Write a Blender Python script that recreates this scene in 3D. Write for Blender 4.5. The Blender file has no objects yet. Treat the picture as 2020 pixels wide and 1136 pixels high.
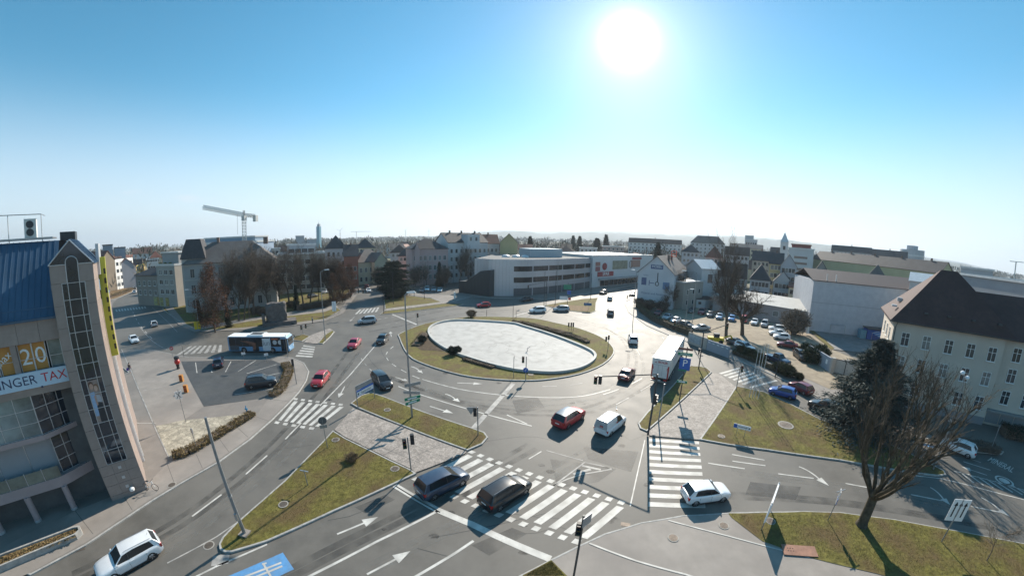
import bpy, bmesh, math, random
from mathutils import Vector, Matrix, noise
R = math.radians
random.seed(7)
SC = bpy.context.scene
COL = SC.collection
# ------------------------------------------------------------------ camera (a real fisheye lens, about 148 degrees wide)
CAM_F, CAM_K, PITCH, ROLL, EYE = 680.0, -0.06, 0.14393, 0.01817, 20.0
cam = bpy.data.cameras.new('camera'); cam_ob = bpy.data.objects.new('camera', cam); COL.objects.link(cam_ob)
SC.camera = cam_ob
cam.type = 'PANO'
cam.panorama_type = 'FISHEYE_LENS_POLYNOMIAL'
cam.sensor_fit = 'HORIZONTAL'
cam.sensor_width = 36.0; cam.sensor_height = 36.0 * 1136 / 2020
cam.fisheye_fov = R(178)
PXMM = 2020 / 36.0
cam.fisheye_polynomial_k0 = 0.0
cam.fisheye_polynomial_k1 = -PXMM / CAM_F
cam.fisheye_polynomial_k2 = 0.0
cam.fisheye_polynomial_k3 = -CAM_K * (PXMM / CAM_F) ** 3
cam.fisheye_polynomial_k4 = 0.0
cam.clip_start = 0.1; cam.clip_end = 30000
cam_ob.matrix_world = Matrix.Translation((0, 0, EYE)) @ Matrix.Rotation(math.pi / 2 - PITCH, 4, 'X') @ Matrix.Rotation(ROLL, 4, 'Z')
CAM_M = cam_ob.matrix_world.to_3x3(); CAM_I = CAM_M.inverted()


def ray(px, py):
    """world direction seen at a place of the photograph (2020 x 1136 units)"""
    x = px - 1010.0; y = 568.0 - py
    rr = math.hypot(x, y) / CAM_F
    if rr < 1e-9: return CAM_M @ Vector((0, 0, -1))
    th = rr + CAM_K * rr ** 3
    s = math.sin(th) / rr / CAM_F
    return CAM_M @ Vector((x * s, y * s, -math.cos(th)))


def G(px, py, z=0.0):
    """surveyed ground point"""
    d = ray(px, py); t = (z - EYE) / d.z
    return Vector((d.x * t, d.y * t, z))


def proj(p):
    d = CAM_I @ (Vector(p) - Vector((0, 0, EYE)))
    th = math.atan2(math.hypot(d.x, d.y), -d.z)
    rr = th
    for _ in range(12): rr = th - CAM_K * rr ** 3
    h = math.hypot(d.x, d.y) or 1e-9
    return (1010 + d.x / h * rr * CAM_F, 568 - d.y / h * rr * CAM_F)


def AT(px, py, D):
    """point on the sight line at horizontal distance D"""
    d = ray(px, py); t = D / math.hypot(d.x, d.y)
    return Vector((d.x * t, d.y * t, EYE + d.z * t))


def HT(base, py):
    """height of the point above base that is seen at row py"""
    lo, hi = -5.0, 120.0
    for _ in range(40):
        m = (lo + hi) / 2
        if proj((base[0], base[1], m))[1] > py: lo = m
        else: hi = m
    return lo

# ------------------------------------------------------------------ sky, sun, exposure
SUN_AZ, SUN_EL = R(19.4), R(31.4)
SUN_DIR = Vector((math.sin(SUN_AZ) * math.cos(SUN_EL), math.cos(SUN_AZ) * math.cos(SUN_EL), math.sin(SUN_EL)))
world = bpy.data.worlds.new('World'); SC.world = world; world.use_nodes = True
wn = world.node_tree; wn.nodes.clear()


def N(nt, kind, **kw):
    nd = nt.nodes.new('ShaderNode' + kind)
    for k, v in kw.items():
        if k.startswith('i_'): nd.inputs[int(k[2:])].default_value = v
        else: setattr(nd, k, v)
    return nd


def build_world():
    L = wn.links.new
    out = N(wn, 'OutputWorld'); bg = N(wn, 'Background'); bg.inputs[1].default_value = 0.1
    sky = N(wn, 'TexSky', sky_type='NISHITA', sun_disc=False, sun_elevation=SUN_EL, sun_rotation=SUN_AZ, altitude=450.0,
            air_density=1.0, dust_density=0.2, ozone_density=2.6)
    geo = N(wn, 'TexCoord')
    sep = N(wn, 'SeparateXYZ'); L(geo.outputs['Generated'], sep.inputs[0])
    # thin high cirrus and horizon veil
    mp = N(wn, 'Mapping'); mp.inputs['Scale'].default_value = (1.0, 1.6, 5.5); mp.inputs['Rotation'].default_value = (0.0, R(12), R(25)); L(geo.outputs['Generated'], mp.inputs[0])
    nz = N(wn, 'TexNoise'); nz.inputs['Scale'].default_value = 1.6; nz.inputs['Detail'].default_value = 7; nz.inputs['Roughness'].default_value = 0.55; L(mp.outputs[0], nz.inputs['Vector'])
    r1 = N(wn, 'MapRange', i_1=0.46, i_2=0.66, i_3=0.0, i_4=1.0, interpolation_type='SMOOTHSTEP'); L(nz.outputs['Fac'], r1.inputs[0])
    r2 = N(wn, 'MapRange', i_1=0.05, i_2=0.34, i_3=0.95, i_4=0.0, interpolation_type='SMOOTHSTEP'); L(sep.outputs[2], r2.inputs[0])
    mu = N(wn, 'Math', operation='MULTIPLY'); L(r1.outputs[0], mu.inputs[0]); L(r2.outputs[0], mu.inputs[1])
    r3 = N(wn, 'MapRange', i_1=-0.01, i_2=0.42, i_3=0.70, i_4=0.0, interpolation_type='SMOOTHERSTEP'); L(sep.outputs[2], r3.inputs[0])
    mx0 = N(wn, 'Math', operation='MAXIMUM'); L(mu.outputs[0], mx0.inputs[0]); L(r3.outputs[0], mx0.inputs[1])
    # blue boost of the clear part, then the white veil
    hs = N(wn, 'HueSaturation'); hs.inputs['Saturation'].default_value = 1.32; hs.inputs['Hue'].default_value = 0.474; L(sky.outputs[0], hs.inputs['Color'])
    veil = N(wn, 'MixRGB', blend_type='MIX'); L(mx0.outputs[0], veil.inputs[0]); L(hs.outputs[0], veil.inputs[1]); veil.inputs[2].default_value = (5.2, 5.6, 6.1, 1)
    # aureole of the sun in the hazy air
    vd = N(wn, 'VectorMath', operation='DOT_PRODUCT'); nrm = N(wn, 'VectorMath', operation='NORMALIZE'); L(geo.outputs['Generated'], nrm.inputs[0]); L(nrm.outputs[0], vd.inputs[0]); vd.inputs[1].default_value = SUN_DIR
    ac = N(wn, 'Math', operation='ARCCOSINE'); L(vd.outputs['Value'], ac.inputs[0])
    tot = None
    for sig, amp in ((0.054, 10.0), (0.11, 2.4), (0.2, 0.4)):
        dv = N(wn, 'Math', operation='DIVIDE'); L(ac.outputs[0], dv.inputs[0]); dv.inputs[1].default_value = sig
        pw = N(wn, 'Math', operation='POWER'); L(dv.outputs[0], pw.inputs[0]); pw.inputs[1].default_value = 2.0 if sig < 0.1 else 1.2
        ng = N(wn, 'Math', operation='MULTIPLY'); L(pw.outputs[0], ng.inputs[0]); ng.inputs[1].default_value = -1.0
        ex = N(wn, 'Math', operation='EXPONENT'); L(ng.outputs[0], ex.inputs[0])
        am = N(wn, 'Math', operation='MULTIPLY'); L(ex.outputs[0], am.inputs[0]); am.inputs[1].default_value = amp
        if tot is None: tot = am
        else:
            ad = N(wn, 'Math', operation='ADD'); L(tot.outputs[0], ad.inputs[0]); L(am.outputs[0], ad.inputs[1]); tot = ad
    au = N(wn, 'MixRGB', blend_type='ADD'); au.inputs[0].default_value = 1.0; L(veil.outputs[0], au.inputs[1])
    tint = N(wn, 'VectorMath', operation='SCALE'); tint.inputs[0].default_value = (1.0, 0.98, 0.93); L(tot.outputs[0], tint.inputs['Scale'])
    L(tint.outputs[0], au.inputs[2])
    L(au.outputs[0], bg.inputs[0]); L(bg.outputs[0], out.inputs[0])


build_world()
sun = bpy.data.lights.new('sun', 'SUN'); sun.energy = 4.8; sun.angle = R(0.55); sun.color = (1.0, 0.915, 0.79)
sun_ob = bpy.data.objects.new('sun', sun); COL.objects.link(sun_ob)
sun_ob.rotation_euler = SUN_DIR.to_track_quat('Z', 'Y').to_euler()
sun_ob.location = SUN_DIR * 200
SC.view_settings.view_transform = 'Standard'; SC.view_settings.look = 'None'
SC.view_settings.exposure = 0.8; SC.view_settings.gamma = 1.0; SC.view_settings.use_curve_mapping = False
SC.render.engine = 'CYCLES'
SC.cycles.max_bounces = 5; SC.cycles.diffuse_bounces = 2; SC.cycles.glossy_bounces = 3; SC.cycles.transmission_bounces = 4
SC.cycles.volume_bounces = 0; SC.cycles.use_denoising = True; SC.cycles.sample_clamp_indirect = 4.0
SC.cycles.caustics_reflective = False; SC.cycles.caustics_refractive = False
# ------------------------------------------------------------------ materials
MATS = {}


def mat(name, col=(0.5, 0.5, 0.5), rough=0.6, metal=0.0, var=0.0, scale=4.0, bump=0.0, bscale=None, col2=None, spec=0.5, coords='Object', stretch=None, detail=5.0, emit=None, coat=0.0, trans=0.0, rvar=0.0, big=None):
    """principled material with procedural tone variation, fine relief and optional large blotches"""
    if name in MATS: return MATS[name]
    m = bpy.data.materials.new(name); m.use_nodes = True; nt = m.node_tree; L = nt.links.new
    b = nt.nodes['Principled BSDF']
    b.inputs['Base Color'].default_value = (*col, 1); b.inputs['Roughness'].default_value = rough; b.inputs['Metallic'].default_value = metal
    b.inputs['Specular IOR Level'].default_value = spec
    if coat: b.inputs['Coat Weight'].default_value = coat; b.inputs['Coat Roughness'].default_value = 0.04
    if trans: b.inputs['Transmission Weight'].default_value = trans
    if emit: b.inputs['Emission Color'].default_value = (*emit[:3], 1); b.inputs['Emission Strength'].default_value = emit[3]
    vec = None
    if var or bump or big:
        if coords == 'World': gp = N(nt, 'NewGeometry'); vec = gp.outputs['Position']
        else: tc = N(nt, 'TexCoord'); vec = tc.outputs['Object']
        if stretch:
            mp = N(nt, 'Mapping'); mp.inputs['Scale'].default_value = stretch; L(vec, mp.inputs[0]); vec = mp.outputs[0]
    cur = None
    if var:
        nz = N(nt, 'TexNoise'); nz.inputs['Scale'].default_value = scale; nz.inputs['Detail'].default_value = detail; nz.inputs['Roughness'].default_value = 0.65; L(vec, nz.inputs['Vector'])
        mr = N(nt, 'MapRange', i_1=0.3, i_2=0.7); L(nz.outputs['Fac'], mr.inputs[0])
        mx = N(nt, 'MixRGB'); L(mr.outputs[0], mx.inputs[0])
        lo = [max(0, c * (1 - var)) for c in col]; hi = col2 if col2 else [min(1, c * (1 + var)) for c in col]
        mx.inputs[1].default_value = (*lo, 1); mx.inputs[2].default_value = (*hi, 1)
        cur = mx.outputs[0]; L(cur, b.inputs['Base Color'])
        if rvar:
            rr = N(nt, 'MapRange', i_1=0.3, i_2=0.7, i_3=rough - rvar, i_4=rough + rvar); L(nz.outputs['Fac'], rr.inputs[0]); L(rr.outputs[0], b.inputs['Roughness'])
    if big:   # (scale, colour, amount): stains and patches with a shape of their own
        nb = N(nt, 'TexNoise'); nb.inputs['Scale'].default_value = big[0]; nb.inputs['Detail'].default_value = 3; L(vec, nb.inputs['Vector'])
        mb = N(nt, 'MapRange', i_1=0.42, i_2=0.66, i_3=0.0, i_4=big[2]); L(nb.outputs['Fac'], mb.inputs[0])
        m2 = N(nt, 'MixRGB'); L(mb.outputs[0], m2.inputs[0])
        if cur: L(cur, m2.inputs[1])
        else: m2.inputs[1].default_value = (*col, 1)
        m2.inputs[2].default_value = (*big[1], 1); L(m2.outputs[0], b.inputs['Base Color'])
    if bump:
        n2 = N(nt, 'TexNoise'); n2.inputs['Scale'].default_value = bscale or scale * 6; n2.inputs['Detail'].default_value = 4; L(vec, n2.inputs['Vector'])
        bp = N(nt, 'Bump'); bp.inputs['Strength'].default_value = min(1.0, bump); bp.inputs['Distance'].default_value = 0.02 * max(1.0, bump); L(n2.outputs['Fac'], bp.inputs['Height']); L(bp.outputs[0], b.inputs['Normal'])
    MATS[name] = m
    return m


def paint(col, name=None):
    key = name or 'paint_%d_%d_%d' % tuple(int(c * 255) for c in col)
    return mat(key, col, 0.32, 0.15, var=0.05, scale=1.5, coat=0.8, spec=0.5)


# ------------------------------------------------------------------ mesh building
class MB:
    def __init__(self): self.v = []; self.f = []; self.m = []; self.cur = 0

    def add(self, vs, fs):
        o = len(self.v); self.v.extend([tuple(p) for p in vs])
        for f in fs: self.f.append([o + i for i in f]); self.m.append(self.cur)
        return self

    def box(self, lo, hi, M=None):
        x0, y0, z0 = lo; x1, y1, z1 = hi
        vs = [Vector(p) for p in ((x0, y0, z0), (x1, y0, z0), (x1, y1, z0), (x0, y1, z0), (x0, y0, z1), (x1, y0, z1), (x1, y1, z1), (x0, y1, z1))]
        if M is not None: vs = [M @ p for p in vs]
        return self.add(vs, [(0, 3, 2, 1), (4, 5, 6, 7), (0, 1, 5, 4), (1, 2, 6, 5), (2, 3, 7, 6), (3, 0, 4, 7)])

    def cbox(self, c, s, M=None):
        return self.box([c[i] - s[i] / 2 for i in range(3)], [c[i] + s[i] / 2 for i in range(3)], M)

    def poly(self, pts): return self.add(pts, [list(range(len(pts)))])

    def prism(self, pts, z0, z1, top=True, bottom=False, sides=True):
        n = len(pts); lo = [(p[0], p[1], z0) for p in pts]; hi = [(p[0], p[1], z1) for p in pts]
        fs = []
        if sides: fs += [(i, (i + 1) % n, n + (i + 1) % n, n + i) for i in range(n)]
        if top: fs.append(list(range(n, 2 * n)))
        if bottom: fs.append(list(range(n - 1, -1, -1)))
        return self.add(lo + hi, fs)

    def tube(self, p, q, r1, r2=None, n=6, cap=True):
        r2 = r1 if r2 is None else r2
        p = Vector(p); q = Vector(q); d = q - p
        if d.length < 1e-6: return self
        d.normalize(); a = d.orthogonal().normalized(); b = d.cross(a)
        vs = []
        for c, r in ((p, r1), (q, r2)):
            for i in range(n):
                t = 2 * math.pi * i / n; vs.append(c + (a * math.cos(t) + b * math.sin(t)) * r)
        fs = [(i, (i + 1) % n, n + (i + 1) % n, n + i) for i in range(n)]
        if cap: fs += [list(range(n - 1, -1, -1)), list(range(n, 2 * n))]
        return self.add(vs, fs)

    def path(self, pts, r, n=6, rad=None):
        pts = [Vector(p) for p in pts]
        for i in range(len(pts) - 1):
            a = rad[i] if rad else r; b = rad[i + 1] if rad else r
            self.tube(pts[i], pts[i + 1], a, b, n)
        return self

    def lathe(self, prof, c=(0, 0, 0), n=16, M=None, cap=True):
        k = len(prof); vs = []
        for (r, z) in prof:
            for i in range(n):
                t = 2 * math.pi * i / n; p = Vector((c[0] + r * math.cos(t), c[1] + r * math.sin(t), c[2] + z)); vs.append(M @ p if M is not None else p)
        fs = [(j * n + i, j * n + (i + 1) % n, (j + 1) * n + (i + 1) % n, (j + 1) * n + i) for j in range(k - 1) for i in range(n)]
        if cap: fs += [list(range(n - 1, -1, -1)), list(range((k - 1) * n, k * n))]
        return self.add(vs, fs)

    def mesh(self, name, smooth=None):
        me = bpy.data.meshes.new(name); me.from_pydata(self.v, [], self.f)
        if any(self.m): me.polygons.foreach_set('material_index', self.m)
        if smooth is not None:
            me.polygons.foreach_set('use_smooth', [True] * len(me.polygons)); me.set_sharp_from_angle(angle=R(smooth))
        me.update()
        return me

    def build(self, name, m, parent=None, smooth=None, **kw):
        me = self.mesh(name, smooth)
        for x in (m if isinstance(m, (list, tuple)) else [m]): me.materials.append(x)
        return link(name, me, parent, **kw)


def link(name, data, parent=None, label=None, cat=None, group=None, kind=None):
    o = bpy.data.objects.new(name, data); COL.objects.link(o)
    if parent is not None: o.parent = parent
    tag(o, label, cat, group, kind)
    return o


def tag(o, label=None, cat=None, group=None, kind=None):
    for k, v in (('label', label), ('category', cat), ('group', group), ('kind', kind)):
        if v: o[k] = v
    return o


def thing(name, label, cat, loc=(0, 0, 0), rz=0.0, group=None):
    o = bpy.data.objects.new(name, None); COL.objects.link(o); o.location = loc; o.rotation_euler = (0, 0, rz)
    o.empty_display_size = 0.3
    return tag(o, label, cat, group)


def frame(o, x, z=(0, 0, 1)):
    """matrix with local x along x, z up"""
    x = Vector(x).normalized(); z = Vector(z).normalized(); y = z.cross(x).normalized(); z = x.cross(y)
    m = Matrix((x, y, z)).transposed().to_4x4(); m.translation = Vector(o)
    return m


def smooth_pts(pts, n=6, closed=False):
    """catmull-rom through pixel or world points"""
    P = [Vector(p) for p in pts]; out = []; k = len(P)
    rng = range(k) if closed else range(k - 1)
    for i in rng:
        if closed: a, b, c, d = P[(i - 1) % k], P[i], P[(i + 1) % k], P[(i + 2) % k]
        else: a, b, c, d = P[max(i - 1, 0)], P[i], P[i + 1], P[min(i + 2, k - 1)]
        for j in range(n):
            t = j / n
            out.append(0.5 * ((2 * b) + (c - a) * t + (2 * a - 5 * b + 4 * c - d) * t * t + (3 * b - a - 3 * c + d) * t ** 3))
    if not closed: out.append(P[-1])
    return out


def area2(p):
    return sum(p[i][0] * p[(i + 1) % len(p)][1] - p[(i + 1) % len(p)][0] * p[i][1] for i in range(len(p)))


def ccw(p): return list(p) if area2(p) > 0 else list(reversed(p))


def inset(p, d):
    """inward offset of a ccw polygon"""
    out = []; n = len(p)
    for i in range(n):
        a, b, c = Vector(p[i - 1][:2]), Vector(p[i][:2]), Vector(p[(i + 1) % n][:2])
        e1 = (b - a); e2 = (c - b)
        if e1.length < 1e-6 or e2.length < 1e-6: out.append(b); continue
        e1.normalize(); e2.normalize()
        n1 = Vector((-e1.y, e1.x)); n2 = Vector((-e2.y, e2.x)); m = n1 + n2
        if m.length < 0.2: out.append(b + n1 * d); continue
        m.normalize(); k = d / max(0.5, m.dot(n1)); out.append(b + m * k)
    return out


def text_mesh(s, size, name='lettering', extrude=0.0, align='CENTER', bold=0.0):
    cu = bpy.data.curves.new('t', 'FONT'); cu.body = s; cu.size = size; cu.align_x = align; cu.align_y = 'CENTER'; cu.extrude = extrude; cu.resolution_u = 3; cu.offset = bold
    ob = bpy.data.objects.new('t', cu); COL.objects.link(ob)
    dg = bpy.context.evaluated_depsgraph_get(); dg.update()
    me = bpy.data.meshes.new_from_object(ob.evaluated_get(dg)); me.name = name
    bpy.data.objects.remove(ob); bpy.data.curves.remove(cu)
    return me


def lettering(s, size, M, m, parent, name='lettering', **kw):
    """flat letters: local x along the line, y up in the plane"""
    me = text_mesh(s, size, name, **kw); me.materials.append(m)
    o = link(name, me, parent); o.matrix_local = M
    return o


def clone(o, parent=None):
    c = o.copy(); COL.objects.link(c); c.parent = parent
    for ch in list(o.children): clone(ch, c)
    return c


# common materials
WHITE = mat('white_paint', (0.78, 0.78, 0.76), 0.5, var=0.06, scale=3)
STEEL = mat('galvanised_steel', (0.42, 0.43, 0.44), 0.42, 0.75, var=0.15, scale=6)
DARKST = mat('dark_steel', (0.05, 0.055, 0.06), 0.45, 0.4, var=0.2, scale=5)
BLACK = mat('black_plastic', (0.02, 0.02, 0.022), 0.5, var=0.2, scale=6)
GLASS = mat('dark_window_glass', (0.022, 0.026, 0.03), 0.08, spec=0.5, var=0.3, scale=0.7)
PANE = mat('house_window_glass', (0.05, 0.06, 0.07), 0.08, spec=0.7, var=0.6, scale=0.35)
PANES = [PANE, mat('curtained_window', (0.20, 0.20, 0.19), 0.12, spec=0.6, var=0.5, scale=1.1), mat('dim_window', (0.03, 0.035, 0.04), 0.07, spec=0.7, var=0.5, scale=0.5), PANE]
RUBBER = mat('tyre_rubber', (0.02, 0.02, 0.02), 0.8, var=0.2, scale=8)
RIM = mat('alloy_rim', (0.35, 0.35, 0.36), 0.35, 0.8, var=0.1)
REDL = mat('red_lamp', (0.45, 0.015, 0.01), 0.2, spec=0.8)
LAMPG = mat('lamp_glass', (0.75, 0.77, 0.8), 0.12, spec=0.8)
PLATE = mat('number_plate', (0.75, 0.75, 0.73), 0.4)
SIGNBACK = mat('grey_sign_back', (0.33, 0.34, 0.35), 0.5, 0.5, var=0.12, scale=2)
SIGNW = mat('sign_white', (0.8, 0.8, 0.8), 0.45, var=0.04)
SIGNB = mat('sign_blue', (0.02, 0.11, 0.42), 0.45, var=0.06)
SIGNG = mat('sign_green', (0.01, 0.22, 0.13), 0.45, var=0.06)
SIGNR = mat('sign_red', (0.5, 0.02, 0.02), 0.45, var=0.06)
SIGNY = mat('sign_yellow', (0.75, 0.55, 0.02), 0.45, var=0.06)
# ------------------------------------------------------------------ the ground, roads, pavements and islands
ASPH = mat('asphalt', (0.124, 0.115, 0.102), 0.62, var=0.24, scale=0.35, bump=0.5, bscale=30, coords='World', detail=8, rvar=0.04, spec=0.3, big=(0.09, (0.165, 0.153, 0.136), 0.55))
ASPHD = mat('fresh_dark_asphalt', (0.06, 0.06, 0.06), 0.6, var=0.25, scale=0.6, bump=0.5, bscale=30, coords='World', big=(0.2, (0.10, 0.098, 0.09), 0.5))
TOWN = mat('town_ground', (0.13, 0.115, 0.075), 0.9, var=0.45, scale=0.05, coords='World', detail=9, big=(0.012, (0.10, 0.11, 0.04), 0.8))
PAVE = mat('pavement_asphalt', (0.215, 0.19, 0.168), 0.7, var=0.16, scale=0.5, bump=0.4, bscale=25, coords='World', detail=8, big=(0.15, (0.165, 0.148, 0.132), 0.7))
SLAB = mat('concrete_pavement', (0.265, 0.235, 0.208), 0.75, var=0.14, scale=0.6, bump=0.3, bscale=20, coords='World', detail=8, big=(0.2, (0.19, 0.168, 0.15), 0.7))
KERB = mat('granite_kerb', (0.34, 0.33, 0.31), 0.7, var=0.3, scale=2.5, bump=0.4, coords='World')
MARK = mat('road_marking', (0.55, 0.53, 0.49), 0.6, var=0.25, scale=2.2, coords='World', detail=9, big=(1.1, (0.29, 0.275, 0.25), 0.8))
WORN = mat('worn_road_marking', (0.38, 0.36, 0.33), 0.65, var=0.25, scale=2.2, coords='World', detail=8, big=(1.0, (0.19, 0.185, 0.18), 0.85))
DRYGRASS = mat('winter_grass', (0.138, 0.122, 0.033), 0.9, var=0.5, scale=2.6, bump=1.0, bscale=16, coords='World', detail=13, big=(0.4, (0.125, 0.083, 0.042), 0.85), spec=0.2)
LITTER = mat('leaf_litter', (0.19, 0.125, 0.065), 0.9, var=0.55, scale=3.5, bump=1.0, bscale=9, coords='World', detail=8, spec=0.2)
SOIL = mat('bare_soil', (0.085, 0.06, 0.038), 0.95, var=0.4, scale=2.5, bump=1.0, bscale=8, coords='World', spec=0.2)
GRAVEL = mat('gravel_yard', (0.30, 0.245, 0.175), 0.9, var=0.3, scale=0.7, bump=0.8, bscale=18, coords='World', detail=9, big=(0.12, (0.21, 0.17, 0.125), 0.7))


def granite_setts(name, col, sc=1.6, dark=0.55):
    """small irregular stone setts: cells too small to pick apart"""
    if name in MATS: return MATS[name]
    m = mat(name, col, 0.75, var=0.3, scale=0.8, coords='World'); nt = m.node_tree; L = nt.links.new; b = nt.nodes['Principled BSDF']
    src = b.inputs['Base Color'].links[0].from_socket
    gp = N(nt, 'NewGeometry'); vo = N(nt, 'TexVoronoi', feature='DISTANCE_TO_EDGE'); vo.inputs['Scale'].default_value = sc; L(gp.outputs['Position'], vo.inputs['Vector'])
    mr = N(nt, 'MapRange', i_1=0.0, i_2=0.09, i_3=dark, i_4=1.0); L(vo.outputs['Distance'], mr.inputs[0])
    vc = N(nt, 'TexVoronoi', feature='F1'); vc.inputs['Scale'].default_value = sc; L(gp.outputs['Position'], vc.inputs['Vector'])
    sp = N(nt, 'SeparateColor'); L(vc.outputs['Color'], sp.inputs[0])
    cr = N(nt, 'MapRange', i_1=0.0, i_2=1.0, i_3=0.72, i_4=1.15); L(sp.outputs[0], cr.inputs[0])
    m1 = N(nt, 'Math', operation='MULTIPLY'); L(mr.outputs[0], m1.inputs[0]); L(cr.outputs[0], m1.inputs[1])
    sc_ = N(nt, 'VectorMath', operation='SCALE'); L(src, sc_.inputs[0]); L(m1.outputs[0], sc_.inputs['Scale']); L(sc_.outputs[0], b.inputs['Base Color'])
    bp = N(nt, 'Bump'); bp.inputs['Strength'].default_value = 0.6; bp.inputs['Distance'].default_value = 0.015; L(mr.outputs[0], bp.inputs['Height']); L(bp.outputs[0], b.inputs['Normal'])
    return m


SETTS = granite_setts('granite_setts', (0.31, 0.27, 0.238), 5.0, 0.6)
COBBLE = granite_setts('cobbles', (0.38, 0.34, 0.265), 2.2, 0.62)

# the base sheets
gb = MB(); NR = 40
rings = [0, 60, 140, 260, 500, 1000, 2500, 5500, 9000]
gb.v = [(0, 0, -0.06)]
for r in rings[1:]:
    for i in range(NR): a = 2 * math.pi * i / NR; gb.v.append((r * math.cos(a), r * math.sin(a), -0.06))
for i in range(NR): gb.f.append((0, 1 + i, 1 + (i + 1) % NR)); gb.m.append(0)
for k in range(len(rings) - 2):
    o = 1 + k * NR
    for i in range(NR): gb.f.append((o + i, o + NR + i, o + NR + (i + 1) % NR, o + (i + 1) % NR)); gb.m.append(0)
ground = gb.build('ground', TOWN, kind='structure')
rb = MB()
ROADPTS = [(-75, -14), (75, -14), (125, 8), (112, 48), (75, 100), (72, 168), (60, 178), (-12, 168), (-40, 215), (-68, 240), (-82, 232), (-62, 168), (-64, 110), (-90, 78), (-232, 175), (-290, 190), (-250, 130), (-120, 45), (-75, 20)]
rb.poly([(x, y, 0.0) for x, y in ROADPTS])
road = rb.build('road', ASPH, kind='structure')


def px(pts, z=0.0): return [G(p[0], p[1], z) for p in pts]


def dense(pts, step=1.2):
    out = []
    for i in range(len(pts)):
        a, b = Vector(pts[i][:2]), Vector(pts[(i + 1) % len(pts)][:2]); k = max(1, int((b - a).length / step))
        for j in range(k): out.append(a + (b - a) * (j / k))
    return out


def raised(name, pts, m, h=0.13, kerb=0.16, kind='structure', crown=0.0, kerbm=None, world=False, label=None, round_=0):
    """a raised sheet with a kerb ring; pts are surveyed pixels (or world xy)"""
    P = [Vector(p[:2]) for p in (pts if world else px(pts))]
    P = ccw(P)
    if round_: P = [Vector(p[:2]) for p in smooth_pts([(p.x, p.y, 0) for p in P], round_, True)]
    P = dense(P, 1.5)
    root = None
    if kerb:
        I = inset(P, kerb); n = len(P); kb = MB()
        e = 0.03
        I0 = inset(P, e)
        vs = [(p.x, p.y, -0.02) for p in P] + [(p.x, p.y, h - e) for p in P] + [(p.x, p.y, h) for p in I0] + [(p.x, p.y, h) for p in I] + [(p.x, p.y, h - 0.05) for p in I]
        fs = []
        for k in range(4): fs += [(k * n + i, k * n + (i + 1) % n, (k + 1) * n + (i + 1) % n, (k + 1) * n + i) for i in range(n)]
        kb.add(vs, fs)
        mb = MB(); I2 = inset(P, kerb - 0.01)
        if crown:
            C = sum((Vector(p) for p in I2), Vector((0, 0))) / n
            layers = [(1.0, 0.0), (0.85, 0.55), (0.6, 0.85), (0.3, 1.0)]
            vs = []; fs = []
            for t, c in layers: vs += [((p - C).x * t + C.x, (p - C).y * t + C.y, h - 0.025 + crown * c) for p in I2]
            for k in range(3): fs += [(k * n + i, k * n + (i + 1) % n, (k + 1) * n + (i + 1) % n, (k + 1) * n + i) for i in range(n)]
            fs.append([3 * n + i for i in range(n)])
            mb.add(vs, fs)
        else: mb.poly([(p.x, p.y, h - 0.012) for p in I2])
        root = mb.build(name, m, kind=kind)
        kb.build('kerb', kerbm or KERB, root)
    else:
        mb = MB(); mb.prism(P, -0.02, h); root = mb.build(name, m, kind=kind)
    if label: root['label'] = label
    return root


def sheet(name, pts, z, m, parent=None, kind=None, world=False):
    P = [Vector(p[:2]) for p in (pts if world else px(pts))]
    mb = MB(); mb.poly([(p.x, p.y, z) for p in ccw(P)])
    return mb.build(name, m, parent, kind=kind)


Z1, Z2, Z3 = 0.005, 0.010, 0.014


def line(name, pts, w, m=MARK, z=Z2, dash=None, parent=None, world=False, sm=4):
    """painted line along surveyed points; dash=(on, off) makes one part per dash"""
    P = [Vector(p[:2]) for p in (pts if world else px(pts))]
    if len(P) > 2 and sm: P = [Vector(p[:2]) for p in smooth_pts([(p.x, p.y, 0) for p in P], sm)]
    acc = [0.0]
    for i in range(1, len(P)): acc.append(acc[-1] + (P[i] - P[i - 1]).length)

    def at(s):
        s = min(max(s, 0), acc[-1])
        for i in range(1, len(P)):
            if s <= acc[i] + 1e-9:
                t = (s - acc[i - 1]) / max(1e-9, acc[i] - acc[i - 1]); return P[i - 1].lerp(P[i], t)
        return P[-1]

    def strip(s0, s1):
        k = max(1, int((s1 - s0) / 1.5)); L_ = []; R_ = []
        for i in range(k + 1):
            s = s0 + (s1 - s0) * i / k; p = at(s); d = at(s + 0.05) - at(s - 0.05)
            if d.length < 1e-6: continue
            d.normalize(); nn = Vector((-d.y, d.x)) * (w / 2); L_.append((p.x + nn.x, p.y + nn.y, z)); R_.append((p.x - nn.x, p.y - nn.y, z))
        q = len(L_)
        MB().add(L_ + R_, [(i, q + i, q + i + 1, i + 1) for i in range(q - 1)]).build(name, m, parent or road)
    if dash:
        s = 0.0
        while s < acc[-1] - 0.2: strip(s, min(s + dash[0], acc[-1])); s += dash[0] + dash[1]
    else: strip(0, acc[-1])


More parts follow.
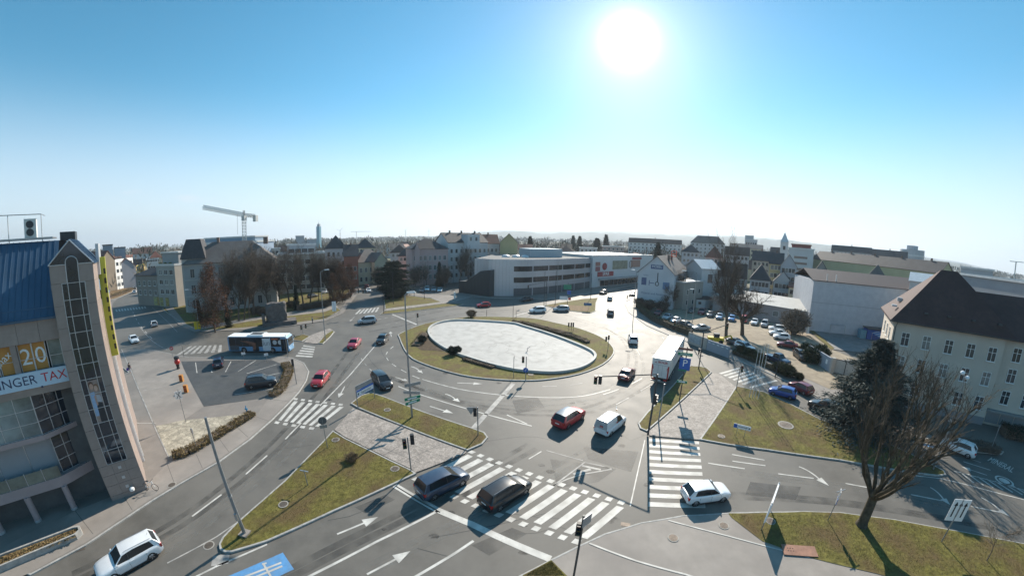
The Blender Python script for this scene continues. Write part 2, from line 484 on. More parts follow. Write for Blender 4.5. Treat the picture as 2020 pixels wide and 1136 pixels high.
def zebra(a, b, c, d, n, duty=0.52, m=MARK, squares=False, z=Z2, skip=()):
    """a-b near edge, d-c far edge, n stripes running from near to far"""
    A, B, C_, D = px([a, b, c, d])
    for i in range(n):
        if i in skip: continue
        t0 = (i + 0.5 - duty / 2) / n; t1 = (i + 0.5 + duty / 2) / n
        q = [A.lerp(B, t0), A.lerp(B, t1), D.lerp(C_, t1), D.lerp(C_, t0)]
        MB().poly([(p.x, p.y, z) for p in ccw(q)]).build('crossing_stripe', m, road)
    if squares:
        for (P0, P1, Q) in ((A, B, D), (D, C_, A)):
            out = (P0 - Q).normalized(); ln = (P1 - P0).length; k = max(3, int(ln / 1.0)); u = (P1 - P0) / k
            for i in range(k):
                p0 = P0 + u * (i + 0.0) + out * 0.28; p1 = p0 + u * 0.5
                q = [p0, p1, p1 + out * 0.5, p0 + out * 0.5]
                MB().poly([(p.x, p.y, z) for p in ccw(q)]).build('crossing_square', WORN if m is WORN else m, road)


def arrow(tail, tip, kind='s', w=0.16, m=MARK, z=Z2, parent=None):
    a, b = px([tail, tip]); d = (b - a); ln = d.length; d.normalize(); n_ = Vector((-d.y, d.x, 0))
    hl = min(1.7, ln * 0.36); hw = 0.42
    P = lambda s, t: tuple(a + d * s + n_ * t + Vector((0, 0, z)))
    mb = MB()
    if kind == 's':
        mb.add([P(0, -w / 2), P(ln - hl, -w / 2), P(ln - hl, -hw), P(ln, 0), P(ln - hl, hw), P(ln - hl, w / 2), P(0, w / 2)], [list(range(7))])
    else:
        sg = 1 if kind == 'l' else -1
        pts = []
        for i in range(7):
            t = i / 6; pts.append((t * (ln - hl), sg * 0.9 * t * t))
        L_ = []; R_ = []
        for i, (s, t) in enumerate(pts):
            s2, t2 = pts[min(i + 1, 6)]; s1, t1 = pts[max(i - 1, 0)]; v = Vector((s2 - s1, t2 - t1)).normalized() * (w / 2)
            L_.append(P(s - v.y, t + v.x)); R_.append(P(s + v.y, t - v.x))
        mb.add(L_ + R_, [(i, 7 + i, 8 + i, i + 1) for i in range(6)])
        s, t = pts[-1]; v = Vector((1, sg * 0.55)).normalized(); nv = Vector((-v.y, v.x))
        e = Vector((s, t))
        q = [e + nv * hw, e - nv * hw, e + v * hl]
        mb.add([P(*p) for p in q], [(0, 1, 2)])
    return mb.build('lane_arrow', m, parent or road)


# --- left side: pavement along the office building, plaza, cobbles, car park
PLZ = [(0, 1113), (60, 1136), (170, 1077), (300, 990), (365, 951), (434, 912), (493, 869), (536, 831), (572, 795), (591, 774), (605, 752), (610, 733), (600, 716), (576, 706), (541, 703), (470, 704), (410, 705), (372, 705), (345, 700), (300, 690), (262, 690), (232, 696), (212, 700)]
plz_world = [G(-120, 1190)] + px(PLZ) + [Vector((-62, 34, 0)), Vector((-60, 0, 0)), Vector((-48, -8, 0))]
pavement_left = raised('pavement', plz_world, PAVE, 0.12, 0.15, world=True)
pavement_left.name = 'pavement'
# concrete footway band along the kerb
fw_in = [(0, 1085), (60, 1052), (150, 1010), (223, 980), (290, 958), (334, 912), (372, 906), (434, 868), (505, 823), (529, 788), (556, 778), (574, 750), (580, 729), (566, 717)]
fw_out = [(-60, 1185), (62, 1131), (168, 1073), (297, 987), (363, 948), (431, 909), (490, 867), (533, 829), (569, 794), (588, 773), (601, 752), (606, 734), (597, 718), (577, 709)]
sheet('footway', fw_in + fw_out[::-1], 0.124, SLAB, pavement_left)
for (a, b) in (((388, 898), (400, 925)), ((434, 868), (452, 893)), ((470, 846), (490, 864)), ((505, 823), (530, 832)), ((330, 915), (345, 955)), ((529, 788), (568, 793)), ((240, 972), (262, 1008)), ((556, 778), (588, 772)), ((150, 1010), (185, 1055))):
    line('footway_joint', [a, b], 0.05, mat('joint_dark', (0.12, 0.11, 0.10), 0.9), 0.128, parent=pavement_left)
sheet('cobbles', [(308, 842), (363, 830), (458, 821), (486, 817), (434, 849), (386, 882), (336, 904), (320, 872)], 0.127, COBBLE, pavement_left)
plaza_lt = sheet('plaza_paving', [(262, 735), (294, 816), (308, 842), (363, 830), (402, 804), (363, 729), (357, 714), (345, 708), (255, 712)], 0.126, SLAB, pavement_left)
line('plaza_joint', [(240, 690), (260, 735), (294, 816), (334, 904)], 0.14, WORN, 0.131, parent=pavement_left, sm=0)
line('plaza_joint', [(252, 832), (278, 837), (308, 836)], 0.12, MARK, 0.131, parent=pavement_left)
line('plaza_joint', [(282, 772), (322, 764), (362, 752)], 0.08, WORN, 0.131, parent=pavement_left)
car_park = sheet('car_park', [(358, 714), (363, 729), (403, 803), (522, 786), (531, 780), (557, 752), (562, 733), (553, 718), (536, 711), (440, 712)], 0.127, ASPHD, pavement_left)
for a, b in (((386, 716), (389, 737)), ((417, 733), (419, 736)), ((456, 714), (445, 735)), ((505, 712), (470, 734)), ((546, 720), (487, 738)), ((561, 735), (520, 744)), ((463, 780), (545, 767)), ((556, 748), (545, 760))):
    line('parking_line', [a, b], 0.12, MARK, 0.132, parent=pavement_left)
# kerb wall north of the car park (the bus road side)
# --- near left triangle of grass and granite apron
isl_g = raised('grass_island', [(432, 1075), (434, 1085), (444, 1091), (458, 1091), (527, 1070), (657, 1011), (822, 935), (810, 927), (733, 890), (681, 865), (657, 850), (638, 871), (562, 949), (467, 1032), (439, 1061)], DRYGRASS, 0.14, 0.17, crown=0.05)
raised('granite_apron', [(660, 849), (696, 806), (706, 809), (790, 842), (921, 892), (918, 895), (820, 933), (812, 926), (735, 889), (682, 863)], SETTS, 0.10, 0)
isl_2 = raised('grass_island', [(691.5, 797), (712, 781), (733, 775), (760, 784), (838, 814), (928, 844), (956, 854), (963, 864), (952, 877), (922, 890), (790, 840), (707, 806)], DRYGRASS, 0.15, 0.17, crown=0.04)
for (a, b) in (((757, 899), (820, 862)), ((790, 914), (868, 878)), ((720, 882), (760, 850)), ((765, 856), (850, 893)), ((735, 875), (830, 915))):
    line('apron_joint', [a, b], 0.05, MATS['joint_dark'], 0.104)
# --- the roundabout: circle fitted to the surveyed kerb
CIRC = [(787, 667), (790, 658), (838, 639), (909, 627), (956, 625), (804, 701), (838, 720), (909, 741), (980, 750), (1040, 752), (1083, 749.5), (1143, 739), (1190, 720), (1211.5, 698), (1207, 682), (1185, 665), (1143, 648.5), (1095, 637), (1047.5, 628)]
RIMP = [(845, 646), (849.5, 665), (885, 689), (956, 713), (1004, 724.5), (1036, 729), (1095, 732), (1143, 724.6), (1171, 710), (1176, 696), (1154.5, 682), (1095, 659), (1036, 641), (1004, 634), (909, 629), (866, 634)]
cpts = [G(*p) for p in CIRC]
cc = sum((Vector(p) for p in cpts), Vector()) / len(cpts)
cpts.sort(key=lambda p: math.atan2(p.y - cc.y, p.x - cc.x))
central = raised('central_island', cpts, DRYGRASS, 0.16, 0.22, world=True, round_=3)
rim_z = 0.55
rim_pts = [G(p[0], p[1], rim_z) for p in RIMP]
rcen = sum((Vector(p) for p in rim_pts), Vector()) / len(rim_pts)
rim_pts.sort(key=lambda p: math.atan2(p.y - rcen.y, p.x - rcen.x))
RIMS = [Vector(p[:2]) for p in smooth_pts([(p.x, p.y, 0) for p in rim_pts], 5, True)]
basin = thing('fountain_basin', 'dry white concrete fountain basin in the middle of the roundabout', 'fountain basin', (rcen.x, rcen.y, 0))


def loc(p, o): return Vector((p[0] - o.location.x, p[1] - o.location.y))


RL = [loc(p, basin) for p in RIMS]; RL = ccw(RL)
RI = inset(RL, 0.45); n_ = len(RL)
CONC = mat('weathered_white_concrete', (0.50, 0.49, 0.46), 0.75, var=0.2, scale=0.5, bump=0.4, bscale=5, detail=8, big=(0.5, (0.30, 0.30, 0.29), 0.75))
FLOORW = mat('basin_floor', (0.44, 0.425, 0.40), 0.75, var=0.16, scale=0.35, bump=0.3, bscale=4, detail=12, big=(0.7, (0.30, 0.285, 0.265), 0.7))
floor_z = 0.19
vs = [(p.x, p.y, 0.0) for p in RL] + [(p.x, p.y, rim_z) for p in RL] + [(p.x, p.y, rim_z) for p in RI] + [(p.x, p.y, floor_z) for p in inset(RL, 0.5)]
MB().add(vs, [(k * n_ + i, k * n_ + (i + 1) % n_, (k + 1) * n_ + (i + 1) % n_, (k + 1) * n_ + i) for k in range(3) for i in range(n_)]).build('basin_wall', CONC, basin)
MB().poly([(p.x, p.y, floor_z) for p in inset(RL, 0.495)]).build('basin_floor', FLOORW, basin)
# cracks and repair strips in the floor, proud by a few millimetres
CRK = mat('floor_crack', (0.22, 0.2, 0.17), 0.9)
rnd = random.Random(3)
for k in range(24):
    a = rnd.uniform(0, 6.28); rr = rnd.uniform(0, 13); p = Vector((math.cos(a) * rr, math.sin(a) * rr * 0.85)); h = rnd.uniform(0, 6.28); mb = MB()
    for s in range(rnd.randint(4, 9)):
        h += rnd.uniform(-0.7, 0.7); q = p + Vector((math.cos(h), math.sin(h))) * rnd.uniform(0.3, 0.9); nn = Vector((-math.sin(h), math.cos(h))) * rnd.uniform(0.012, 0.04)
        mb.add([(p.x - nn.x, p.y - nn.y, floor_z + 0.005), (p.x + nn.x, p.y + nn.y, floor_z + 0.005), (q.x + nn.x, q.y + nn.y, floor_z + 0.005), (q.x - nn.x, q.y - nn.y, floor_z + 0.005)], [(0, 3, 2, 1)]); p = q
    mb.build('floor_crack', CRK, basin)
wm = MB()
wp = loc(G(1040, 695), basin); wm.tube((wp.x, wp.y, 0.19), (wp.x, wp.y, 0.9), 0.06); wm.tube((wp.x, wp.y, 0.7), (wp.x + 0.5, wp.y, 1.1), 0.05)
wm.build('water_nozzle', STEEL, basin)
# soil beds on the island
sheet('soil_bed', [(818, 683), (838, 657), (850, 668), (884, 690), (880, 695), (830, 692)], 0.166, SOIL, central)
sheet('soil_bed', [(908, 705), (956, 715), (990, 727), (985, 731), (960, 727), (915, 714)], 0.166, SOIL, central)
sheet('soil_bed', [(1010, 633), (1060, 640), (1120, 655), (1160, 672), (1165, 678), (1148, 675), (1095, 655), (1036, 639)], 0.166, SOIL, central)
# --- right side islands
raised('grass_island', [(1258, 836), (1262, 846), (1276, 852), (1404, 735), (1395, 727), (1384, 724), (1361, 722), (1309, 780), (1275, 815)], DRYGRASS, 0.14, 0.18, crown=0.03)
raised('granite_apron', [(1279, 852), (1405, 737), (1418, 738), (1452, 765), (1379, 868), (1281, 860)], SETTS, 0.10, 0)
isl_l = raised('grass_island', [(1452, 762), (1379, 868), (1440, 879), (1514, 889), (1656, 909), (1799, 934), (1850, 940), (1866, 938), (1863, 930), (1817, 906), (1740, 870), (1690, 850), (1618, 828), (1560, 798), (1508, 774)], DRYGRASS, 0.14, 0.18, crown=0.06)
# --- bottom right pavement, grass
PVR = [(1022, 1137), (1088, 1103), (1140, 1077), (1192, 1053), (1264, 1031), (1346, 1017), (1435, 1012), (1500, 1010), (1585, 1009), (1656, 1011), (1763, 1025), (1900, 1050), (2020, 1073), (2100, 1090)]
pvr_world = px(PVR) + [Vector((50, 2, 0)), Vector((46, -10, 0)), Vector((-4, -10, 0)), Vector((-3, 6, 0))]
pavement_right = raised('pavement', pvr_world, SLAB, 0.12, 0.15, world=True)
sheet('lawn', [(1436, 1014), (1585, 1011), (1656, 1013), (1763, 1027), (1900, 1052), (2020, 1075), (2100, 1092), (2110, 1160), (1900, 1180), (1728, 1133), (1596, 1101), (1503, 1069), (1443, 1023)], 0.135, DRYGRASS, pavement_right)
sheet('lawn', [(1031, 1136), (1087, 1106), (1118, 1137), (1150, 1170), (1020, 1170)], 0.135, DRYGRASS, pavement_right)
line('path_line', [(1162, 1073), (1264, 1111), (1340, 1131), (1400, 1150)], 0.14, MARK, 0.134, parent=pavement_right)
line('path_line', [(1318, 1028), (1440, 1060), (1596, 1101)], 0.12, MARK, 0.134, parent=pavement_right)
# --- upper left: park, pavements, small islands
raised('park_lawn', [(362, 640), (395, 652), (470, 648), (560, 640), (640, 630), (668, 619), (672, 612), (660, 604), (690, 575), (690, 560), (560, 545), (420, 560), (340, 590), (320, 610)], DRYGRASS, 0.12, 0.15)
sheet('park_path', [(372, 648), (400, 650), (520, 630), (640, 616), (668, 606), (660, 601), (520, 624), (395, 644)], 0.127, SLAB, road)
raised('pavement', [(400, 655), (470, 652), (570, 644), (640, 634), (676, 619), (690, 600), (712, 570), (704, 566), (690, 580), (672, 612), (640, 630), (560, 640), (470, 648), (396, 652)], PAVE, 0.12, 0)
raised('grass_island', [(627, 678), (637, 679), (652, 665), (660, 655), (656, 652), (640, 662)], DRYGRASS, 0.14, 0.16)
raised('granite_apron', [(600, 676), (626, 679), (640, 661), (655, 651), (650, 648), (612, 662)], SETTS, 0.09, 0)
raised('grass_island', [(578, 672), (596, 674), (612, 664), (600, 660), (580, 664)], DRYGRASS, 0.13, 0.15)
sheet('pavement_verge', [(215, 640), (222, 600), (240, 580), (236, 578), (210, 605), (205, 640)], 0.06, PAVE, road)
raised('pavement', [(322, 603), (352, 641), (385, 656), (397, 653), (368, 640), (338, 602)], PAVE, 0.11, 0.0)
raised('verge', [(212, 593), (232, 588), (268, 573), (275, 567), (230, 570), (205, 580)], LITTER, 0.12, 0.14)
# --- upper middle islands
raised('grass_island', [(748, 622), (752, 621), (800, 616), (905, 603), (915, 600), (880, 599), (800, 610), (757, 615)], DRYGRASS, 0.13, 0.15)
raised('granite_apron', [(757, 614), (800, 609), (880, 598), (890, 593), (830, 596), (762, 609)], SETTS, 0.09, 0)
raised('grass_island', [(760, 610), (800, 605), (850, 599), (872, 596), (850, 589), (800, 583), (770, 582), (757, 592)], DRYGRASS, 0.13, 0.15)
raised('pavement', [(872, 597), (900, 594), (930, 585), (970, 588), (1080, 590), (1180, 577), (1254, 562), (1254, 555), (1180, 565), (1080, 575), (970, 578), (920, 577), (880, 583), (790, 577), (775, 580), (850, 588)], PAVE, 0.12, 0.14)
raised('grass_island', [(1073, 603), (1110, 612), (1165, 618), (1175, 614), (1176, 598), (1180, 588), (1150, 590), (1100, 598)], DRYGRASS, 0.13, 0.16)
sheet('soil_bed', [(1080, 604), (1120, 612), (1160, 615), (1165, 606), (1120, 602)], 0.137, LITTER, road)
# --- right: pavement, gravel car park behind the hedge
raised('pavement', [(1232, 600), (1240, 617), (1276, 643), (1320, 662), (1359, 676), (1400, 692), (1440, 706), (1501, 730), (1549, 752), (1585, 768), (1640, 800), (1700, 835), (1760, 868), (1840, 862), (1740, 800), (1600, 740), (1440, 690), (1359, 660), (1290, 632), (1255, 606), (1248, 596)], PAVE, 0.12, 0.15)
sheet('gravel_yard', [(1262, 604), (1300, 632), (1360, 655), (1440, 686), (1500, 705), (1560, 735), (1640, 770), (1700, 760), (1690, 710), (1640, 690), (1600, 660), (1480, 625), (1360, 605), (1290, 598)], 0.135, GRAVEL, road)
sheet('yard_lawn', [(1596, 652), (1640, 692), (1646, 688), (1604, 652)], 0.150, DRYGRASS, road)
sheet('house_yard', [(1598, 650), (1740, 668), (1735, 700), (1660, 692), (1640, 690), (1630, 672)], 0.14, mat('yard_paving', (0.2, 0.195, 0.19), 0.8, var=0.2, scale=0.6, coords='World'), road)
raised('verge', [(1800, 872), (1840, 862), (1900, 880), (1980, 892), (1975, 897), (1900, 890)], SOIL, 0.13, 0.15)

# ------------------------------------------------------------------ road markings
zebra((546, 828), (631, 842), (682, 803), (577, 790), 7, squares=True)
zebra((826, 938), (1166, 1065), (1238, 1003), (918, 894), 13, squares=True)
# the right crossing: stripes one above the other
zebra((1279, 1003), (1281, 862), (1378, 868), (1392, 1006), 10, duty=0.5)
zebra((1416, 735), (1470, 760), (1513, 744), (1455, 724), 6)
zebra((582, 704), (600, 680), (622, 683), (616, 706), 5, m=MARK)
zebra((698, 620), (745, 615), (750, 606), (708, 611), 6)
zebra((345, 700), (440, 694), (440, 680), (372, 683), 7, m=WORN)
zebra((228, 615), (290, 608), (288, 604), (226, 611), 11, m=MARK)
line('stop_line', [(779, 957), (860, 1004), (930, 1033), (1086, 1102)], 0.55, sm=0)
line('stop_line', [(1013, 756), (934, 844)], 0.6, WORN)
line('stop_line', [(1480, 764), (1533, 750)], 0.5)
line('stop_line', [(774, 620), (822, 640)], 0.5)
line('stop_line', [(1135, 682), (1160, 681)], 0.4)
# lanes in front
line('lane_line', [(560, 1160), (610, 1136), (740, 1069), (864, 1007)], 0.2, sm=0)
line('lane_line', [(780, 1160), (821, 1136), (900, 1089), (934, 1066)], 0.2, sm=0)
line('edge_line', [(380, 1140), (420, 1119), (527, 1073)], 0.16, sm=0)
line('edge_line', [(330, 1110), (420, 1063), (468, 1030)], 0.12, WORN, sm=0)
line('lane_dash', [(379, 1018), (437, 975)], 0.17)
line('lane_dash', [(485, 935), (527, 898)], 0.17)
line('lane_dash', [(563, 866), (594, 834)], 0.17)
line('lane_line', [(631, 800), (646, 785), (690, 740), (740, 682), (757, 660)], 0.17, sm=0)
arrow((665, 1053), (746, 1019)); arrow((724, 1132), (810, 1086))
arrow((680, 762), (668, 784))
line('hatching', [(418, 1106), (452, 1101)], 0.9, WORN)
# roundabout lanes
line('lane_line', [(786, 762), (823, 776), (921, 806), (985, 824), (1049, 840)], 0.17, sm=3)
line('lane_line', [(833, 748), (900, 766), (980, 778), (1080, 784), (1150, 781), (1204, 768)], 0.17, sm=3)
line('lane_line', [(1000, 818), (1040, 836)], 0.15)
line('lane_dash', [(776, 683), (762, 697), (765, 710), (780, 722), (795, 731), (818, 743), (845, 752)], 0.15, dash=(1.6, 1.6))
line('lane_dash', [(712, 706), (722, 720), (740, 738)], 0.14, WORN, dash=(1.2, 1.6))
line('lane_dash', [(1070, 762), (1120, 760), (1165, 752), (1200, 742)], 0.14, WORN, dash=(2, 2))
line('lane_dash', [(1190, 778), (1240, 760), (1285, 735)], 0.15, dash=(3, 3))
line('lane_dash', [(1215, 798), (1260, 773), (1290, 755)], 0.15, WORN, dash=(3, 3))
line('lane_dash', [(745, 630), (790, 622), (840, 615)], 0.14, dash=(1, 1))
line('lane_dash', [(760, 641), (800, 634), (830, 630)], 0.14, WORN, dash=(1.2, 1.6))
line('lane_dash', [(880, 617), (940, 611), (1010, 611), (1060, 620)], 0.14, WORN, dash=(3, 4))
line('lane_line', [(1160, 627), (1200, 640), (1240, 668), (1262, 700)], 0.14, WORN, sm=4)
line('lane_dash', [(1200, 610), (1240, 632), (1290, 655), (1310, 668)], 0.15, dash=(3, 3))
line('lane_line', [(1232, 618), (1240, 592), (1220, 600)], 0.12, WORN)
line('lane_line', [(1015, 623), (1052, 613)], 0.3, MARK)
arrow((848, 801), (894, 815)); arrow((878, 777), (918, 784), 'r'); arrow((902, 755), (952, 757), 's')
arrow((780, 744), (804, 751), 's'); arrow((811, 723), (846, 730), 'r'); arrow((772, 664), (770, 654), 's')
arrow((700, 624), (690, 634), 's', m=WORN)
line('lane_line', [(780, 958), (868, 1010)], 0.1, WORN)
# the faded traffic triangle and guide lines
line('guide_line', [(1092, 957), (1154, 911), (1212, 924), (1135, 937), (1092, 957)], 0.14, WORN, sm=0)
line('guide_line', [(1131, 935), (1165, 925)], 0.3, WORN); line('guide_line', [(1148, 918), (1185, 926)], 0.25, WORN)
line('guide_line', [(1043, 905), (1068, 890)], 0.12, MARK)
line('guide_line', [(1272, 868), (1258, 930), (1243, 998)], 0.1, MARK, sm=0)
line('guide_line', [(1078, 888), (1150, 908)], 0.09, WORN)
# right road: lanes, arrows, lettering
line('lane_dash', [(1397, 913), (1469, 924)], 0.15); line('lane_dash', [(1535, 934), (1605, 943)], 0.15); line('lane_dash', [(1668, 953), (1740, 966)], 0.15)
line('lane_dash', [(1797, 975), (1858, 987)], 0.15); line('lane_dash', [(1915, 998), (1974, 1010)], 0.15)
line('lane_dash', [(1444, 896), (1508, 907)], 0.14); line('lane_dash', [(1445, 909), (1510, 918)], 0.14)
line('edge_line', [(1800, 937), (1860, 944), (1905, 955), (1960, 970), (2040, 990)], 0.15, sm=0)
line('edge_line', [(1882, 929), (1950, 946), (2040, 972)], 0.13, sm=0)
for i in range(7):
    t = i / 6; x = 1893 + t * 105; y = 930 + t * 28
    line('hatching', [(x, y), (x + 28 + 10 * t, y + 22)], 0.2)
arrow((1576, 920), (1642, 943), 'r'); arrow((1835, 961), (1883, 985), 'r'); arrow((1935, 981), (1994, 1005), 'r')
arrow((1947, 937), (1896, 920), 's'); line('lane_dash', [(1900, 910), (1954, 927)], 0.13); line('lane_dash', [(1935, 912), (1915, 905)], 0.13)
# blue painted panel with the motorway symbol
bp_ = [(430, 1142), (558, 1089), (580, 1122), (540, 1142)]
blue_panel = sheet('painted_panel', [(420, 1148), (558, 1089), (580, 1122), (515, 1152)], Z1 + 0.002, mat('blue_road_paint', (0.09, 0.26, 0.50), 0.6, var=0.15, scale=2, coords='World', big=(1.2, (0.13, 0.2, 0.28), 0.5)), road)
line('panel_symbol', [(482, 1137), (555, 1109)], 0.16, MARK, Z3, parent=road); line('panel_symbol', [(505, 1137), (557, 1116)], 0.16, MARK, Z3, parent=road)
line('panel_symbol', [(520, 1112), (530, 1128), (534, 1136)], 0.14, MARK, Z3 + 0.004, parent=road); line('panel_symbol', [(517, 1112), (526, 1110)], 0.14, MARK, Z3, parent=road)
blue2 = sheet('painted_panel', [(1815, 875), (1830, 863), (1852, 870), (1842, 884)], Z1 + 0.002, MATS['blue_road_paint'], road)


def road_text(s, a, b, h, m=MARK):
    """letters painted on the road between two surveyed points"""
    A, B = px([a, b]); d = B - A; me = text_mesh(s, 1.0, 'road_lettering', bold=0.012); me.materials.append(m)
    xs = [v.co.x for v in me.vertices]; ys = [v.co.y for v in me.vertices]; wx = max(xs) - min(xs); wy = max(ys) - min(ys)
    o = link('road_lettering', me, road); M_ = frame((A + B) / 2 + Vector((0, 0, Z2)), d) @ Matrix.Diagonal((d.length / wx, h / wy, 1, 1)); o.matrix_local = M_


road_text('MINERAL', (1951, 905), (1999, 928), 1.6)
ring = MB(); c0 = G(1981, 948)
for r0, r1 in ((0.75, 0.95), (0.0, 0.55)):
    k = 28
    for i in range(k):
        a, b = 2 * math.pi * i / k, 2 * math.pi * (i + 1) / k
        q = [c0 + Vector((math.cos(a) * r0, math.sin(a) * r0, Z2)), c0 + Vector((math.cos(a) * r1, math.sin(a) * r1, Z2)), c0 + Vector((math.cos(b) * r1, math.sin(b) * r1, Z2)), c0 + Vector((math.cos(b) * r0, math.sin(b) * r0, Z2))]
        ring.add(q, [(0, 1, 2, 3)] if r0 else [(0, 1, 2)]) if r0 else ring.add([q[0], q[1], q[2]], [(0, 1, 2)])
ring.build('painted_ring', MARK, road)
# bus lane block and faint markings on the left street
line('lane_dash', [(300, 668), (275, 640), (262, 615)], 0.15, dash=(3, 4)); line('edge_line', [(330, 690), (300, 672), (276, 645)], 0.15, WORN)
line('edge_line', [(350, 655), (330, 634), (300, 606)], 0.13, WORN, sm=0)
line('lane_line', [(430, 690), (380, 697)], 0.15, WORN)
# the tram-like rut lines and seals in the asphalt (bitumen seams)
SEAL = mat('bitumen_seam', (0.035, 0.035, 0.035), 0.6)
for pts in ([(752, 690), (757, 702), (775, 718), (800, 730)], [(722, 690), (730, 710), (755, 735), (790, 755), (850, 785)], [(995, 770), (1030, 790), (1100, 800)], [(985, 816), (1080, 818), (1135, 815)], [(900, 880), (960, 870), (1040, 860), (1090, 868)], [(1200, 700), (1240, 690), (1262, 700)], [(850, 1060), (1000, 1030), (1120, 1000)], [(700, 640), (740, 655), (800, 650)]):
    line('asphalt_seam', pts, 0.06, SEAL, 0.007)
def wear(name, col, amt, sc):
    m = mat(name, col, 0.6, var=0.15, scale=1.0, coords='World', spec=0.36); nt = m.node_tree; b = nt.nodes['Principled BSDF']; gp = N(nt, 'NewGeometry'); nz = N(nt, 'TexNoise'); nz.inputs['Scale'].default_value = sc; nz.inputs['Detail'].default_value = 7; nt.links.new(gp.outputs['Position'], nz.inputs['Vector']); mr = N(nt, 'MapRange', i_1=0.36, i_2=0.68, i_3=0.0, i_4=amt); nt.links.new(nz.outputs['Fac'], mr.inputs[0]); nt.links.new(mr.outputs[0], b.inputs['Alpha']); return m


TRKD = wear('tyre_track', (0.06, 0.058, 0.055), 0.5, 0.7); TRKL = wear('polished_track', (0.23, 0.22, 0.20), 0.5, 0.6); OIL = wear('oil_stain', (0.03, 0.03, 0.03), 0.75, 1.6)
for k, pts in enumerate(([(150, 1136), (330, 1045), (450, 960), (560, 862), (640, 770), (700, 690)], [(215, 1136), (360, 1060), (470, 975), (580, 875), (660, 780), (715, 700)], [(560, 1136), (700, 1065), (860, 985), (960, 930), (1050, 880)], [(700, 1136), (850, 1060), (1000, 985), (1120, 915), (1230, 850)], [(760, 740), (850, 775), (960, 805), (1080, 815), (1190, 800), (1280, 750)], [(830, 765), (930, 790), (1080, 795), (1200, 770), (1262, 725), (1240, 670)], [(1450, 930), (1600, 950), (1760, 975), (1960, 1020)], [(1420, 975), (1600, 985), (1760, 1005), (1960, 1040)], [(720, 650), (800, 635), (900, 615), (1020, 605)], [(1120, 625), (1200, 650), (1245, 690), (1240, 750)])):
    for off in (-8, 8): line('tyre_track', [(x + off, y + off * .55) for x, y in pts], .5 if k % 2 else .6, TRKL if k in (1, 3, 5, 6) else TRKD, .0035 + k * .0003, sm=5)
PATCH = wear('asphalt_patch', (0.075, 0.073, 0.07), 0.85, 0.25)
for k, q in enumerate(([(1085, 905), (1160, 915), (1215, 925), (1180, 950), (1100, 962)], [(1150, 880), (1260, 890), (1245, 930), (1160, 905)], [(1010, 790), (1060, 782), (1075, 805), (1020, 815)], [(600, 905), (640, 880), (655, 888), (615, 915)], [(930, 1075), (1010, 1040), (1040, 1052), (965, 1095)], [(1480, 950), (1580, 960), (1570, 985), (1470, 975)], [(700, 1000), (760, 975), (780, 985), (720, 1012)])): sheet('asphalt_patch', q, .0075 + k * .0001, PATCH, road)
rnd = random.Random(77)
for k in range(34):
    x = rnd.uniform(560, 1300); y = rnd.uniform(640, 1120); g = G(x, y); r = rnd.uniform(.15, .7); MB().poly([(g.x + r * math.cos(t * .7) * rnd.uniform(.7, 1.2), g.y + r * math.sin(t * .7) * rnd.uniform(.5, .9), .0085) for t in range(9)]).build('oil_stain', OIL, road)
# cracks: thin broken lines wandering over the asphalt
for k in range(16):
    x = rnd.uniform(500, 1300); y = rnd.uniform(660, 1100); pts = [(x, y)]
    for j in range(rnd.randint(3, 7)): x += rnd.uniform(5, 26); y += rnd.uniform(-9, 9); pts.append((x, y))
    line('asphalt_crack', pts, .035, SEAL, .0092, sm=3)
# manhole covers and drains
IRON = mat('cast_iron', (0.13, 0.105, 0.085), 0.6, 0.4, var=0.35, scale=6)


def manhole(p, where, r=0.42, z=0.0):
    g = G(p[0], p[1], z); o = thing('manhole_cover', where, 'manhole cover', (g.x, g.y, z), 0, 'manhole covers around the junction')
    MB().lathe([(r, 0.0), (r, 0.012), (r * 0.9, 0.014)], n=20).build('rim', mat('concrete_ring', (0.30, 0.28, 0.25), 0.8, var=0.2), o)
    mb = MB(); mb.lathe([(r * 0.8, 0.0), (r * 0.8, 0.018)], n=18)
    for k in range(-2, 3): mb.box((-r * 0.5, k * 0.1 - 0.02, 0.018), (r * 0.5, k * 0.1 + 0.02, 0.024))
    mb.build('cover', IRON, o)


manhole((339, 956), 'round cast iron manhole cover in the footway by the granite tower', z=0.126)
manhole((412, 1075), 'round manhole cover beside the rounded tip of the grass triangle')
manhole((559, 994), 'round manhole cover in the left grass triangle', z=0.19)
manhole((662, 867), 'round pale manhole cover at the upper apex of the grass triangle', z=0.17)
manhole((779, 924), 'round manhole cover at the bare right corner of the grass triangle', z=0.16)
manhole((764, 808), 'round pale manhole cover in the long planted island', z=0.19)
manhole((1047, 738), 'round pale manhole cover in the central island by the blue arrow sign', z=0.17)
manhole((1423, 860), 'round manhole cover at the lower left corner of the big right lawn', z=0.17)
manhole((1328, 1060), 'round manhole cover in the concrete pavement bottom right', z=0.124)
manhole((1428, 1036), 'round manhole cover at the left corner of the bottom right lawn', z=0.124)
manhole((1520, 1027), 'round manhole cover in the bottom right lawn beside the leaning billboard', z=0.14)
manhole((1550, 838), 'round brown manhole cover on a bare patch of the big right lawn', 1.0, z=0.2)
g = G(1234, 1034); o = thing('drain_grate', 'small slotted drain grate in the gutter by the front zebra crossing', 'drain', (g.x, g.y, 0), R(-20))
MB().box((-0.35, -0.2, 0), (0.35, 0.2, 0.01)).build('frame', IRON, o)
for k in range(6): MB().box((-0.32 + k * 0.11, -0.17, 0.01), (-0.27 + k * 0.11, 0.17, 0.02)).build('bar', IRON, o)
g = G(160, 1082); o = thing('drain_grate', 'dark drain grate in the gutter beside the stone planter', 'drain', (g.x, g.y, 0), R(55))
MB().box((-0.3, -0.2, 0), (0.3, 0.2, 0.015)).build('frame', IRON, o)
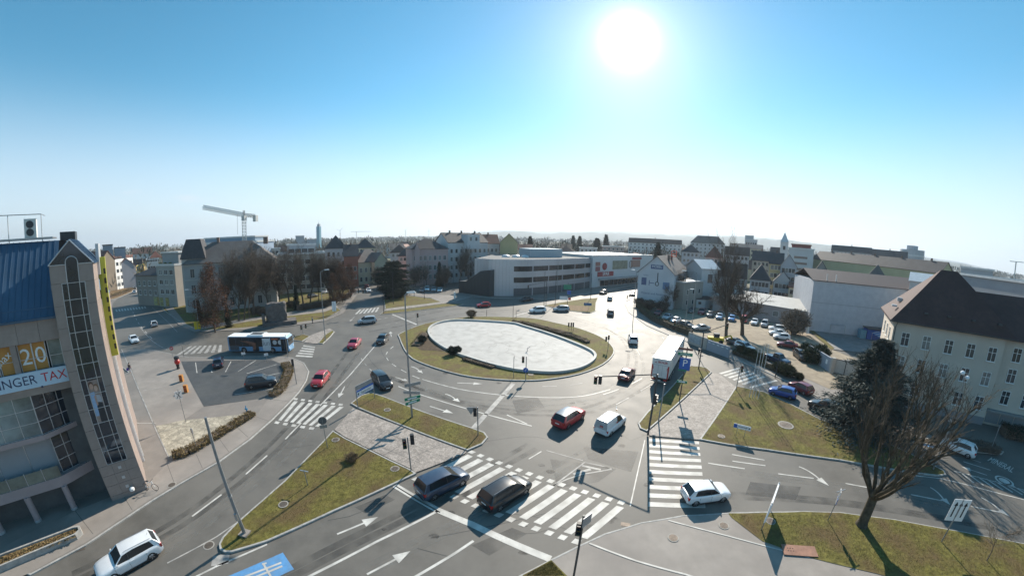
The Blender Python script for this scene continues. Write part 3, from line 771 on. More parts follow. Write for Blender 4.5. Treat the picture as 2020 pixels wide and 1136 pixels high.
# ------------------------------------------------------------------ vehicles
# type: L, W, H, wheelbase, wheel r, belt profile [(x/L, z/H)], greenhouse [(x/L, z/H)] base-front, roof-front, roof-mid, roof-rear, base-rear
CT = {
    'hatch': (4.05, 1.74, 1.47, 2.52, .31, [(-.5, .50), (-.485, .64), (-.40, .66), (.0, .645), (.22, .66), (.33, .635), (.44, .56), (.485, .50), (.5, .40)], [(.235, .655), (.06, .955), (-.12, 1.0), (-.37, .955), (-.475, .66)]),
    'sedan': (4.6, 1.80, 1.45, 2.70, .32, [(-.5, .48), (-.49, .64), (-.42, .68), (-.30, .675), (.0, .64), (.20, .66), (.32, .635), (.45, .55), (.488, .49), (.5, .39)], [(.215, .655), (.05, .95), (-.08, 1.0), (-.22, .955), (-.365, .675)]),
    'wagon': (4.6, 1.82, 1.48, 2.68, .33, [(-.5, .50), (-.488, .64), (-.42, .66), (.0, .645), (.21, .66), (.32, .635), (.445, .56), (.487, .49), (.5, .39)], [(.225, .655), (.07, .955), (-.10, 1.0), (-.40, .955), (-.475, .66)]),
    'suv': (4.5, 1.86, 1.68, 2.68, .36, [(-.5, .46), (-.487, .62), (-.40, .66), (.0, .645), (.21, .66), (.33, .635), (.445, .57), (.487, .50), (.5, .38)], [(.225, .655), (.08, .955), (-.10, 1.0), (-.38, .96), (-.475, .65)]),
    'mpv': (4.55, 1.84, 1.68, 2.76, .33, [(-.5, .44), (-.49, .60), (-.42, .62), (.0, .60), (.26, .62), (.37, .585), (.455, .50), (.488, .45), (.5, .36)], [(.305, .61), (.10, .955), (-.08, 1.0), (-.40, .97), (-.478, .61)]),
    'van': (4.4, 1.83, 1.85, 2.75, .32, [(-.5, .38), (-.495, .50), (-.42, .53), (.0, .52), (.24, .56), (.34, .54), (.44, .48), (.485, .42), (.5, .32)], [(.275, .55), (.12, .945), (.0, 1.0), (-.46, .99), (-.492, .52)]),
    'pickup': (5.1, 1.85, 1.75, 3.1, .36, [(-.5, .42), (-.495, .55), (-.42, .57), (-.12, .57), (.16, .58), (.24, .60), (.34, .58), (.45, .54), (.487, .48), (.5, .36)], [(.215, .595), (.10, .955), (.0, 1.0), (-.10, .97), (-.135, .58)]),
}
CARM = {}


def lerp_prof(prof, x):
    for i in range(1, len(prof)):
        if x <= prof[i][0]:
            a, b = prof[i - 1], prof[i]; t = (x - a[0]) / max(1e-6, b[0] - a[0]); return a[1] + (b[1] - a[1]) * t
    return prof[-1][1]


def car_meshes(kind):
    if kind in CARM: return CARM[kind]
    L, W, H, wb, wr, belt, gh = CT[kind]; w = W / 2; P = {}
    # lower hull
    xs = sorted(set([p[0] for p in belt] + [-.46, -.34, -.25, -.15, .1, .27, .40, .47]))
    rings = []
    for x in xs:
        ax = abs(x)
        ww = w * (1.0 - 0.17 * max(0, (ax - .36) / .14) ** 2.2)
        if x < 0: ww = w * (1.0 - 0.11 * max(0, (ax - .38) / .12) ** 2.4)
        zt = lerp_prof(belt, x) * H; zb = 0.17 + 0.16 * max(0, (ax - .42) / .08) ** 1.5
        zt = max(zt, zb + .2); h = zt - zb
        half = [(0, zb), (.80 * ww, zb), (.95 * ww, zb + .10 * h), (ww * .995, zb + .32 * h), (ww, zb + .55 * h), (ww * .985, zb + .78 * h), (ww * .95, zb + .93 * h), (ww * .88, zt), (ww * .5, zt + .02), (0, zt + .03)]
        ring = [(x * L, y, z) for y, z in half] + [(x * L, -y, z) for y, z in half[-2:0:-1]]
        rings.append(ring)
    n = len(rings[0]); mb = MB()
    for r in rings: mb.v.extend(r)
    for i in range(len(rings) - 1):
        for j in range(n): mb.f.append((i * n + j, (i + 1) * n + j, (i + 1) * n + (j + 1) % n, i * n + (j + 1) % n)); mb.m.append(0)
    mb.f.append(list(range(n))); mb.m.append(0); mb.f.append([(len(rings) - 1) * n + j for j in range(n)][::-1]); mb.m.append(0)
    P['body'] = mb.mesh('car_body', 38)
    # greenhouse
    wb0, wt = w * .885, w * .70

    def gp(i, s, off=0.0):
        x, z = gh[i]; zb_ = gh[0][1]; t = (z - zb_) / (1 - zb_); t = max(0, min(1, t)); return Vector((x * L, s * (wb0 + (wt - wb0) * t + off), z * H))
    g = MB()
    lo = [gp(i, -1) for i in range(5)]; hi = [gp(i, 1) for i in range(5)]
    lo[0].z -= .03; hi[0].z -= .03; lo[4].z -= .03; hi[4].z -= .03
    g.add(lo + hi, [(0, 1, 6, 5), (1, 2, 7, 6), (2, 3, 8, 7), (3, 4, 9, 8), (4, 3, 2, 1, 0), (5, 6, 7, 8, 9)])
    P['glass'] = g.mesh('car_glass')
    # roof shell
    r = MB(); pts = [gp(1, 1), gp(1, 1).lerp(gp(2, 1), .5), gp(2, 1), gp(2, 1).lerp(gp(3, 1), .5), gp(3, 1)]
    pts[1].z += .012; pts[3].z += .015
    sec = [(-1.03, -.035), (-1.0, .015), (-.8, .04), (0, .055), (.8, .04), (1.0, .015), (1.03, -.035)]
    for k, p in enumerate(pts):
        dz = -.012 if k in (0, 4) else 0
        for (sy, dz2) in sec: r.v.append((p.x + (.05 if k == 0 else -.04 if k == 4 else 0), p.y * sy, p.z + dz2 + dz))
    q = len(sec)
    for i in range(4):
        for j in range(q - 1): r.f.append((i * q + j, i * q + j + 1, (i + 1) * q + j + 1, (i + 1) * q + j)); r.m.append(0)
    P['roof'] = r.mesh('car_roof', 45)
    # pillars and rear quarter panels
    pl = MB()
    for s in (1,):
        a0, a1, a3, a4 = gp(0, s, .006), gp(1, s, .006), gp(3, s, .006), gp(4, s, .006)
        a0.z -= .02; a4.z -= .03
        pl.tube(a0, a1, .042, .036, 5); pl.tube(a4, a3, .06, .05, 5)
        pl.path([a1, gp(2, s, .004), a3], .026, 5)
        pl.tube(a0, a4, .02, .02, 4)
        if kind == 'van':
            c0 = Vector((-.02 * L, gp(4, s).y + s * .012, gh[0][1] * H - .02)); c1 = Vector((-.02 * L, gp(2, s).y + s * .012, H * .985))
            pl.add([c0, a4 + Vector((0, s * .012, 0)), gp(3, s, .012), c1], [(0, 1, 2, 3), (3, 2, 1, 0)])
        else:
            fr = .30 if kind in ('hatch', 'sedan') else .22
            if kind == 'pickup': fr = .1
            b0 = a4.lerp(a0, fr * .55); b1 = a3.lerp(a1, fr * .5); b0.y += s * .01; b1.y += s * .01
            pl.add([b0, a4 + Vector((0, s * .012, 0)), a3 + Vector((0, s * .012, 0)), b1], [(0, 1, 2, 3), (3, 2, 1, 0)])
    if kind == 'van':
        y0 = gp(4, 1).y; y1 = gp(3, 1).y; x0 = gh[4][0] * L - .012; x1 = gh[3][0] * L - .012
        rp_ = MB(); rp_.add([(x0, -y0, gh[4][1] * H - .03), (x0, y0, gh[4][1] * H - .03), (x1, y1, gh[3][1] * H), (x1, -y1, gh[3][1] * H)], [(0, 1, 2, 3), (3, 2, 1, 0)])
        P['rear_panel'] = rp_.mesh('car_rear_panel')
    P['pillars'] = pl.mesh('car_pillars', 50)
    bp = MB()
    for s in (1,):
        x = .005 * L; p0 = Vector((x, 0, gh[0][1] * H)); t0 = gp(0, s).y; bp.tube((x, gp(0, s, .004).y, gh[0][1] * H - .02), (x - .05, gp(2, s, .004).y, H * .97), .03, .03, 4)
    P['door_pillar'] = bp.mesh('car_door_pillar')
    # wheel, arch
    t = MB(); Mx = Matrix.Rotation(math.pi / 2, 4, 'X')
    t.lathe([(wr * .62, -.10), (wr * .96, -.105), (wr, -.07), (wr, .07), (wr * .96, .105), (wr * .62, .10)], n=18, M=Mx, cap=False); P['tyre'] = t.mesh('tyre', 40)
    rm = MB(); rm.lathe([(wr * .64, -.085), (wr * .64, .085)], n=16, M=Mx)
    for k in range(5):
        a = 2 * math.pi * k / 5
        for s in (-1, 1):
            c = Vector((math.cos(a) * wr * .33, s * .09, math.sin(a) * wr * .33)); rm.cbox((0, 0, 0), (wr * .6, .02, .07), Matrix.Translation(c) @ Matrix.Rotation(-a, 4, 'Y'))
    P['rim'] = rm.mesh('rim', 40)
    ar = MB(); ar.lathe([(wr * 1.17, -.08), (wr * 1.17, .08)], n=20, M=Mx); P['wheel_arch'] = ar.mesh('wheel_arch', 40)
    # trim: bumpers, sills, grille
    tr = MB(); zg = lerp_prof(belt, .487) * H
    for nm, lo_, hi_ in (('bumper_front', (L * .455, -w * .62, .22), (L * .503, w * .62, .34)), ('bumper_rear', (-L * .503, -w * .66, .24), (-L * .47, w * .66, .38)), ('sill', (-wb / 2 + wr * 1.1, -w * 1.0, .17), (wb / 2 - wr * 1.1, w * 1.0, .27)), ('grille', (L * .47, -w * .45, zg - .22), (L * .5 + .005, w * .45, zg - .07))):
        P[nm] = MB().box(lo_, hi_).mesh(nm)
    hl = MB()
    zz = lerp_prof(belt, .465) * H - .09
    hl.add([(L * .497, .40 * w, zz - .07), (L * .497, .40 * w, zz + .02), (L * .47, .72 * w, zz + .07), (L * .415, .93 * w, zz + .05), (L * .43, .93 * w, zz - .07), (L * .488, .68 * w, zz - .10), (L * .44, .5 * w, zz + .06)], [(0, 5, 2, 1), (5, 4, 3, 2), (1, 2, 6), (2, 3, 6)])
    P['headlight'] = hl.mesh('headlight', 60)
    tl = MB(); zt = lerp_prof(belt, -.46) * H
    tl.box((-L * .497, .70 * w, zt - .30), (-L * .455, .945 * w, zt - .05)); P['taillight'] = tl.mesh('taillight')
    mi = MB(); gx = gh[0][0] * L - .22; mi.add([(gx, 0, 0), (gx + .12, .03, 0), (gx + .10, .2, .01), (gx, .2, .01), (gx, .02, .13), (gx + .09, .05, .12), (gx + .07, .19, .12), (gx, .2, .13)], [(0, 3, 2, 1), (4, 5, 6, 7), (0, 1, 5, 4), (1, 2, 6, 5), (2, 3, 7, 6), (3, 0, 4, 7)])
    P['mirror'] = mi.mesh('mirror')
    pt = MB(); pt.box((L * .5, -.26, .36), (L * .5 + .012, .26, .47)); P['plate_front'] = pt.mesh('plate')
    pt = MB(); zp = .42 * H; pt.box((-L * .5 - .012, -.26, zp), (-L * .5, .26, zp + .11)); P['plate_rear'] = pt.mesh('plate')
    dh = MB(); dh.box((-.13, 0, 0), (.08, .025, .03)); P['handle'] = dh.mesh('door_handle')
    rr = MB()
    rr.path([(gh[1][0] * L - .15, 0, 0), (0, 0, .04), (gh[3][0] * L + .1, 0, 0)], .018, 5); P['rail'] = rr.mesh('roof_rail')
    CARM[kind] = P
    return P


CARN = {'hatch': 'car', 'sedan': 'car', 'wagon': 'car', 'suv': 'car', 'mpv': 'car', 'van': 'van', 'pickup': 'pickup_truck'}


def use(name, me, m, parent, loc=None, scale=None):
    """a part that shares a mesh but has its own material slot"""
    if not me.materials: me.materials.append(None)
    o = link(name, me, parent); o.material_slots[0].link = 'OBJECT'; o.material_slots[0].material = m
    if loc is not None: o.location = loc
    if scale is not None: o.scale = scale
    return o


def car(kind, col, pos, heading, label, group=None, detail=2, roofcol=None, z=0.0, rails=False, scale=1.0):
    L, W, H, wb, wr, belt, gh = CT[kind]; P = car_meshes(kind); w = W / 2
    pm = col if not isinstance(col, tuple) else paint(col)
    o = thing(CARN[kind], label, {'van': 'van', 'pickup': 'pickup truck'}.get(kind, 'car'), (pos[0], pos[1], z), heading, group)
    if scale != 1.0: o.scale = (scale,) * 3
    b = use('body', P['body'], pm, o)
    use('windows', P['glass'], GLASS, o)
    rf = use('roof', P['roof'], paint(roofcol) if roofcol else pm, o)
    for s in (-1, 1):
        use('window_frame', P['pillars'], pm, o, None, (1, s, 1))
        if detail > 0: use('door_pillar', P['door_pillar'], BLACK, o, None, (1, s, 1))
    if 'rear_panel' in P: use('rear_panel', P['rear_panel'], pm, o)
    for nm in ('bumper_front', 'bumper_rear', 'sill', 'grille'): use(nm.split('_')[0], P[nm], BLACK, o)
    for sx in (-1, 1):
        for sy in (-1, 1):
            wl = use('wheel', P['tyre'], RUBBER, o, (sx * wb / 2, sy * (w - .10), wr)); use('rim', P['rim'], RIM, wl)
            if detail > 0: use('wheel_arch', P['wheel_arch'], BLACK, o, (sx * wb / 2, sy * (w - .092), wr + .015))
    for s in (-1, 1):
        use('headlight', P['headlight'], LAMPG, o, None, (1, s, 1)); use('taillight', P['taillight'], REDL, o, None, (1, s, 1))
        if detail > 0: use('mirror', P['mirror'], pm, o, (0, s * w * .90, gh[0][1] * H + .01), (1, s, 1))
        if detail > 1:
            for dx in (-.05, -.27): use('handle', P['handle'], pm if col else BLACK, o, (dx * L + .1, s * (w * .975), gh[0][1] * H - .16), (1, s, 1))
            if rails: use('roof_rail', P['rail'], STEEL, o, (0, s * w * .64, H + .03))
    if detail > 0: use('number_plate', P['plate_front'], PLATE, o); use('number_plate', P['plate_rear'], PLATE, o)
    if detail > 1:
        if 'gap' not in P: sl = MB(); sl.box((-.006, w * .998 - .004, .32), (.006, w * .998 + .004, gh[0][1] * H - .12)); P['gap'] = sl.mesh('door_gap')
        for xx in (.02 * L, -.24 * L, .235 * L):
            for s in (-1, 1): use('door_gap', P['gap'], BLACK, o, (xx, 0, 0), (1, s, 1))
        if kind in ('hatch', 'wagon', 'mpv', 'suv'): MB().tube((-L * .36, 0, H * .99), (-L * .385, 0, H * .99 + .14), .012, .006, 4).build('aerial', BLACK, o)
    return o


def car_w(kind, col, rear, front, side, label, group=None, **kw):
    """placed by the surveyed ground contacts of the rear and front wheel on one side"""
    a, b = G(*rear), G(*front); L, W, H, wb = CT[kind][:4]; d = (b - a).normalized(); lf = Vector((-d.y, d.x, 0))
    c = (a + b) / 2 + (lf if side == 'R' else -lf) * (W / 2 - .1)
    return car(kind, col, c, math.atan2(d.y, d.x), label, group, **kw)


def car_c(kind, col, c, to, label, group=None, **kw):
    """placed by its centre and a point it faces (both surveyed)"""
    a, b = G(*c), G(*to); d = b - a
    return car(kind, col, a, math.atan2(d.y, d.x), label, group, **kw)


WH = (0.80, 0.81, 0.82); SV = (0.42, 0.44, 0.46); GY = (0.13, 0.14, 0.15); BK = (0.012, 0.013, 0.016); DB = (0.018, 0.03, 0.07); RD = (0.40, 0.012, 0.02); DR = (0.16, 0.008, 0.015); BL = (0.02, 0.07, 0.32); LB = (0.06, 0.24, 0.55)
GT = 'vehicles driving round the junction'
car_w('wagon', WH, (302, 1103), (231, 1143), 'L', 'large white estate car in the left road at the bottom left corner', GT, rails=True)
car_w('mpv', (0.03, 0.05, 0.09), (856, 986), (913, 957), 'R', 'dark blue compact MPV starting over the front zebra crossing', GT)
car_w('mpv', BK, (981, 1010), (1040, 972), 'R', 'black people carrier with silver roof rails on the front zebra crossing', GT, rails=True)
car_w('hatch', WH, (1366, 998), (1428, 989), 'R', 'small white hatchback beside the striped right crossing', GT)
car_w('suv', RD, (1117, 848), (1150, 826), 'R', 'red SUV with grey roof beside the white delivery van', GT, roofcol=(0.12, 0.15, 0.18))
v = car_w('van', WH, (1201, 862), (1231, 838), 'R', 'white delivery van with orange roof light in the roundabout lane', GT)
car_w('sedan', (0.13, 0.012, 0.02), (1240, 754), (1252, 738), 'R', 'dark red car seen from behind, left of the white lorry', GT)
car_w('suv', WH, (1258, 683), (1254, 668), 'R', 'white SUV driving away right of the fountain', GT, detail=1)
car_w('mpv', BK, (736, 755), (750, 769), 'R', 'black minivan coming round beside the white direction sign', GT)
car_w('hatch', RD, (649, 749), (637, 763), 'L', 'bright red compact car heading for the left zebra crossing', GT)
car_w('sedan', (0.36, 0.012, 0.035), (711, 679), (704, 687), 'L', 'crimson red car left of the black hatchback', GT, detail=1)
car_w('hatch', BK, (766, 671), (759, 679), 'L', 'black hatchback just left of the central island', GT, detail=1)
car_w('mpv', SV, (736, 638), (714, 640), 'L', 'silver grey people carrier crossing in front of the far zebra', GT, detail=1)
car_w('hatch', RD, (963, 606), (948, 607), 'L', 'red hatchback in the shade before the curved office block', GT, detail=1)
car_c('sedan', BK, (1038, 594), (1018, 597), 'black saloon in the shade beside the curved office block', GT, detail=1)
car_w('mpv', WH, (1073, 617), (1052, 618), 'L', 'white minibus, left of two waiting at the far stop line', GT, detail=1)
car_w('mpv', SV, (1118, 615), (1098, 615), 'L', 'silver people carrier, right of two waiting at the far stop line', GT, detail=1)
car_c('hatch', SV, (1203, 592), (1206, 582), 'silver car driving off on the glaring street towards the supermarket', GT, detail=1)
car_c('mpv', GY, (1204, 621), (1202, 610), 'grey car on the glaring street, nearer of two driving off', GT, detail=1)
car_w('hatch', BL, (1560, 789), (1522, 779), 'L', 'bright blue hatchback waiting at the right stop line', GT)
car_w('hatch', DR, (1586, 780), (1558, 766), 'L', 'dark red hatchback behind the blue one at the right stop line', GT)
car_c('suv', BK, (1625, 811), (1590, 798), 'black car half hidden by the spruce in the right queue', GT)
car_w('hatch', WH, (1903, 902), (1868, 888), 'L', 'white SUV with black trim on the far right road by the house', GT)
car_w('sedan', WH, (254, 672), (261, 680), 'R', 'white car coming towards us in the left street', GT, detail=1)
car_c('hatch', SV, (304, 643), (296, 628), 'silver hatchback driving away in the left street', GT, detail=1)
GP = 'cars parked at the small car park'
car_w('hatch', DB, (440, 728), (442, 713), 'R', 'dark blue hatchback parked in the small car park behind the bus', GP, z=.127)
car_w('suv', (0.03, 0.035, 0.045), (493, 770), (538, 764), 'R', 'dark grey SUV parked nose to the hedge in the small car park', GP, z=.127, rails=True)
GL = 'cars parked in the gravel yard'
Zl = .135
for kind, col, c, to, lab in (
    ('hatch', DR, (1298, 622), (1290, 628), 'dark red car parked first behind the street hedge'),
    ('sedan', SV, (1316, 630), (1300, 638), 'silver car parked second behind the street hedge'),
    ('sedan', WH, (1332, 637), (1315, 646), 'white car parked third behind the street hedge'),
    ('hatch', BK, (1354, 646), (1372, 652), 'black car parked behind the green sign post at the hedge'),
    ('sedan', SV, (1382, 652), (1364, 652), 'silver car parked by the small kiosk wall'),
    ('hatch', (0.02, 0.05, 0.06), (1364, 617), (1358, 624), 'dark teal car in the back row nearest the round white hut'),
    ('suv', (0.22, 0.03, 0.04), (1384, 620), (1376, 628), 'maroon SUV in the back row of the gravel yard'),
    ('hatch', (0.05, 0.09, 0.13), (1401, 625), (1394, 633), 'dark steel blue car in the back row of the gravel yard'),
    ('sedan', (0.25, 0.38, 0.55), (1419, 629), (1413, 638), 'pale blue car in the back row half behind the tree trunk'),
    ('hatch', LB, (1443, 633), (1438, 642), 'bright blue car in the back row between two bare trees'),
    ('mpv', (0.42, 0.03, 0.04), (1467, 635), (1464, 645), 'red van in the back row right of the bright blue car'),
    ('sedan', WH, (1488, 640), (1482, 650), 'white saloon in the back row facing the yard'),
    ('mpv', SV, (1508, 644), (1501, 654), 'silver people carrier at the right end of the back row'),
    ('suv', WH, (1532, 654), (1515, 652), 'white SUV, farthest of the right parking row'),
    ('sedan', WH, (1534, 662), (1516, 660), 'white saloon, second of the right parking row'),
    ('hatch', WH, (1541, 670), (1523, 668), 'white hatchback, third of the right parking row'),
    ('sedan', DR, (1552, 686), (1532, 683), 'shiny dark red car in the right parking row'),
    ('suv', BK, (1578, 708), (1592, 720), 'black SUV parked by the ivy wall'),
    ('pickup', DB, (1533, 716), (1558, 726), 'dark blue pickup parked behind the clipped bushes'),
    ('wagon', WH, (1468, 690), (1486, 697), 'white estate car parked behind the front bushes of the yard'),
    ('sedan', GY, (1452, 682), (1470, 688), 'grey car parked just behind the white estate car'),
):
    car_c(kind, col, c, to, lab, GL, z=Zl, detail=1)
GD = 'cars parked along the far streets'
for kind, col, c, to, lab in (
    ('sedan', WH, (727, 576), (733, 586), 'white car coming down the street by the black pine'),
    ('hatch', DR, (723, 568), (718, 560), 'dark red car ahead of the white one by the black pine'),
    ('hatch', BK, (766, 578), (772, 571), 'black car parked left under the black pine'),
    ('hatch', BK, (779, 578), (785, 571), 'black car parked right under the black pine'),
    ('mpv', WH, (843, 573), (839, 582), 'white car, left of the row at the car dealer'),
    ('hatch', SV, (856, 574), (852, 583), 'silver car, middle of the row at the car dealer'),
    ('sedan', WH, (868, 575), (864, 584), 'white saloon, right of the row at the car dealer'),
    ('hatch', GY, (832, 576), (828, 583), 'low grey car at the edge of the car dealer yard'),
    ('hatch', SV, (842, 558), (850, 561), 'silver car in the back row of the car dealer'),
    ('hatch', (0.1, 0.25, 0.4), (900, 553), (892, 556), 'blue car in the yard left of the curved office'),
    ('sedan', (0.35, 0.05, 0.03), (914, 555), (906, 558), 'red car in the yard left of the curved office'),
    ('sedan', WH, (646, 578), (660, 575), 'white car parked behind the bare trees by the street lamp'),
    ('hatch', BK, (617, 587), (630, 584), 'black car parked low behind the bare trees'),
    ('mpv', GY, (652, 570), (664, 567), 'grey car parked farthest behind the bare trees'),
    ('hatch', WH, (266, 578), (272, 572), 'white car nearest the kerb in the far left street'),
    ('hatch', SV, (267, 571), (274, 566), 'silver car second in the far left street'),
    ('mpv', WH, (277, 566), (284, 561), 'white van-like car third in the far left street'),
    ('hatch', GY, (290, 582), (284, 588), 'grey car on the right side of the far left street'),
    ('hatch', BK, (218, 567), (228, 563), 'dark car parked before the blank brown gable'),
    ('hatch', BK, (1248, 583), (1244, 590), 'dark car waiting in the shade by the supermarket corner'),
    ('suv', BK, (1190, 580), (1180, 583), 'dark SUV in the shade of the supermarket'),
):
    car_c(kind, col, c, to, lab, GD, detail=0)

# --- delivery van extras: orange beacon, emblem, open-looking rear panel
MB().lathe([(.07, 0), (.07, .12), (.04, .16)], (0.95, 0, 1.86), 8).build('beacon', mat('orange_beacon', (0.7, 0.2, 0.02), 0.3), v)
MB().tube((0.9, 0, 1.88), (1.5, .35, 2.05), .035).build('roof_bar', WHITE, v)
red = MB(); red.box((-2.225, -.25, 1.15), (-2.205, .12, 1.35)); red.build('emblem', SIGNR, v)
lettering('vio', .2, frame((-2.228, -.06, 1.25), (0, -1, 0)) @ Matrix.Rotation(math.pi / 2, 4, 'X'), WHITE, v)
red = MB(); red.box((-.5, -.925, 1.2), (-.25, -.90, 1.38)); red.build('emblem', SIGNR, v)

# --- the bus
BUSB = mat('bus_light_blue', (0.16, 0.32, 0.50), 0.4, var=0.1, scale=0.5, coat=0.4); BUSW = mat('bus_roof_white', (0.80, 0.82, 0.82), 0.45, var=0.05, scale=0.8)
a, b = G(481, 695.5), G(543, 696); d = (b - a).normalized(); hd = math.atan2(d.y, d.x); lf = Vector((-d.y, d.x, 0)); c = (a + b) / 2 + lf * 1.2 - d * .1
bus = thing('bus', 'light blue and black city bus with white roof on the bus road', 'bus', (c.x, c.y, 0), hd)
L, W, H = 12.4, 2.55, 3.0
mb = MB(); prof = [(-L / 2, .35), (-L / 2, H - .25), (-L / 2 + .12, H), (L / 2 - .5, H), (L / 2 - .12, H - .3), (L / 2, 1.25), (L / 2, .35)]
lo = [(x, -W / 2, z) for x, z in prof]; hi = [(x, W / 2, z) for x, z in prof]; k = len(prof)
mb.add(lo + hi, [list(range(k - 1, -1, -1)), list(range(k, 2 * k))] + [(i, (i + 1) % k, k + (i + 1) % k, k + i) for i in range(k)]); mb.build('body', BUSB, bus)
MB().box((-L / 2 + .1, -W / 2 + .03, H - .02), (L / 2 - .5, W / 2 - .03, H + .07)).build('roof', BUSW, bus)
mb = MB(); mb.box((-2.0, -.95, H + .07), (1.2, .95, H + .30)); mb.build('roof_unit', BUSW, bus)
MB().box((-1.6, -.6, H + .30), (.8, .6, H + .33)).build('roof_grille', BLACK, bus)
for s in (-1, 1):
    for i in range(6):
        x0 = -L / 2 + .25 + i * 1.42
        MB().box((x0, s * W / 2 - .012, 1.2), (x0 + 1.40, s * W / 2 + .012, 2.9)).build('window', GLASS, bus)
    MB().box((2.72, s * W / 2 - .012, 1.2), (L / 2 - 1.5, s * W / 2 + .012, 2.9)).build('window', GLASS, bus)
    for x0 in (-1.05, L / 2 - 1.45):
        if s < 0:
            dd = MB(); dd.box((x0, -W / 2 - .02, .38), (x0 + .62, -W / 2 + .01, 2.6)); dd.box((x0 + .66, -W / 2 - .02, .38), (x0 + 1.28, -W / 2 + .01, 2.6)); dd.build('door', GLASS, bus)
mb = MB(); mb.box((-L / 2 + .3, -W / 2 - .016, .45), (-L / 2 + 2.3, -W / 2 + .01, 1.34)); mb.build('engine_flap', mat('bus_dark_panel', (0.07, 0.085, 0.1), 0.4, var=0.2), bus)
art = MB(); art.add([(-3.6, -W / 2 - .022, 2.3), (-2.2, -W / 2 - .022, 1.85), (-.9, -W / 2 - .022, 1.3), (-1.1, -W / 2 - .022, .6), (-.4, -W / 2 - .022, .6), (-.3, -W / 2 - .022, 1.9), (-2.0, -W / 2 - .022, 2.25)], [(0, 1, 2, 5, 6), (2, 3, 4, 5)]); art.build('side_poster', mat('poster_brown', (0.20, 0.09, 0.06), 0.5, var=0.6, scale=1.5), bus)
MB().box((1.05, -W / 2 - .018, .45), (2.65, -W / 2 + .01, 2.72)).build('side_poster', mat('poster_pale', (0.62, 0.66, 0.68), 0.5, var=0.08), bus)
lettering('lun', 1.5, frame((1.85, -W / 2 - .024, 1.85), (1, 0, 0)) @ Matrix.Rotation(math.pi / 2, 4, 'X') @ Matrix.Diagonal((.8, 1.0, 1, 1)), BLACK, bus, bold=-.02)
for x in (3.55, 4.6): MB().lathe([(.42, -.02), (.42, .0)], (0, 0, 0), 18, Matrix.Translation((x, -W / 2 - .016, 2.0)) @ Matrix.Rotation(math.pi / 2, 4, 'X')).build('round_sticker', mat('poster_pale2', (0.5, 0.54, 0.56), 0.5), bus)
MB().box((2.9, -W / 2 - .02, 2.5), (4.2, -W / 2 + .01, 2.74)).build('destination_display', mat('display_orange', (0.45, 0.12, 0.05), 0.5), bus)
ws = MB(); ws.add([(L / 2 + .012, -W / 2 + .1, 1.3), (L / 2 + .012, W / 2 - .1, 1.3), (L / 2 - .108, W / 2 - .1, H - .32), (L / 2 - .108, -W / 2 + .1, H - .32)], [(0, 1, 2, 3)]); ws.build('windscreen', GLASS, bus)
MB().box((L / 2, -1.1, .35), (L / 2 + .08, 1.1, .75)).build('bumper', BUSB, bus)
for s in (-1, 1):
    MB().box((L / 2 - .02, s * .95 - .16, .78), (L / 2 + .05, s * .95 + .16, .98)).build('headlight', LAMPG, bus)
    MB().path([(L / 2 - .3, s * W / 2, 2.6), (L / 2 + .25, s * (W / 2 + .15), 2.6), (L / 2 + .25, s * (W / 2 + .18), 2.2)], .05).build('mirror', BLACK, bus)
Mx = Matrix.Rotation(math.pi / 2, 4, 'X')
for x in (-2.95, 2.95):
    for s in (-1, 1):
        wl = MB().lathe([(.3, -.15), (.48, -.15), (.48, .15), (.3, .15)], n=20, M=Matrix.Translation((x, s * (W / 2 - .14), .48)) @ Mx).build('wheel', RUBBER, bus)
        MB().lathe([(.28, -.165), (.28, .165)], n=16, M=Matrix.Translation((x, s * (W / 2 - .14), .48)) @ Mx).build('rim', RIM, wl)
        MB().lathe([(.60, -.13), (.60, .13)], n=20, M=Matrix.Translation((x, s * (W / 2 - .12), .5)) @ Mx).build('wheel_arch', BLACK, bus)

# --- the lorry: trailer and tractor
r0, r1 = G(1284, 706, 4.0), G(1326, 709, 4.0); f0 = G(1318, 663, 4.0); back = (r0 + r1) / 2
dr = (f0 - r0).normalized(); dr = Vector((dr.x, dr.y, 0)).normalized(); hd = math.atan2(dr.y, dr.x)
truck = thing('lorry', 'white articulated lorry with red lettering on its rear doors', 'lorry', (back.x, back.y, 0), hd)
TL, W = 13.6, 2.55
TRW = mat('trailer_white', (0.72, 0.71, 0.69), 0.45, var=0.08, scale=0.7, big=(0.5, (0.6, 0.59, 0.56), 0.4)); TRT = mat('trailer_tarp_roof', (0.62, 0.63, 0.64), 0.45, var=0.15, scale=1.2, bump=0.8, bscale=1.6)
MB().box((0, -W / 2, 1.15), (TL, W / 2, 3.98)).build('box_body', TRW, truck)
rp = MB()
for i in range(9):
    x0 = .05 + i * 1.5; rp.add([(x0, -W / 2 + .08, 3.99), (x0 + .75, -W / 2 + .08, 4.03), (x0 + 1.5, -W / 2 + .08, 3.99), (x0, W / 2 - .08, 3.99), (x0 + .75, W / 2 - .08, 4.03), (x0 + 1.5, W / 2 - .08, 3.99)], [(0, 1, 4, 3), (1, 2, 5, 4)])
rp.build('roof_tarp', TRT, truck)
for s in (-1, 1): MB().box((0, s * W / 2 - .05, 3.9), (TL, s * W / 2 + .03, 4.0)).build('roof_rail', STEEL, truck)
REDM = mat('red_marking', (0.42, 0.03, 0.03), 0.5)
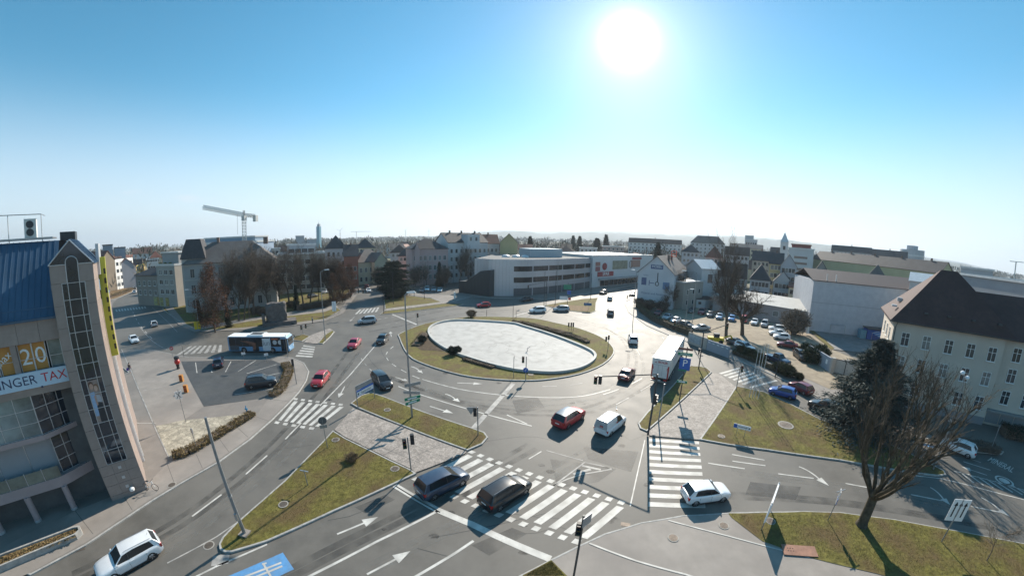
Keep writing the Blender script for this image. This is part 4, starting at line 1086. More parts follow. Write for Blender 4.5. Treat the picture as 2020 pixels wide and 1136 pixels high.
for s in (-1, 1):
    MB().box((-.06, s * (W / 2 - .10) - .10, 1.1), (0, s * (W / 2 - .10) + .10, 3.0)).build('red_post', REDM, truck)
    MB().box((-.045, s * .56 - .54, 1.3), (-.005, s * .56 + .54, 3.0)).build('rear_door', TRW, truck)
    for z0, z1 in ((2.55, 2.85), (2.35, 2.65)):
        MB().add([(-.05, s * .95, z0), (-.05, s * 1.08, z0 + .1), (-.05, s * 1.08, z0 + .22), (-.05, s * .95, z0 + .12)], [(0, 1, 2, 3)]).build('chevron', REDM, truck)
    MB().box((-.06, s * .9 - .25, .75), (.06, s * .9 + .25, .95)).build('taillight', REDL, truck)
    MB().tube((-.06, s * .3, 1.3), (-.06, s * .3, 3.0), .02).build('locking_rod', STEEL, truck)
MB().box((-.02, -W / 2 + .02, 3.02), (0.0, W / 2 - .02, 3.06)).build('door_rail', STEEL, truck)
lettering('BICHLER', .42, frame((-.012, -.28, 3.45), (0, -1, 0)) @ Matrix.Rotation(math.pi / 2, 4, 'X') @ Matrix.Diagonal((.85, 1, 1, 1)), REDM, truck, bold=.012)
em = MB(); em.add([(-.012, .95, 3.3), (-.012, .75, 3.3), (-.012, .60, 3.55), (-.012, .78, 3.42)], [(3, 2, 1, 0)]); em.add([(-.014, .72, 3.35), (-.014, .50, 3.35), (-.014, .62, 3.25)], [(0, 1, 2), (2, 1, 0)]); em.build('emblem', REDM, truck)
lettering('TRANSPORT', 1.1, frame((6.4, -W / 2 - .01, 2.4), (1, 0, 0)) @ Matrix.Rotation(math.pi / 2, 4, 'X'), mat('pale_blue_print', (0.32, 0.38, 0.58), 0.5), truck)
MB().box((.3, -.9, .8), (TL - 1, .9, 1.15)).build('chassis', DARKST, truck)
MB().box((-.08, -W / 2 + .1, .5), (.0, W / 2 - .1, .68)).build('underrun_bar', STEEL, truck)
MB().box((-.1, -.26, .72), (-.08, .26, .83)).build('number_plate', PLATE, truck)
for x in (2.6, 3.9, 5.2):
    for s in (-1, 1):
        wl = MB().lathe([(.3, -.18), (.5, -.18), (.5, .18), (.3, .18)], n=18, M=Matrix.Translation((x, s * (W / 2 - .2), .5)) @ Mx).build('wheel', RUBBER, truck)
        MB().lathe([(.29, -.19), (.29, .19)], n=14, M=Matrix.Translation((x, s * (W / 2 - .2), .5)) @ Mx).build('rim', STEEL, wl)
tc = MB(); pr = [(13.9, .5), (13.9, 3.7), (14.2, 3.85), (15.7, 3.5), (16.0, 2.2), (16.05, .5)]; k = len(pr)
tc.add([(x, -1.22, z) for x, z in pr] + [(x, 1.22, z) for x, z in pr], [list(range(k - 1, -1, -1)), list(range(k, 2 * k))] + [(i, (i + 1) % k, k + (i + 1) % k, k + i) for i in range(k)])
tc.build('cab', TRW, truck)
for s in (-1, 1): MB().box((14.7, s * 1.22 - .012, 1.9), (15.6, s * 1.22 + .012, 2.8)).build('cab_window', GLASS, truck)
for x in (12.2, 15.2):
    for s in (-1, 1): MB().lathe([(.3, -.18), (.5, -.18), (.5, .18), (.3, .18)], n=18, M=Matrix.Translation((x, s * 1.05, .5)) @ Mx).build('wheel', RUBBER, truck)
# ------------------------------------------------------------------ buildings
def wallm(name, col, var=0.1, big=None): return mat(name, col, 0.85, var=var, scale=0.5, bump=0.15, bscale=6, detail=8, big=big or (0.25, tuple(c * 0.8 for c in col), 0.5), spec=0.25)


def roofm(name, col, sc=(1, 1, 1)): return mat(name, col, 0.75, var=0.22, scale=1.2, bump=0.5, bscale=3.5, detail=7, big=(0.3, tuple(c * 0.65 for c in col), 0.5), spec=0.3)


FRAMEW = mat('window_frame_white', (0.72, 0.72, 0.70), 0.5, var=0.06)
TILE_BR = roofm('brown_tiles', (0.105, 0.062, 0.05)); TILE_RD = roofm('red_tiles', (0.20, 0.085, 0.06)); TILE_DK = roofm('dark_slates', (0.062, 0.06, 0.063)); TILE_GY = roofm('grey_brown_tiles', (0.15, 0.13, 0.118)); TIN = mat('pale_tin_roof', (0.55, 0.56, 0.56), 0.4, 0.3, var=0.12, scale=1)
CHIM = wallm('chimney_brick', (0.22, 0.15, 0.12))
WIN = {}


def win_mesh(w, h, style):
    k = (round(w, 2), round(h, 2), style)
    if k in WIN: return WIN[k]
    pane = MB().box((-w / 2, -.02, 0), (w / 2, .05, h)).mesh('window_pane')
    fr = None
    if style >= 1:
        m = MB(); t = .07
        m.box((-w / 2 - t, -.05, -t), (w / 2 + t, .02, 0)); m.box((-w / 2 - t, -.05, h), (w / 2 + t, .02, h + t)); m.box((-w / 2 - t, -.05, 0), (-w / 2, .02, h)); m.box((w / 2, -.05, 0), (w / 2 + t, .02, h))
        if style >= 2: m.box((-.035, -.045, 0), (.035, .0, h))
        if style >= 3: m.box((-w / 2, -.043, h * .62), (-.035, .0, h * .62 + .06)); m.box((.035, -.043, h * .62), (w / 2, .0, h * .62 + .06))
        fr = m.mesh('window_frame')
    sl = MB().box((-w / 2 - .12, -.16, -.13), (w / 2 + .12, .02, -.075)).mesh('window_sill') if style >= 2 else None
    WIN[k] = (pane, fr, sl)
    return WIN[k]


def face_m(o_w, o_d, face, x, z, back=0.0):
    if face == 'front': return Matrix.Translation((x, back, z))
    if face == 'left': return Matrix.Translation((back, x, z)) @ Matrix.Rotation(-math.pi / 2, 4, 'Z')
    if face == 'right': return Matrix.Translation((o_w - back, x, z)) @ Matrix.Rotation(math.pi / 2, 4, 'Z')
    return Matrix.Translation((x, o_d - back, z)) @ Matrix.Rotation(math.pi, 4, 'Z')


def wins(o, wd, face, xs, zs, w, h, style=1, pane=None, frm=None, back=0.0, name='window'):
    """a grid of windows, each a part with its frame and sill"""
    pm, fm, sm = win_mesh(w, h, style)
    for z in zs:
        for x in xs:
            p = use(name, pm, pane or random.choice(PANES), o); p.matrix_local = face_m(wd[0], wd[1], face, x, z, back)
            if fm: use('frame', fm, frm or FRAMEW, p)
            if sm: use('sill', sm, frm or FRAMEW, p)


def spread(a, b, n): return [a + (b - a) * (i + .5) / n for i in range(n)]


def roof(o, x0, x1, y0, y1, z, rise, kind, m, over=.35, name='roof', t=.16):
    X0, X1, Y0, Y1 = x0 - over, x1 + over, y0 - over, y1 + over; mb = MB(); my = (Y0 + Y1) / 2; mx = (X0 + X1) / 2
    if kind == 'gable_x':
        dz = rise * over / max(.1, (y1 - y0) / 2)
        for s, Y in ((0, Y0), (1, Y1)):
            q = [(X0, Y, z - dz), (X1, Y, z - dz), (X1, my, z + rise), (X0, my, z + rise)]; mb.add(q + [(a, b, c + t) for a, b, c in q], [(0, 1, 2, 3), (4, 7, 6, 5), (0, 4, 5, 1), (1, 5, 6, 2), (2, 6, 7, 3), (3, 7, 4, 0)])
    elif kind == 'gable_y':
        dz = rise * over / max(.1, (x1 - x0) / 2)
        for X in (X0, X1):
            q = [(X, Y0, z - dz), (X, Y1, z - dz), (mx, Y1, z + rise), (mx, Y0, z + rise)]; mb.add(q + [(a, b, c + t) for a, b, c in q], [(0, 1, 2, 3), (4, 7, 6, 5), (0, 4, 5, 1), (1, 5, 6, 2), (2, 6, 7, 3), (3, 7, 4, 0)])
    elif kind in ('hip', 'mansard', 'pyramid'):
        if kind == 'mansard': ix = iy = min(X1 - X0, Y1 - Y0) * .22
        else:
            iy = (Y1 - Y0) / 2 - .02; ix = min((X1 - X0) / 2 - .02, iy)
            if kind == 'hip' and (X1 - X0) < (Y1 - Y0): ix = (X1 - X0) / 2 - .02; iy = ix
        lo = [(X0, Y0, z), (X1, Y0, z), (X1, Y1, z), (X0, Y1, z)]; tp = [(X0 + ix, Y0 + iy, z + rise), (X1 - ix, Y0 + iy, z + rise), (X1 - ix, Y1 - iy, z + rise), (X0 + ix, Y1 - iy, z + rise)]
        b2 = [(a, b, c - t) for a, b, c in lo]
        mb.add(b2 + lo + tp, [(3, 2, 1, 0), (8, 9, 10, 11)] + [(k * 4 + i, k * 4 + (i + 1) % 4, (k + 1) * 4 + (i + 1) % 4, (k + 1) * 4 + i) for k in range(2) for i in range(4)])
    else:   # flat with a rim
        mb.box((X0, Y0, z), (X1, Y1, z + t)); 
        for lo, hi in (((X0, Y0, z + t), (X1, Y0 + .25, z + t + rise)), ((X0, Y1 - .25, z + t), (X1, Y1, z + t + rise)), ((X0, Y0 + .25, z + t), (X0 + .25, Y1 - .25, z + t + rise)), ((X1 - .25, Y0 + .25, z + t), (X1, Y1 - .25, z + t + rise))): mb.box(lo, hi)
    return mb.build(name, m, o)


def walls(o, x0, x1, y0, y1, h, m, gable=None, rise=0, z0=-.1, name='wall'):
    mb = MB()
    if gable == 'x':
        my = (y0 + y1) / 2; pr = [(y0, z0), (y1, z0), (y1, h), (my, h + rise), (y0, h)]
        mb.add([(x0, y, z) for y, z in pr] + [(x1, y, z) for y, z in pr], [(0, 1, 2, 3, 4)[::-1], (5, 6, 7, 8, 9)] + [(i, (i + 1) % 5, 5 + (i + 1) % 5, 5 + i) for i in range(5)])
    elif gable == 'y':
        mx = (x0 + x1) / 2; pr = [(x0, z0), (x1, z0), (x1, h), (mx, h + rise), (x0, h)]
        mb.add([(x, y0, z) for x, z in pr] + [(x, y1, z) for x, z in pr], [(0, 1, 2, 3, 4), (5, 6, 7, 8, 9)[::-1]] + [(i, 5 + i, 5 + (i + 1) % 5, (i + 1) % 5) for i in range(5)])
    else: mb.box((x0, y0, z0), (x1, y1, h))
    return mb.build(name, m, o)


def site(name, label, A, B, cat='building', group=None):
    """A is the left end of the front, B the right end: local x along the front, y away from the viewer"""
    A = Vector(A); B = Vector(B); d = B - A
    return thing(name, label, cat, (A.x, A.y, 0), math.atan2(d.y, d.x), group), Vector((d.x, d.y)).length


def house(name, label, A, B, d, h, wm, rk='gable_x', rise=3.0, rm=None, fr=None, lf=None, rt=None, style=1, over=.35, chim=(), cat='house', group=None, ww=1.0, wh=1.4, pane=None):
    """fr, lf, rt = (columns, sill heights) of the window grid on the front, left and right faces"""
    o, w = site(name, label, A, B, cat, group); rm = rm or TILE_BR
    walls(o, 0, w, 0, d, h, wm, {'gable_x': 'x', 'gable_y': 'y'}.get(rk), rise * .985)
    rf = roof(o, 0, w, 0, d, h, rise, rk, rm, over)
    for (cx, cy) in chim:
        c = MB(); zc = h + rise * (1 - abs(cy - .5) * 2 if rk == 'gable_x' else .6 if rk != 'flat' else 0); c.box((cx * w - .35, cy * d - .3, zc - .6), (cx * w + .35, cy * d + .3, zc + 1.1)); c.build('chimney', CHIM, rf)
    for f, s in (('front', fr), ('left', lf), ('right', rt)):
        if s: wins(o, (w, d), f, spread(0.5, (w if f == 'front' else d) - .5, s[0]), s[1], s[2] if len(s) > 2 else ww, s[3] if len(s) > 3 else wh, style, pane)
    return o, w


# ================================================================== the office building at the left edge
GRAN = mat('pink_granite', (0.31, 0.245, 0.215), 0.42, var=0.16, scale=1.2, detail=10, big=(0.5, (0.25, 0.195, 0.17), 0.5), spec=0.5)
GRANJ = mat('granite_joint', (0.09, 0.075, 0.068), 0.8)
PINKC = mat('pink_painted_metal', (0.36, 0.28, 0.275), 0.5, var=0.08, scale=0.7)
BLUER = mat('blue_metal_roof', (0.075, 0.125, 0.19), 0.38, 0.3, var=0.16, scale=0.6, stretch=(1, 1, 0.3), big=(0.4, (0.05, 0.10, 0.17), 0.5))
MULL = mat('pale_mullion', (0.55, 0.55, 0.56), 0.4, 0.5, var=0.05)
TGLASS = mat('tower_glass', (0.02, 0.028, 0.04), 0.05, spec=0.9, var=0.3, scale=0.4)
CGLASS = mat('clear_facade_glass', (0.21, 0.24, 0.235), 0.06, spec=0.9, var=0.5, scale=0.5)
u_ = Vector((.53, .848, 0)).normalized(); O1 = G(223, 991)
office = thing('office_building', 'pink granite office building with pointed tower and blue metal roof', 'building', (O1.x, O1.y, 0), math.atan2(u_.y, u_.x))
# main volume behind (kept behind the glazing), right flank
walls(office, -14, 3.05, 3.6, 16, 15.4, GRAN, z0=0)
walls(office, .02, 3.05, .06, 3.6, 19.1, GRANJ, z0=0, name='tower_core')
tw = MB().box((0.0, .05, 0), (.02, 3.6, 19.1)).build('tower', GRANJ, office)
pnl = {}


def panel(x0, x1, z0, z1, y=0.0, m=GRAN, parent=None, t=.06, flank=False):
    k = (round(x1 - x0, 3), round(z1 - z0, 3), flank)
    if k not in pnl: pnl[k] = (MB().box((0, 0, 0), (x1 - x0, t, z1 - z0)) if not flank else MB().box((-.06, 0, 0), (0, x1 - x0, z1 - z0))).mesh('stone_panel')
    return use('stone_panel', pnl[k], m, parent or tw, (x0, y, z0))


zs = [0.0, .55, 1.5, 2.45, 3.36] + [3.36 + (17.82 - 3.36) * i / 9 for i in range(1, 10)] + [19.12]
for i in range(len(zs) - 1):
    a, b = zs[i] + .012, zs[i + 1] - .012
    if b <= 3.4:
        for x0, x1 in ((0, 1.05), (1.05, 2.1), (2.1, 3.12)): panel(x0 + .008, x1 - .008, a, b)
    elif a >= 17.8:
        for x0, x1 in ((0, 1.16), (2.03, 3.12)): panel(x0 + .008, x1 - .008, a, b)
    else:
        for x0, x1 in ((0, .74), (2.43, 3.12)): panel(x0 + .008, x1 - .008, a, b)
    for y0, y1 in ((.08, 1.8), (1.8, 3.6)): use('stone_panel', pnl.setdefault((round(y1 - y0, 2), round(b - a, 2), 'f'), MB().box((0, 0, 0), (.06, y1 - y0 - .016, b - a)).mesh('stone_panel')), GRAN, tw, (3.05, y0, a))
# tall window strip, 12 rows of three panes
rows = 12; zb, zt = 3.42, 17.8
strip = MB().box((.74, .05, zb), (2.43, .07, zt)).build('window_strip', BLACK, office)
for i in range(rows):
    z0 = zb + (zt - zb) * i / rows + .03; z1 = zb + (zt - zb) * (i + 1) / rows - .03
    for x0, x1 in ((.77, 1.15), (1.2, 2.0), (2.05, 2.4)):
        MB().box((x0, .02, z0), (x1, .05, z1)).build('pane', TGLASS, strip)
for x in (.755, 1.175, 2.025, 2.415): MB().box((x - .022, -.03, zb - .02), (x + .022, .05, zt + .02)).build('mullion', MULL, strip)
for i in range(rows + 1):
    z = zb + (zt - zb) * i / rows; MB().box((.735, -.025, z - .02), (2.435, .048, z + .02)).build('transom', MULL, strip)
# arched head light
ac = [(1.16, 17.84)] + [(1.595 + .435 * math.cos(math.pi - t * math.pi / 12), 19.25 + .435 * math.sin(math.pi - t * math.pi / 12)) for t in range(13)] + [(2.03, 17.84)]
mb = MB(); k = len(ac); mb.add([(x, -.02, z) for x, z in ac] + [(x, .06, z) for x, z in ac], [list(range(k))[::-1], list(range(k, 2 * k))] + [(i, (i + 1) % k, k + (i + 1) % k, k + i) for i in range(k)]); arch = mb.build('arched_window', TGLASS, office)
MB().path([(x, -.03, z) for x, z in ac], .035, 5).build('frame', MULL, arch)
# gable of the tower
gx = MB(); gx.add([(0, .03, 19.13), (3.12, .03, 19.13), (1.56, .03, 20.8), (0, .2, 19.13), (3.12, .2, 19.13), (1.56, .2, 20.8)], [(0, 1, 2), (5, 4, 3), (0, 2, 5, 3), (1, 4, 5, 2), (0, 3, 4, 1)]); gab = gx.build('gable_glazing', TGLASS, office)
for p, q in (((-.05, -.02, 19.13), (1.56, -.02, 20.84)), ((3.17, -.02, 19.13), (1.56, -.02, 20.84))): MB().tube(p, q, .05, .05, 5).build('gable_trim', MULL, gab)
for x0, x1 in ((-.05, 1.12), (2.07, 3.17)): MB().box((x0, -.045, 19.10), (x1, .0, 19.15)).build('gable_trim', MULL, gab)
# cross roof behind the gable and its seams
cr = MB(); ry = 5.6
cr.add([(-.12, .05, 19.05), (1.56, .05, 20.88), (1.56, ry, 20.88), (-.12, 2.9 + .9, 19.05)], [(0, 3, 2, 1)]); cr.add([(3.24, .05, 19.05), (1.56, .05, 20.88), (1.56, ry, 20.88), (3.24, ry, 19.05)], [(0, 1, 2, 3)])
croof = cr.build('tower_roof', BLUER, office)
for i in range(9):
    y = .25 + i * .52; t = min(1.0, max(0.0, (y - 3.7) / 1.9))
    p = Vector((-.12, y, 19.07)).lerp(Vector((1.56, y, 20.90)), t); MB().tube(p, (1.56, y, 20.91), .03, .03, 4).build('seam', BLUER, croof)
    MB().tube((3.24, y, 19.07), (1.56, y, 20.91), .03, .03, 4).build('seam', BLUER, croof)
# metal clad flank of the tower above the main roof
fl = MB(); fl.add([(-.01, .05, 15.3), (-.01, 1.0, 15.3), (-.01, 3.9, 19.1), (-.01, .05, 19.1)], [(0, 3, 2, 1), (0, 1, 2, 3)]); flank = fl.build('clad_flank', BLUER, office)
for i in range(8):
    y = .2 + i * .45; z0 = 15.3 + max(0, (y - 1.0)) * 3.8 / 2.9; MB().tube((-.03, y, z0), (-.03, y, 19.08), .025, .025, 4).build('seam', BLUER, flank)
ov = MB(); ov.lathe([(.27, -.02), (.27, .03)], n=18, M=Matrix.Translation((-.05, .75, 17.6)) @ Matrix.Diagonal((1, 1, 1.9, 1)) @ Matrix.Rotation(math.pi / 2, 4, 'Y')); oval = ov.build('oval_window', TGLASS, office)
op = [(-.08, .75 + .29 * math.cos(t * math.pi / 9), 17.6 + .55 * math.sin(t * math.pi / 9)) for t in range(19)]; MB().path(op, .035, 5).build('frame', MULL, oval)
# main blue roof
mr = MB(); mr.add([(-14, 1.0, 15.45), (-.02, 1.0, 15.45), (-.02, 5.4, 21.0), (-14, 5.4, 21.0), (-14, 9.5, 21.0), (-.02, 9.5, 21.0), (3.1, 16, 15.4), (-14, 16, 15.4), (3.1, 9.5, 15.4), (3.1, 4.2, 15.4)], [(0, 1, 2, 3), (3, 2, 5, 4), (4, 5, 6, 7), (5, 8, 6)])
mroof = mr.build('main_roof', BLUER, office)
for i in range(30):
    x = -.35 - i * .46; MB().tube((x, 1.02, 15.49), (x, 5.38, 21.02), .028, .028, 4).build('seam', BLUER, mroof)
MB().box((-14, .78, 15.36), (-.0, 1.02, 15.52)).build('gutter', BLUER, mroof)
rl = MB(); rl.path([(-14, .95, 16.2), (-.05, .95, 16.2)], .02, 4); rl.build('snow_guard', BLUER, mroof)
# facade left of the tower, plane y = 1
fac = MB().box((-14, 1.0, 13.8), (0, 3.6, 15.4)).build('upper_band', GRANJ, office)
for i in range(9): panel(-14 + i * 1.555 + .01, -14 + (i + 1) * 1.555 - .01, 13.82, 15.36, .95, parent=fac)
ORNG = mat('orange_poster', (0.50, 0.23, 0.05), 0.5, var=0.08, scale=2)
wl = walls(office, -14, 0, 2.2, 3.6, 13.8, mat('office_inside', (0.10, 0.10, 0.10), 0.8, var=0.3, scale=0.6), z0=0, name='inner_wall')
for i, x0 in enumerate((-13.9, -12.6, -11.3, -10.0, -8.7, -7.4, -6.1, -4.75, -3.35, -2.35, -1.2)):
    x1 = x0 + (1.22 if i < 8 else .95)
    orange = i in (6, 7, 8, 9)
    w_ = MB().box((x0, 1.30, 11.75), (x1, 1.36, 13.78)).build('window', ORNG if orange else CGLASS, office)
    for xx in (x0, x1): MB().box((xx - .025, 1.24, 11.7), (xx + .025, 1.38, 13.8)).build('frame', MULL, w_)
    MB().box((x0, 1.25, 12.6), (x1, 1.34, 12.64)).build('frame', MULL, w_)
lettering('%', 1.6, frame((-5.2, 1.285, 12.75), (1, 0, 0)) @ Matrix.Rotation(math.pi / 2, 4, 'X'), WHITE, office); lettering('max', .8, frame((-4.5, 1.285, 12.9), (1, 0, 0)) @ Matrix.Rotation(math.pi / 2, 4, 'X') @ Matrix.Rotation(R(35), 4, 'Z'), WHITE, office); [lettering(ch_, 1.7, frame((x_, 1.285, 12.75), (1, 0, 0)) @ Matrix.Rotation(math.pi / 2, 4, 'X'), WHITE, office) for ch_, x_ in (('2', -2.9), ('0', -1.85))]
for x in (-3.6, -9.9): MB().box((x - .2, 1.0, 11.7), (x + .2, 1.4, 13.8)).build('pier', GRAN, office)
sb = MB().box((-8.2, .80, 10.58), (-.15, .98, 11.78)).build('sign_board', mat('pale_blue_board', (0.50, 0.62, 0.72), 0.5, var=0.04), office)
NAVY = mat('navy_letters', (0.02, 0.035, 0.10), 0.5); REDT = mat('red_letters', (0.5, 0.02, 0.03), 0.5)
lettering('INGER', .95, frame((-3.78, .79, 11.18), (1, 0, 0)) @ Matrix.Rotation(math.pi / 2, 4, 'X'), NAVY, sb); lettering('.', 1.4, frame((-2.18, .79, 10.9), (1, 0, 0)) @ Matrix.Rotation(math.pi / 2, 4, 'X'), NAVY, sb); lettering('TAX', .95, frame((-1.15, .79, 11.18), (1, 0, 0)) @ Matrix.Rotation(math.pi / 2, 4, 'X'), REDT, sb)
MB().box((-14, .95, 10.0), (0, 2.3, 10.58)).build('beam', GRAN, office)


def glazed(x0, y0, x1, y1, z0, z1, nx, nz, m=CGLASS, name='glazing'):
    """a framed glass wall between two plan points"""
    a = Vector((x0, y0, 0)); b = Vector((x1, y1, 0)); d = (b - a); L_ = d.length; M_ = frame((x0, y0, 0), d)
    g_ = MB().box((0, 0, z0), (L_, .04, z1), M_).build(name, BLACK, office)
    for i in range(nx):
        for j in range(nz):
            MB().box((L_ * i / nx + .03, -.03, z0 + (z1 - z0) * j / nz + .03), (L_ * (i + 1) / nx - .03, 0, z0 + (z1 - z0) * (j + 1) / nz - .03), M_).build('pane', m, g_)
    for i in range(nx + 1): MB().box((L_ * i / nx - .025, -.06, z0), (L_ * i / nx + .025, -.0, z1), M_).build('mullion', MULL, g_)
    for j in range(nz + 1): MB().box((0, -.055, z0 + (z1 - z0) * j / nz - .025), (L_, -.002, z0 + (z1 - z0) * j / nz + .025), M_).build('transom', MULL, g_)
    return g_


BLIND = mat('roller_blind', (0.30, 0.31, 0.33), 0.7, var=0.06, scale=0.6)
glazed(-14, 1.15, -3.3, 1.15, 6.85, 9.98, 8, 3)
glazed(-3.3, 1.15, -.02, 2.9, 6.85, 10.0, 4, 3, TGLASS)
glazed(-3.0, 1.6, -.02, 3.1, 3.2, 6.45, 4, 3, TGLASS)
glazed(-14, 2.0, -3.0, 2.0, 3.2, 6.4, 5, 1, BLIND, 'blind_wall')


def slab(z0, z1, yf, m, name='slab'):
    pts = [(-14, yf), (-3.2, yf), (-2.6, yf + .25), (.0, yf + 1.7), (.0, 3.5), (-14, 3.5)]
    return MB().prism(pts, z0, z1, bottom=True).build(name, m, office)


slab(6.45, 6.85, .95, PINKC); slab(2.35, 3.2, .9, PINKC)
for i in range(8):
    x0 = -13.4 + i * 1.3; MB().box((x0, .97, 3.2), (x0 + 1.24, 1.0, 4.15)).build('balcony_glass', mat('balcony_pane', (0.16, 0.17, 0.14), 0.05, spec=0.9, var=0.4, scale=0.8), office)
    MB().box((x0 - .045, .94, 3.2), (x0 - .005, 1.02, 4.25)).build('rail_post', MULL, office)
for x in (-3.2, -6.1, -8.85, -11.6): MB().lathe([(.24, .12), (.24, 2.36)], (x, .95, 0), 16).build('column', PINKC, office)
for x in (-3.2, -6.1, -8.85, -11.6): MB().lathe([(.27, .1), (.27, .3)], (x, .95, 0), 16).build('column_base', MULL, office)
glazed(-14, 2.55, -3.3, 2.55, .15, 2.35, 7, 1, mat('shop_glass', (0.05, 0.055, 0.06), 0.1, spec=0.7, var=0.5, scale=0.5), 'shop_front'); glazed(-3.3, 2.55, -.02, 3.2, .15, 2.35, 3, 2, TGLASS, 'entrance')
MB().box((-9.2, 2.44, .6), (-8.5, 2.48, 2.2)).build('yellow_poster', SIGNY, office)
MB().box((-5.4, 2.44, .3), (-3.9, 2.48, 2.3)).build('door_panel', BLIND, office)
MB().box((-1.6, 2.6, 1.9), (-.6, 2.75, 2.1)).build('red_sign', SIGNR, office)
# wall lights and lamp at the tower foot
for z in (2.9, 1.95, 1.05): MB().box((1.48, -.03, z - .13), (1.74, .0, z + .13)).build('wall_light', MULL, office)
MB().lathe([(.05, 0), (.2, .05), (.22, .25), (.1, .35)], (1.9, -.25, .6), 12).build('wall_lamp', WHITE, office)
# print of a couple on the strip: flat shapes on a panel
PX = MB().box((1.2, .005, 7.0), (2.0, .015, 10.45)).build('poster', mat('poster_ground', (0.30, 0.22, 0.19), 0.5, var=0.3, scale=3), office)
def shape(pts, col, d): MB().poly([(x, .004 - d * .002, z) for x, z in pts]).build('print', mat('print_%d_%d_%d' % tuple(int(c * 99) for c in col), col, 0.55, var=0.15, scale=6), PX)
def disc(cx, cz, rx, rz): return [(cx + rx * math.cos(t * math.pi / 8), cz + rz * math.sin(t * math.pi / 8)) for t in range(16)]
shape([(1.2, 9.5), (1.55, 9.55), (1.6, 8.4), (1.45, 7.6), (1.2, 7.6)], (0.30, 0.42, 0.60), 0); shape([(1.55, 9.3), (1.95, 9.2), (1.98, 8.6), (1.6, 8.7)], (0.42, 0.40, 0.42), 1); shape([(1.5, 8.7), (1.95, 8.65), (1.98, 7.05), (1.45, 7.05)], (0.03, 0.03, 0.035), 1)
shape(disc(1.42, 10.1, .19, .28), (0.10, 0.045, 0.03), 2); shape(disc(1.44, 9.98, .15, .25), (0.50, 0.30, 0.22), 3); shape(disc(1.76, 9.85, .2, .30), (0.20, 0.10, 0.05), 2); shape(disc(1.74, 9.78, .14, .23), (0.55, 0.36, 0.28), 3); shape([(1.45, 9.2), (1.6, 9.3), (1.62, 8.5), (1.5, 8.4)], (0.48, 0.29, 0.22), 4)
# the yellow blade sign on the flank
MB().box((3.12, 4.2, 11.0), (3.72, 4.6, 19.4)).build('blade_sign', mat('yellow_blade', (0.45, 0.44, 0.05), 0.5, var=0.06), office)
for z in [11.6 + i * .8 for i in range(9)]: MB().box((3.52, 4.18, z), (3.7, 4.2, z + .45)).build('sign_mark', BLACK, office)
for y in (5.2, 6.3): MB().box((3.05, y, 0), (3.3, y + .15, 15.5)).build('downpipe', WHITE, office)
MB().box((3.05, 3.6, 19.5 - 1.5), (3.3, 5.6, 20.5)).build('flank_fin', MULL, office)
# roof plant: frame with outdoor unit
ac_o = thing('air_conditioner', 'white twin fan air conditioning unit on the blue roof', 'air conditioner', office.matrix_basis @ Vector((-2.3, 5.8, 21.35)), math.atan2(u_.y, u_.x))
MB().box((-.5, 0, 0), (.45, .4, 1.5)).build('casing', mat('plant_white', (0.66, 0.66, 0.62), 0.5, var=0.06), ac_o)
for z in (.42, 1.05): MB().lathe([(.30, -.02), (.30, .02)], n=16, M=Matrix.Translation((-.05, -.01, z)) @ Matrix.Rotation(math.pi / 2, 4, 'X')).build('fan', DARKST, ac_o)
pf = thing('roof_frame', 'steel platform and frame around the rooftop cooling unit', 'frame', office.matrix_basis @ Vector((0, 5.0, 21.0)), math.atan2(u_.y, u_.x))
MB().box((-9, .2, .2), (-.5, 2.2, .32)).build('platform', STEEL, pf)
for x in (-1.35, -3.9, -6.5): MB().tube((x, .4, -.3), (x, .4, 2.15), .04).build('post', STEEL, pf)
MB().tube((-9, .4, 2.15), (-1.35, .4, 2.15), .035).build('rail', STEEL, pf); MB().tube((-1.35, .4, 2.15), (-1.35, 2.0, 2.15), .035).build('rail', STEEL, pf)
MB().box((-.3, 2.6, .0), (1.0, 4, .75)).build('plant_box', DARKST, pf)

# ================================================================== the grey mansard building behind the trees (left)
STONE_G = wallm('grey_stucco', (0.36, 0.35, 0.34)); STONE_L = wallm('pale_stone', (0.45, 0.43, 0.40))
A, B = G(372, 618), G(548, 603); o, w = site('school_building', 'grey classical building with dark mansard corner roof behind the left trees', A, B); d_ = 15
walls(o, 0, w, 0, d_, 14.3, STONE_G); roof(o, 0, w, 0, d_, 14.3, 6.0, 'hip', TILE_GY, .6)
for z in (4.6, 9.4, 13.7): MB().box((-.15, -.18, z), (w + .15, 0, z + .35)).build('cornice', STONE_L, o); MB().box((-.18, 0, z), (0, d_, z + .35)).build('cornice', STONE_L, o)
wins(o, (w, d_), 'front', spread(1, w - 1, 9), (1.3, 5.7, 10.3), 1.2, 2.4, 2, frm=STONE_L); wins(o, (w, d_), 'left', spread(1, d_ - 1, 5), (1.3, 5.7, 10.3), 1.2, 2.4, 2, frm=STONE_L)
walls(o, -.9, 6.2, 1.0, 9.2, 15.8, STONE_L, name='corner_pavilion'); roof(o, -.9, 6.2, 1.0, 9.2, 15.8, 5.6, 'mansard', TILE_DK, .35, 'mansard_roof')
for i in range(4): MB().box((.1 + i * 1.7, .93, 5), (.5 + i * 1.7, 1.0, 15.4)).build('pilaster', STONE_L, o)
MB().tube((-.6, 1.4, 15.8), (-.6, 1.4, 19.5), .06, .01).build('finial', DARKST, o)
MB().box((9, 7, 20), (9.8, 8, 21.6)).build('chimney', CHIM, o); MB().box((24, 6, 19), (25.4, 8, 21.2)).build('chimney', CHIM, o)

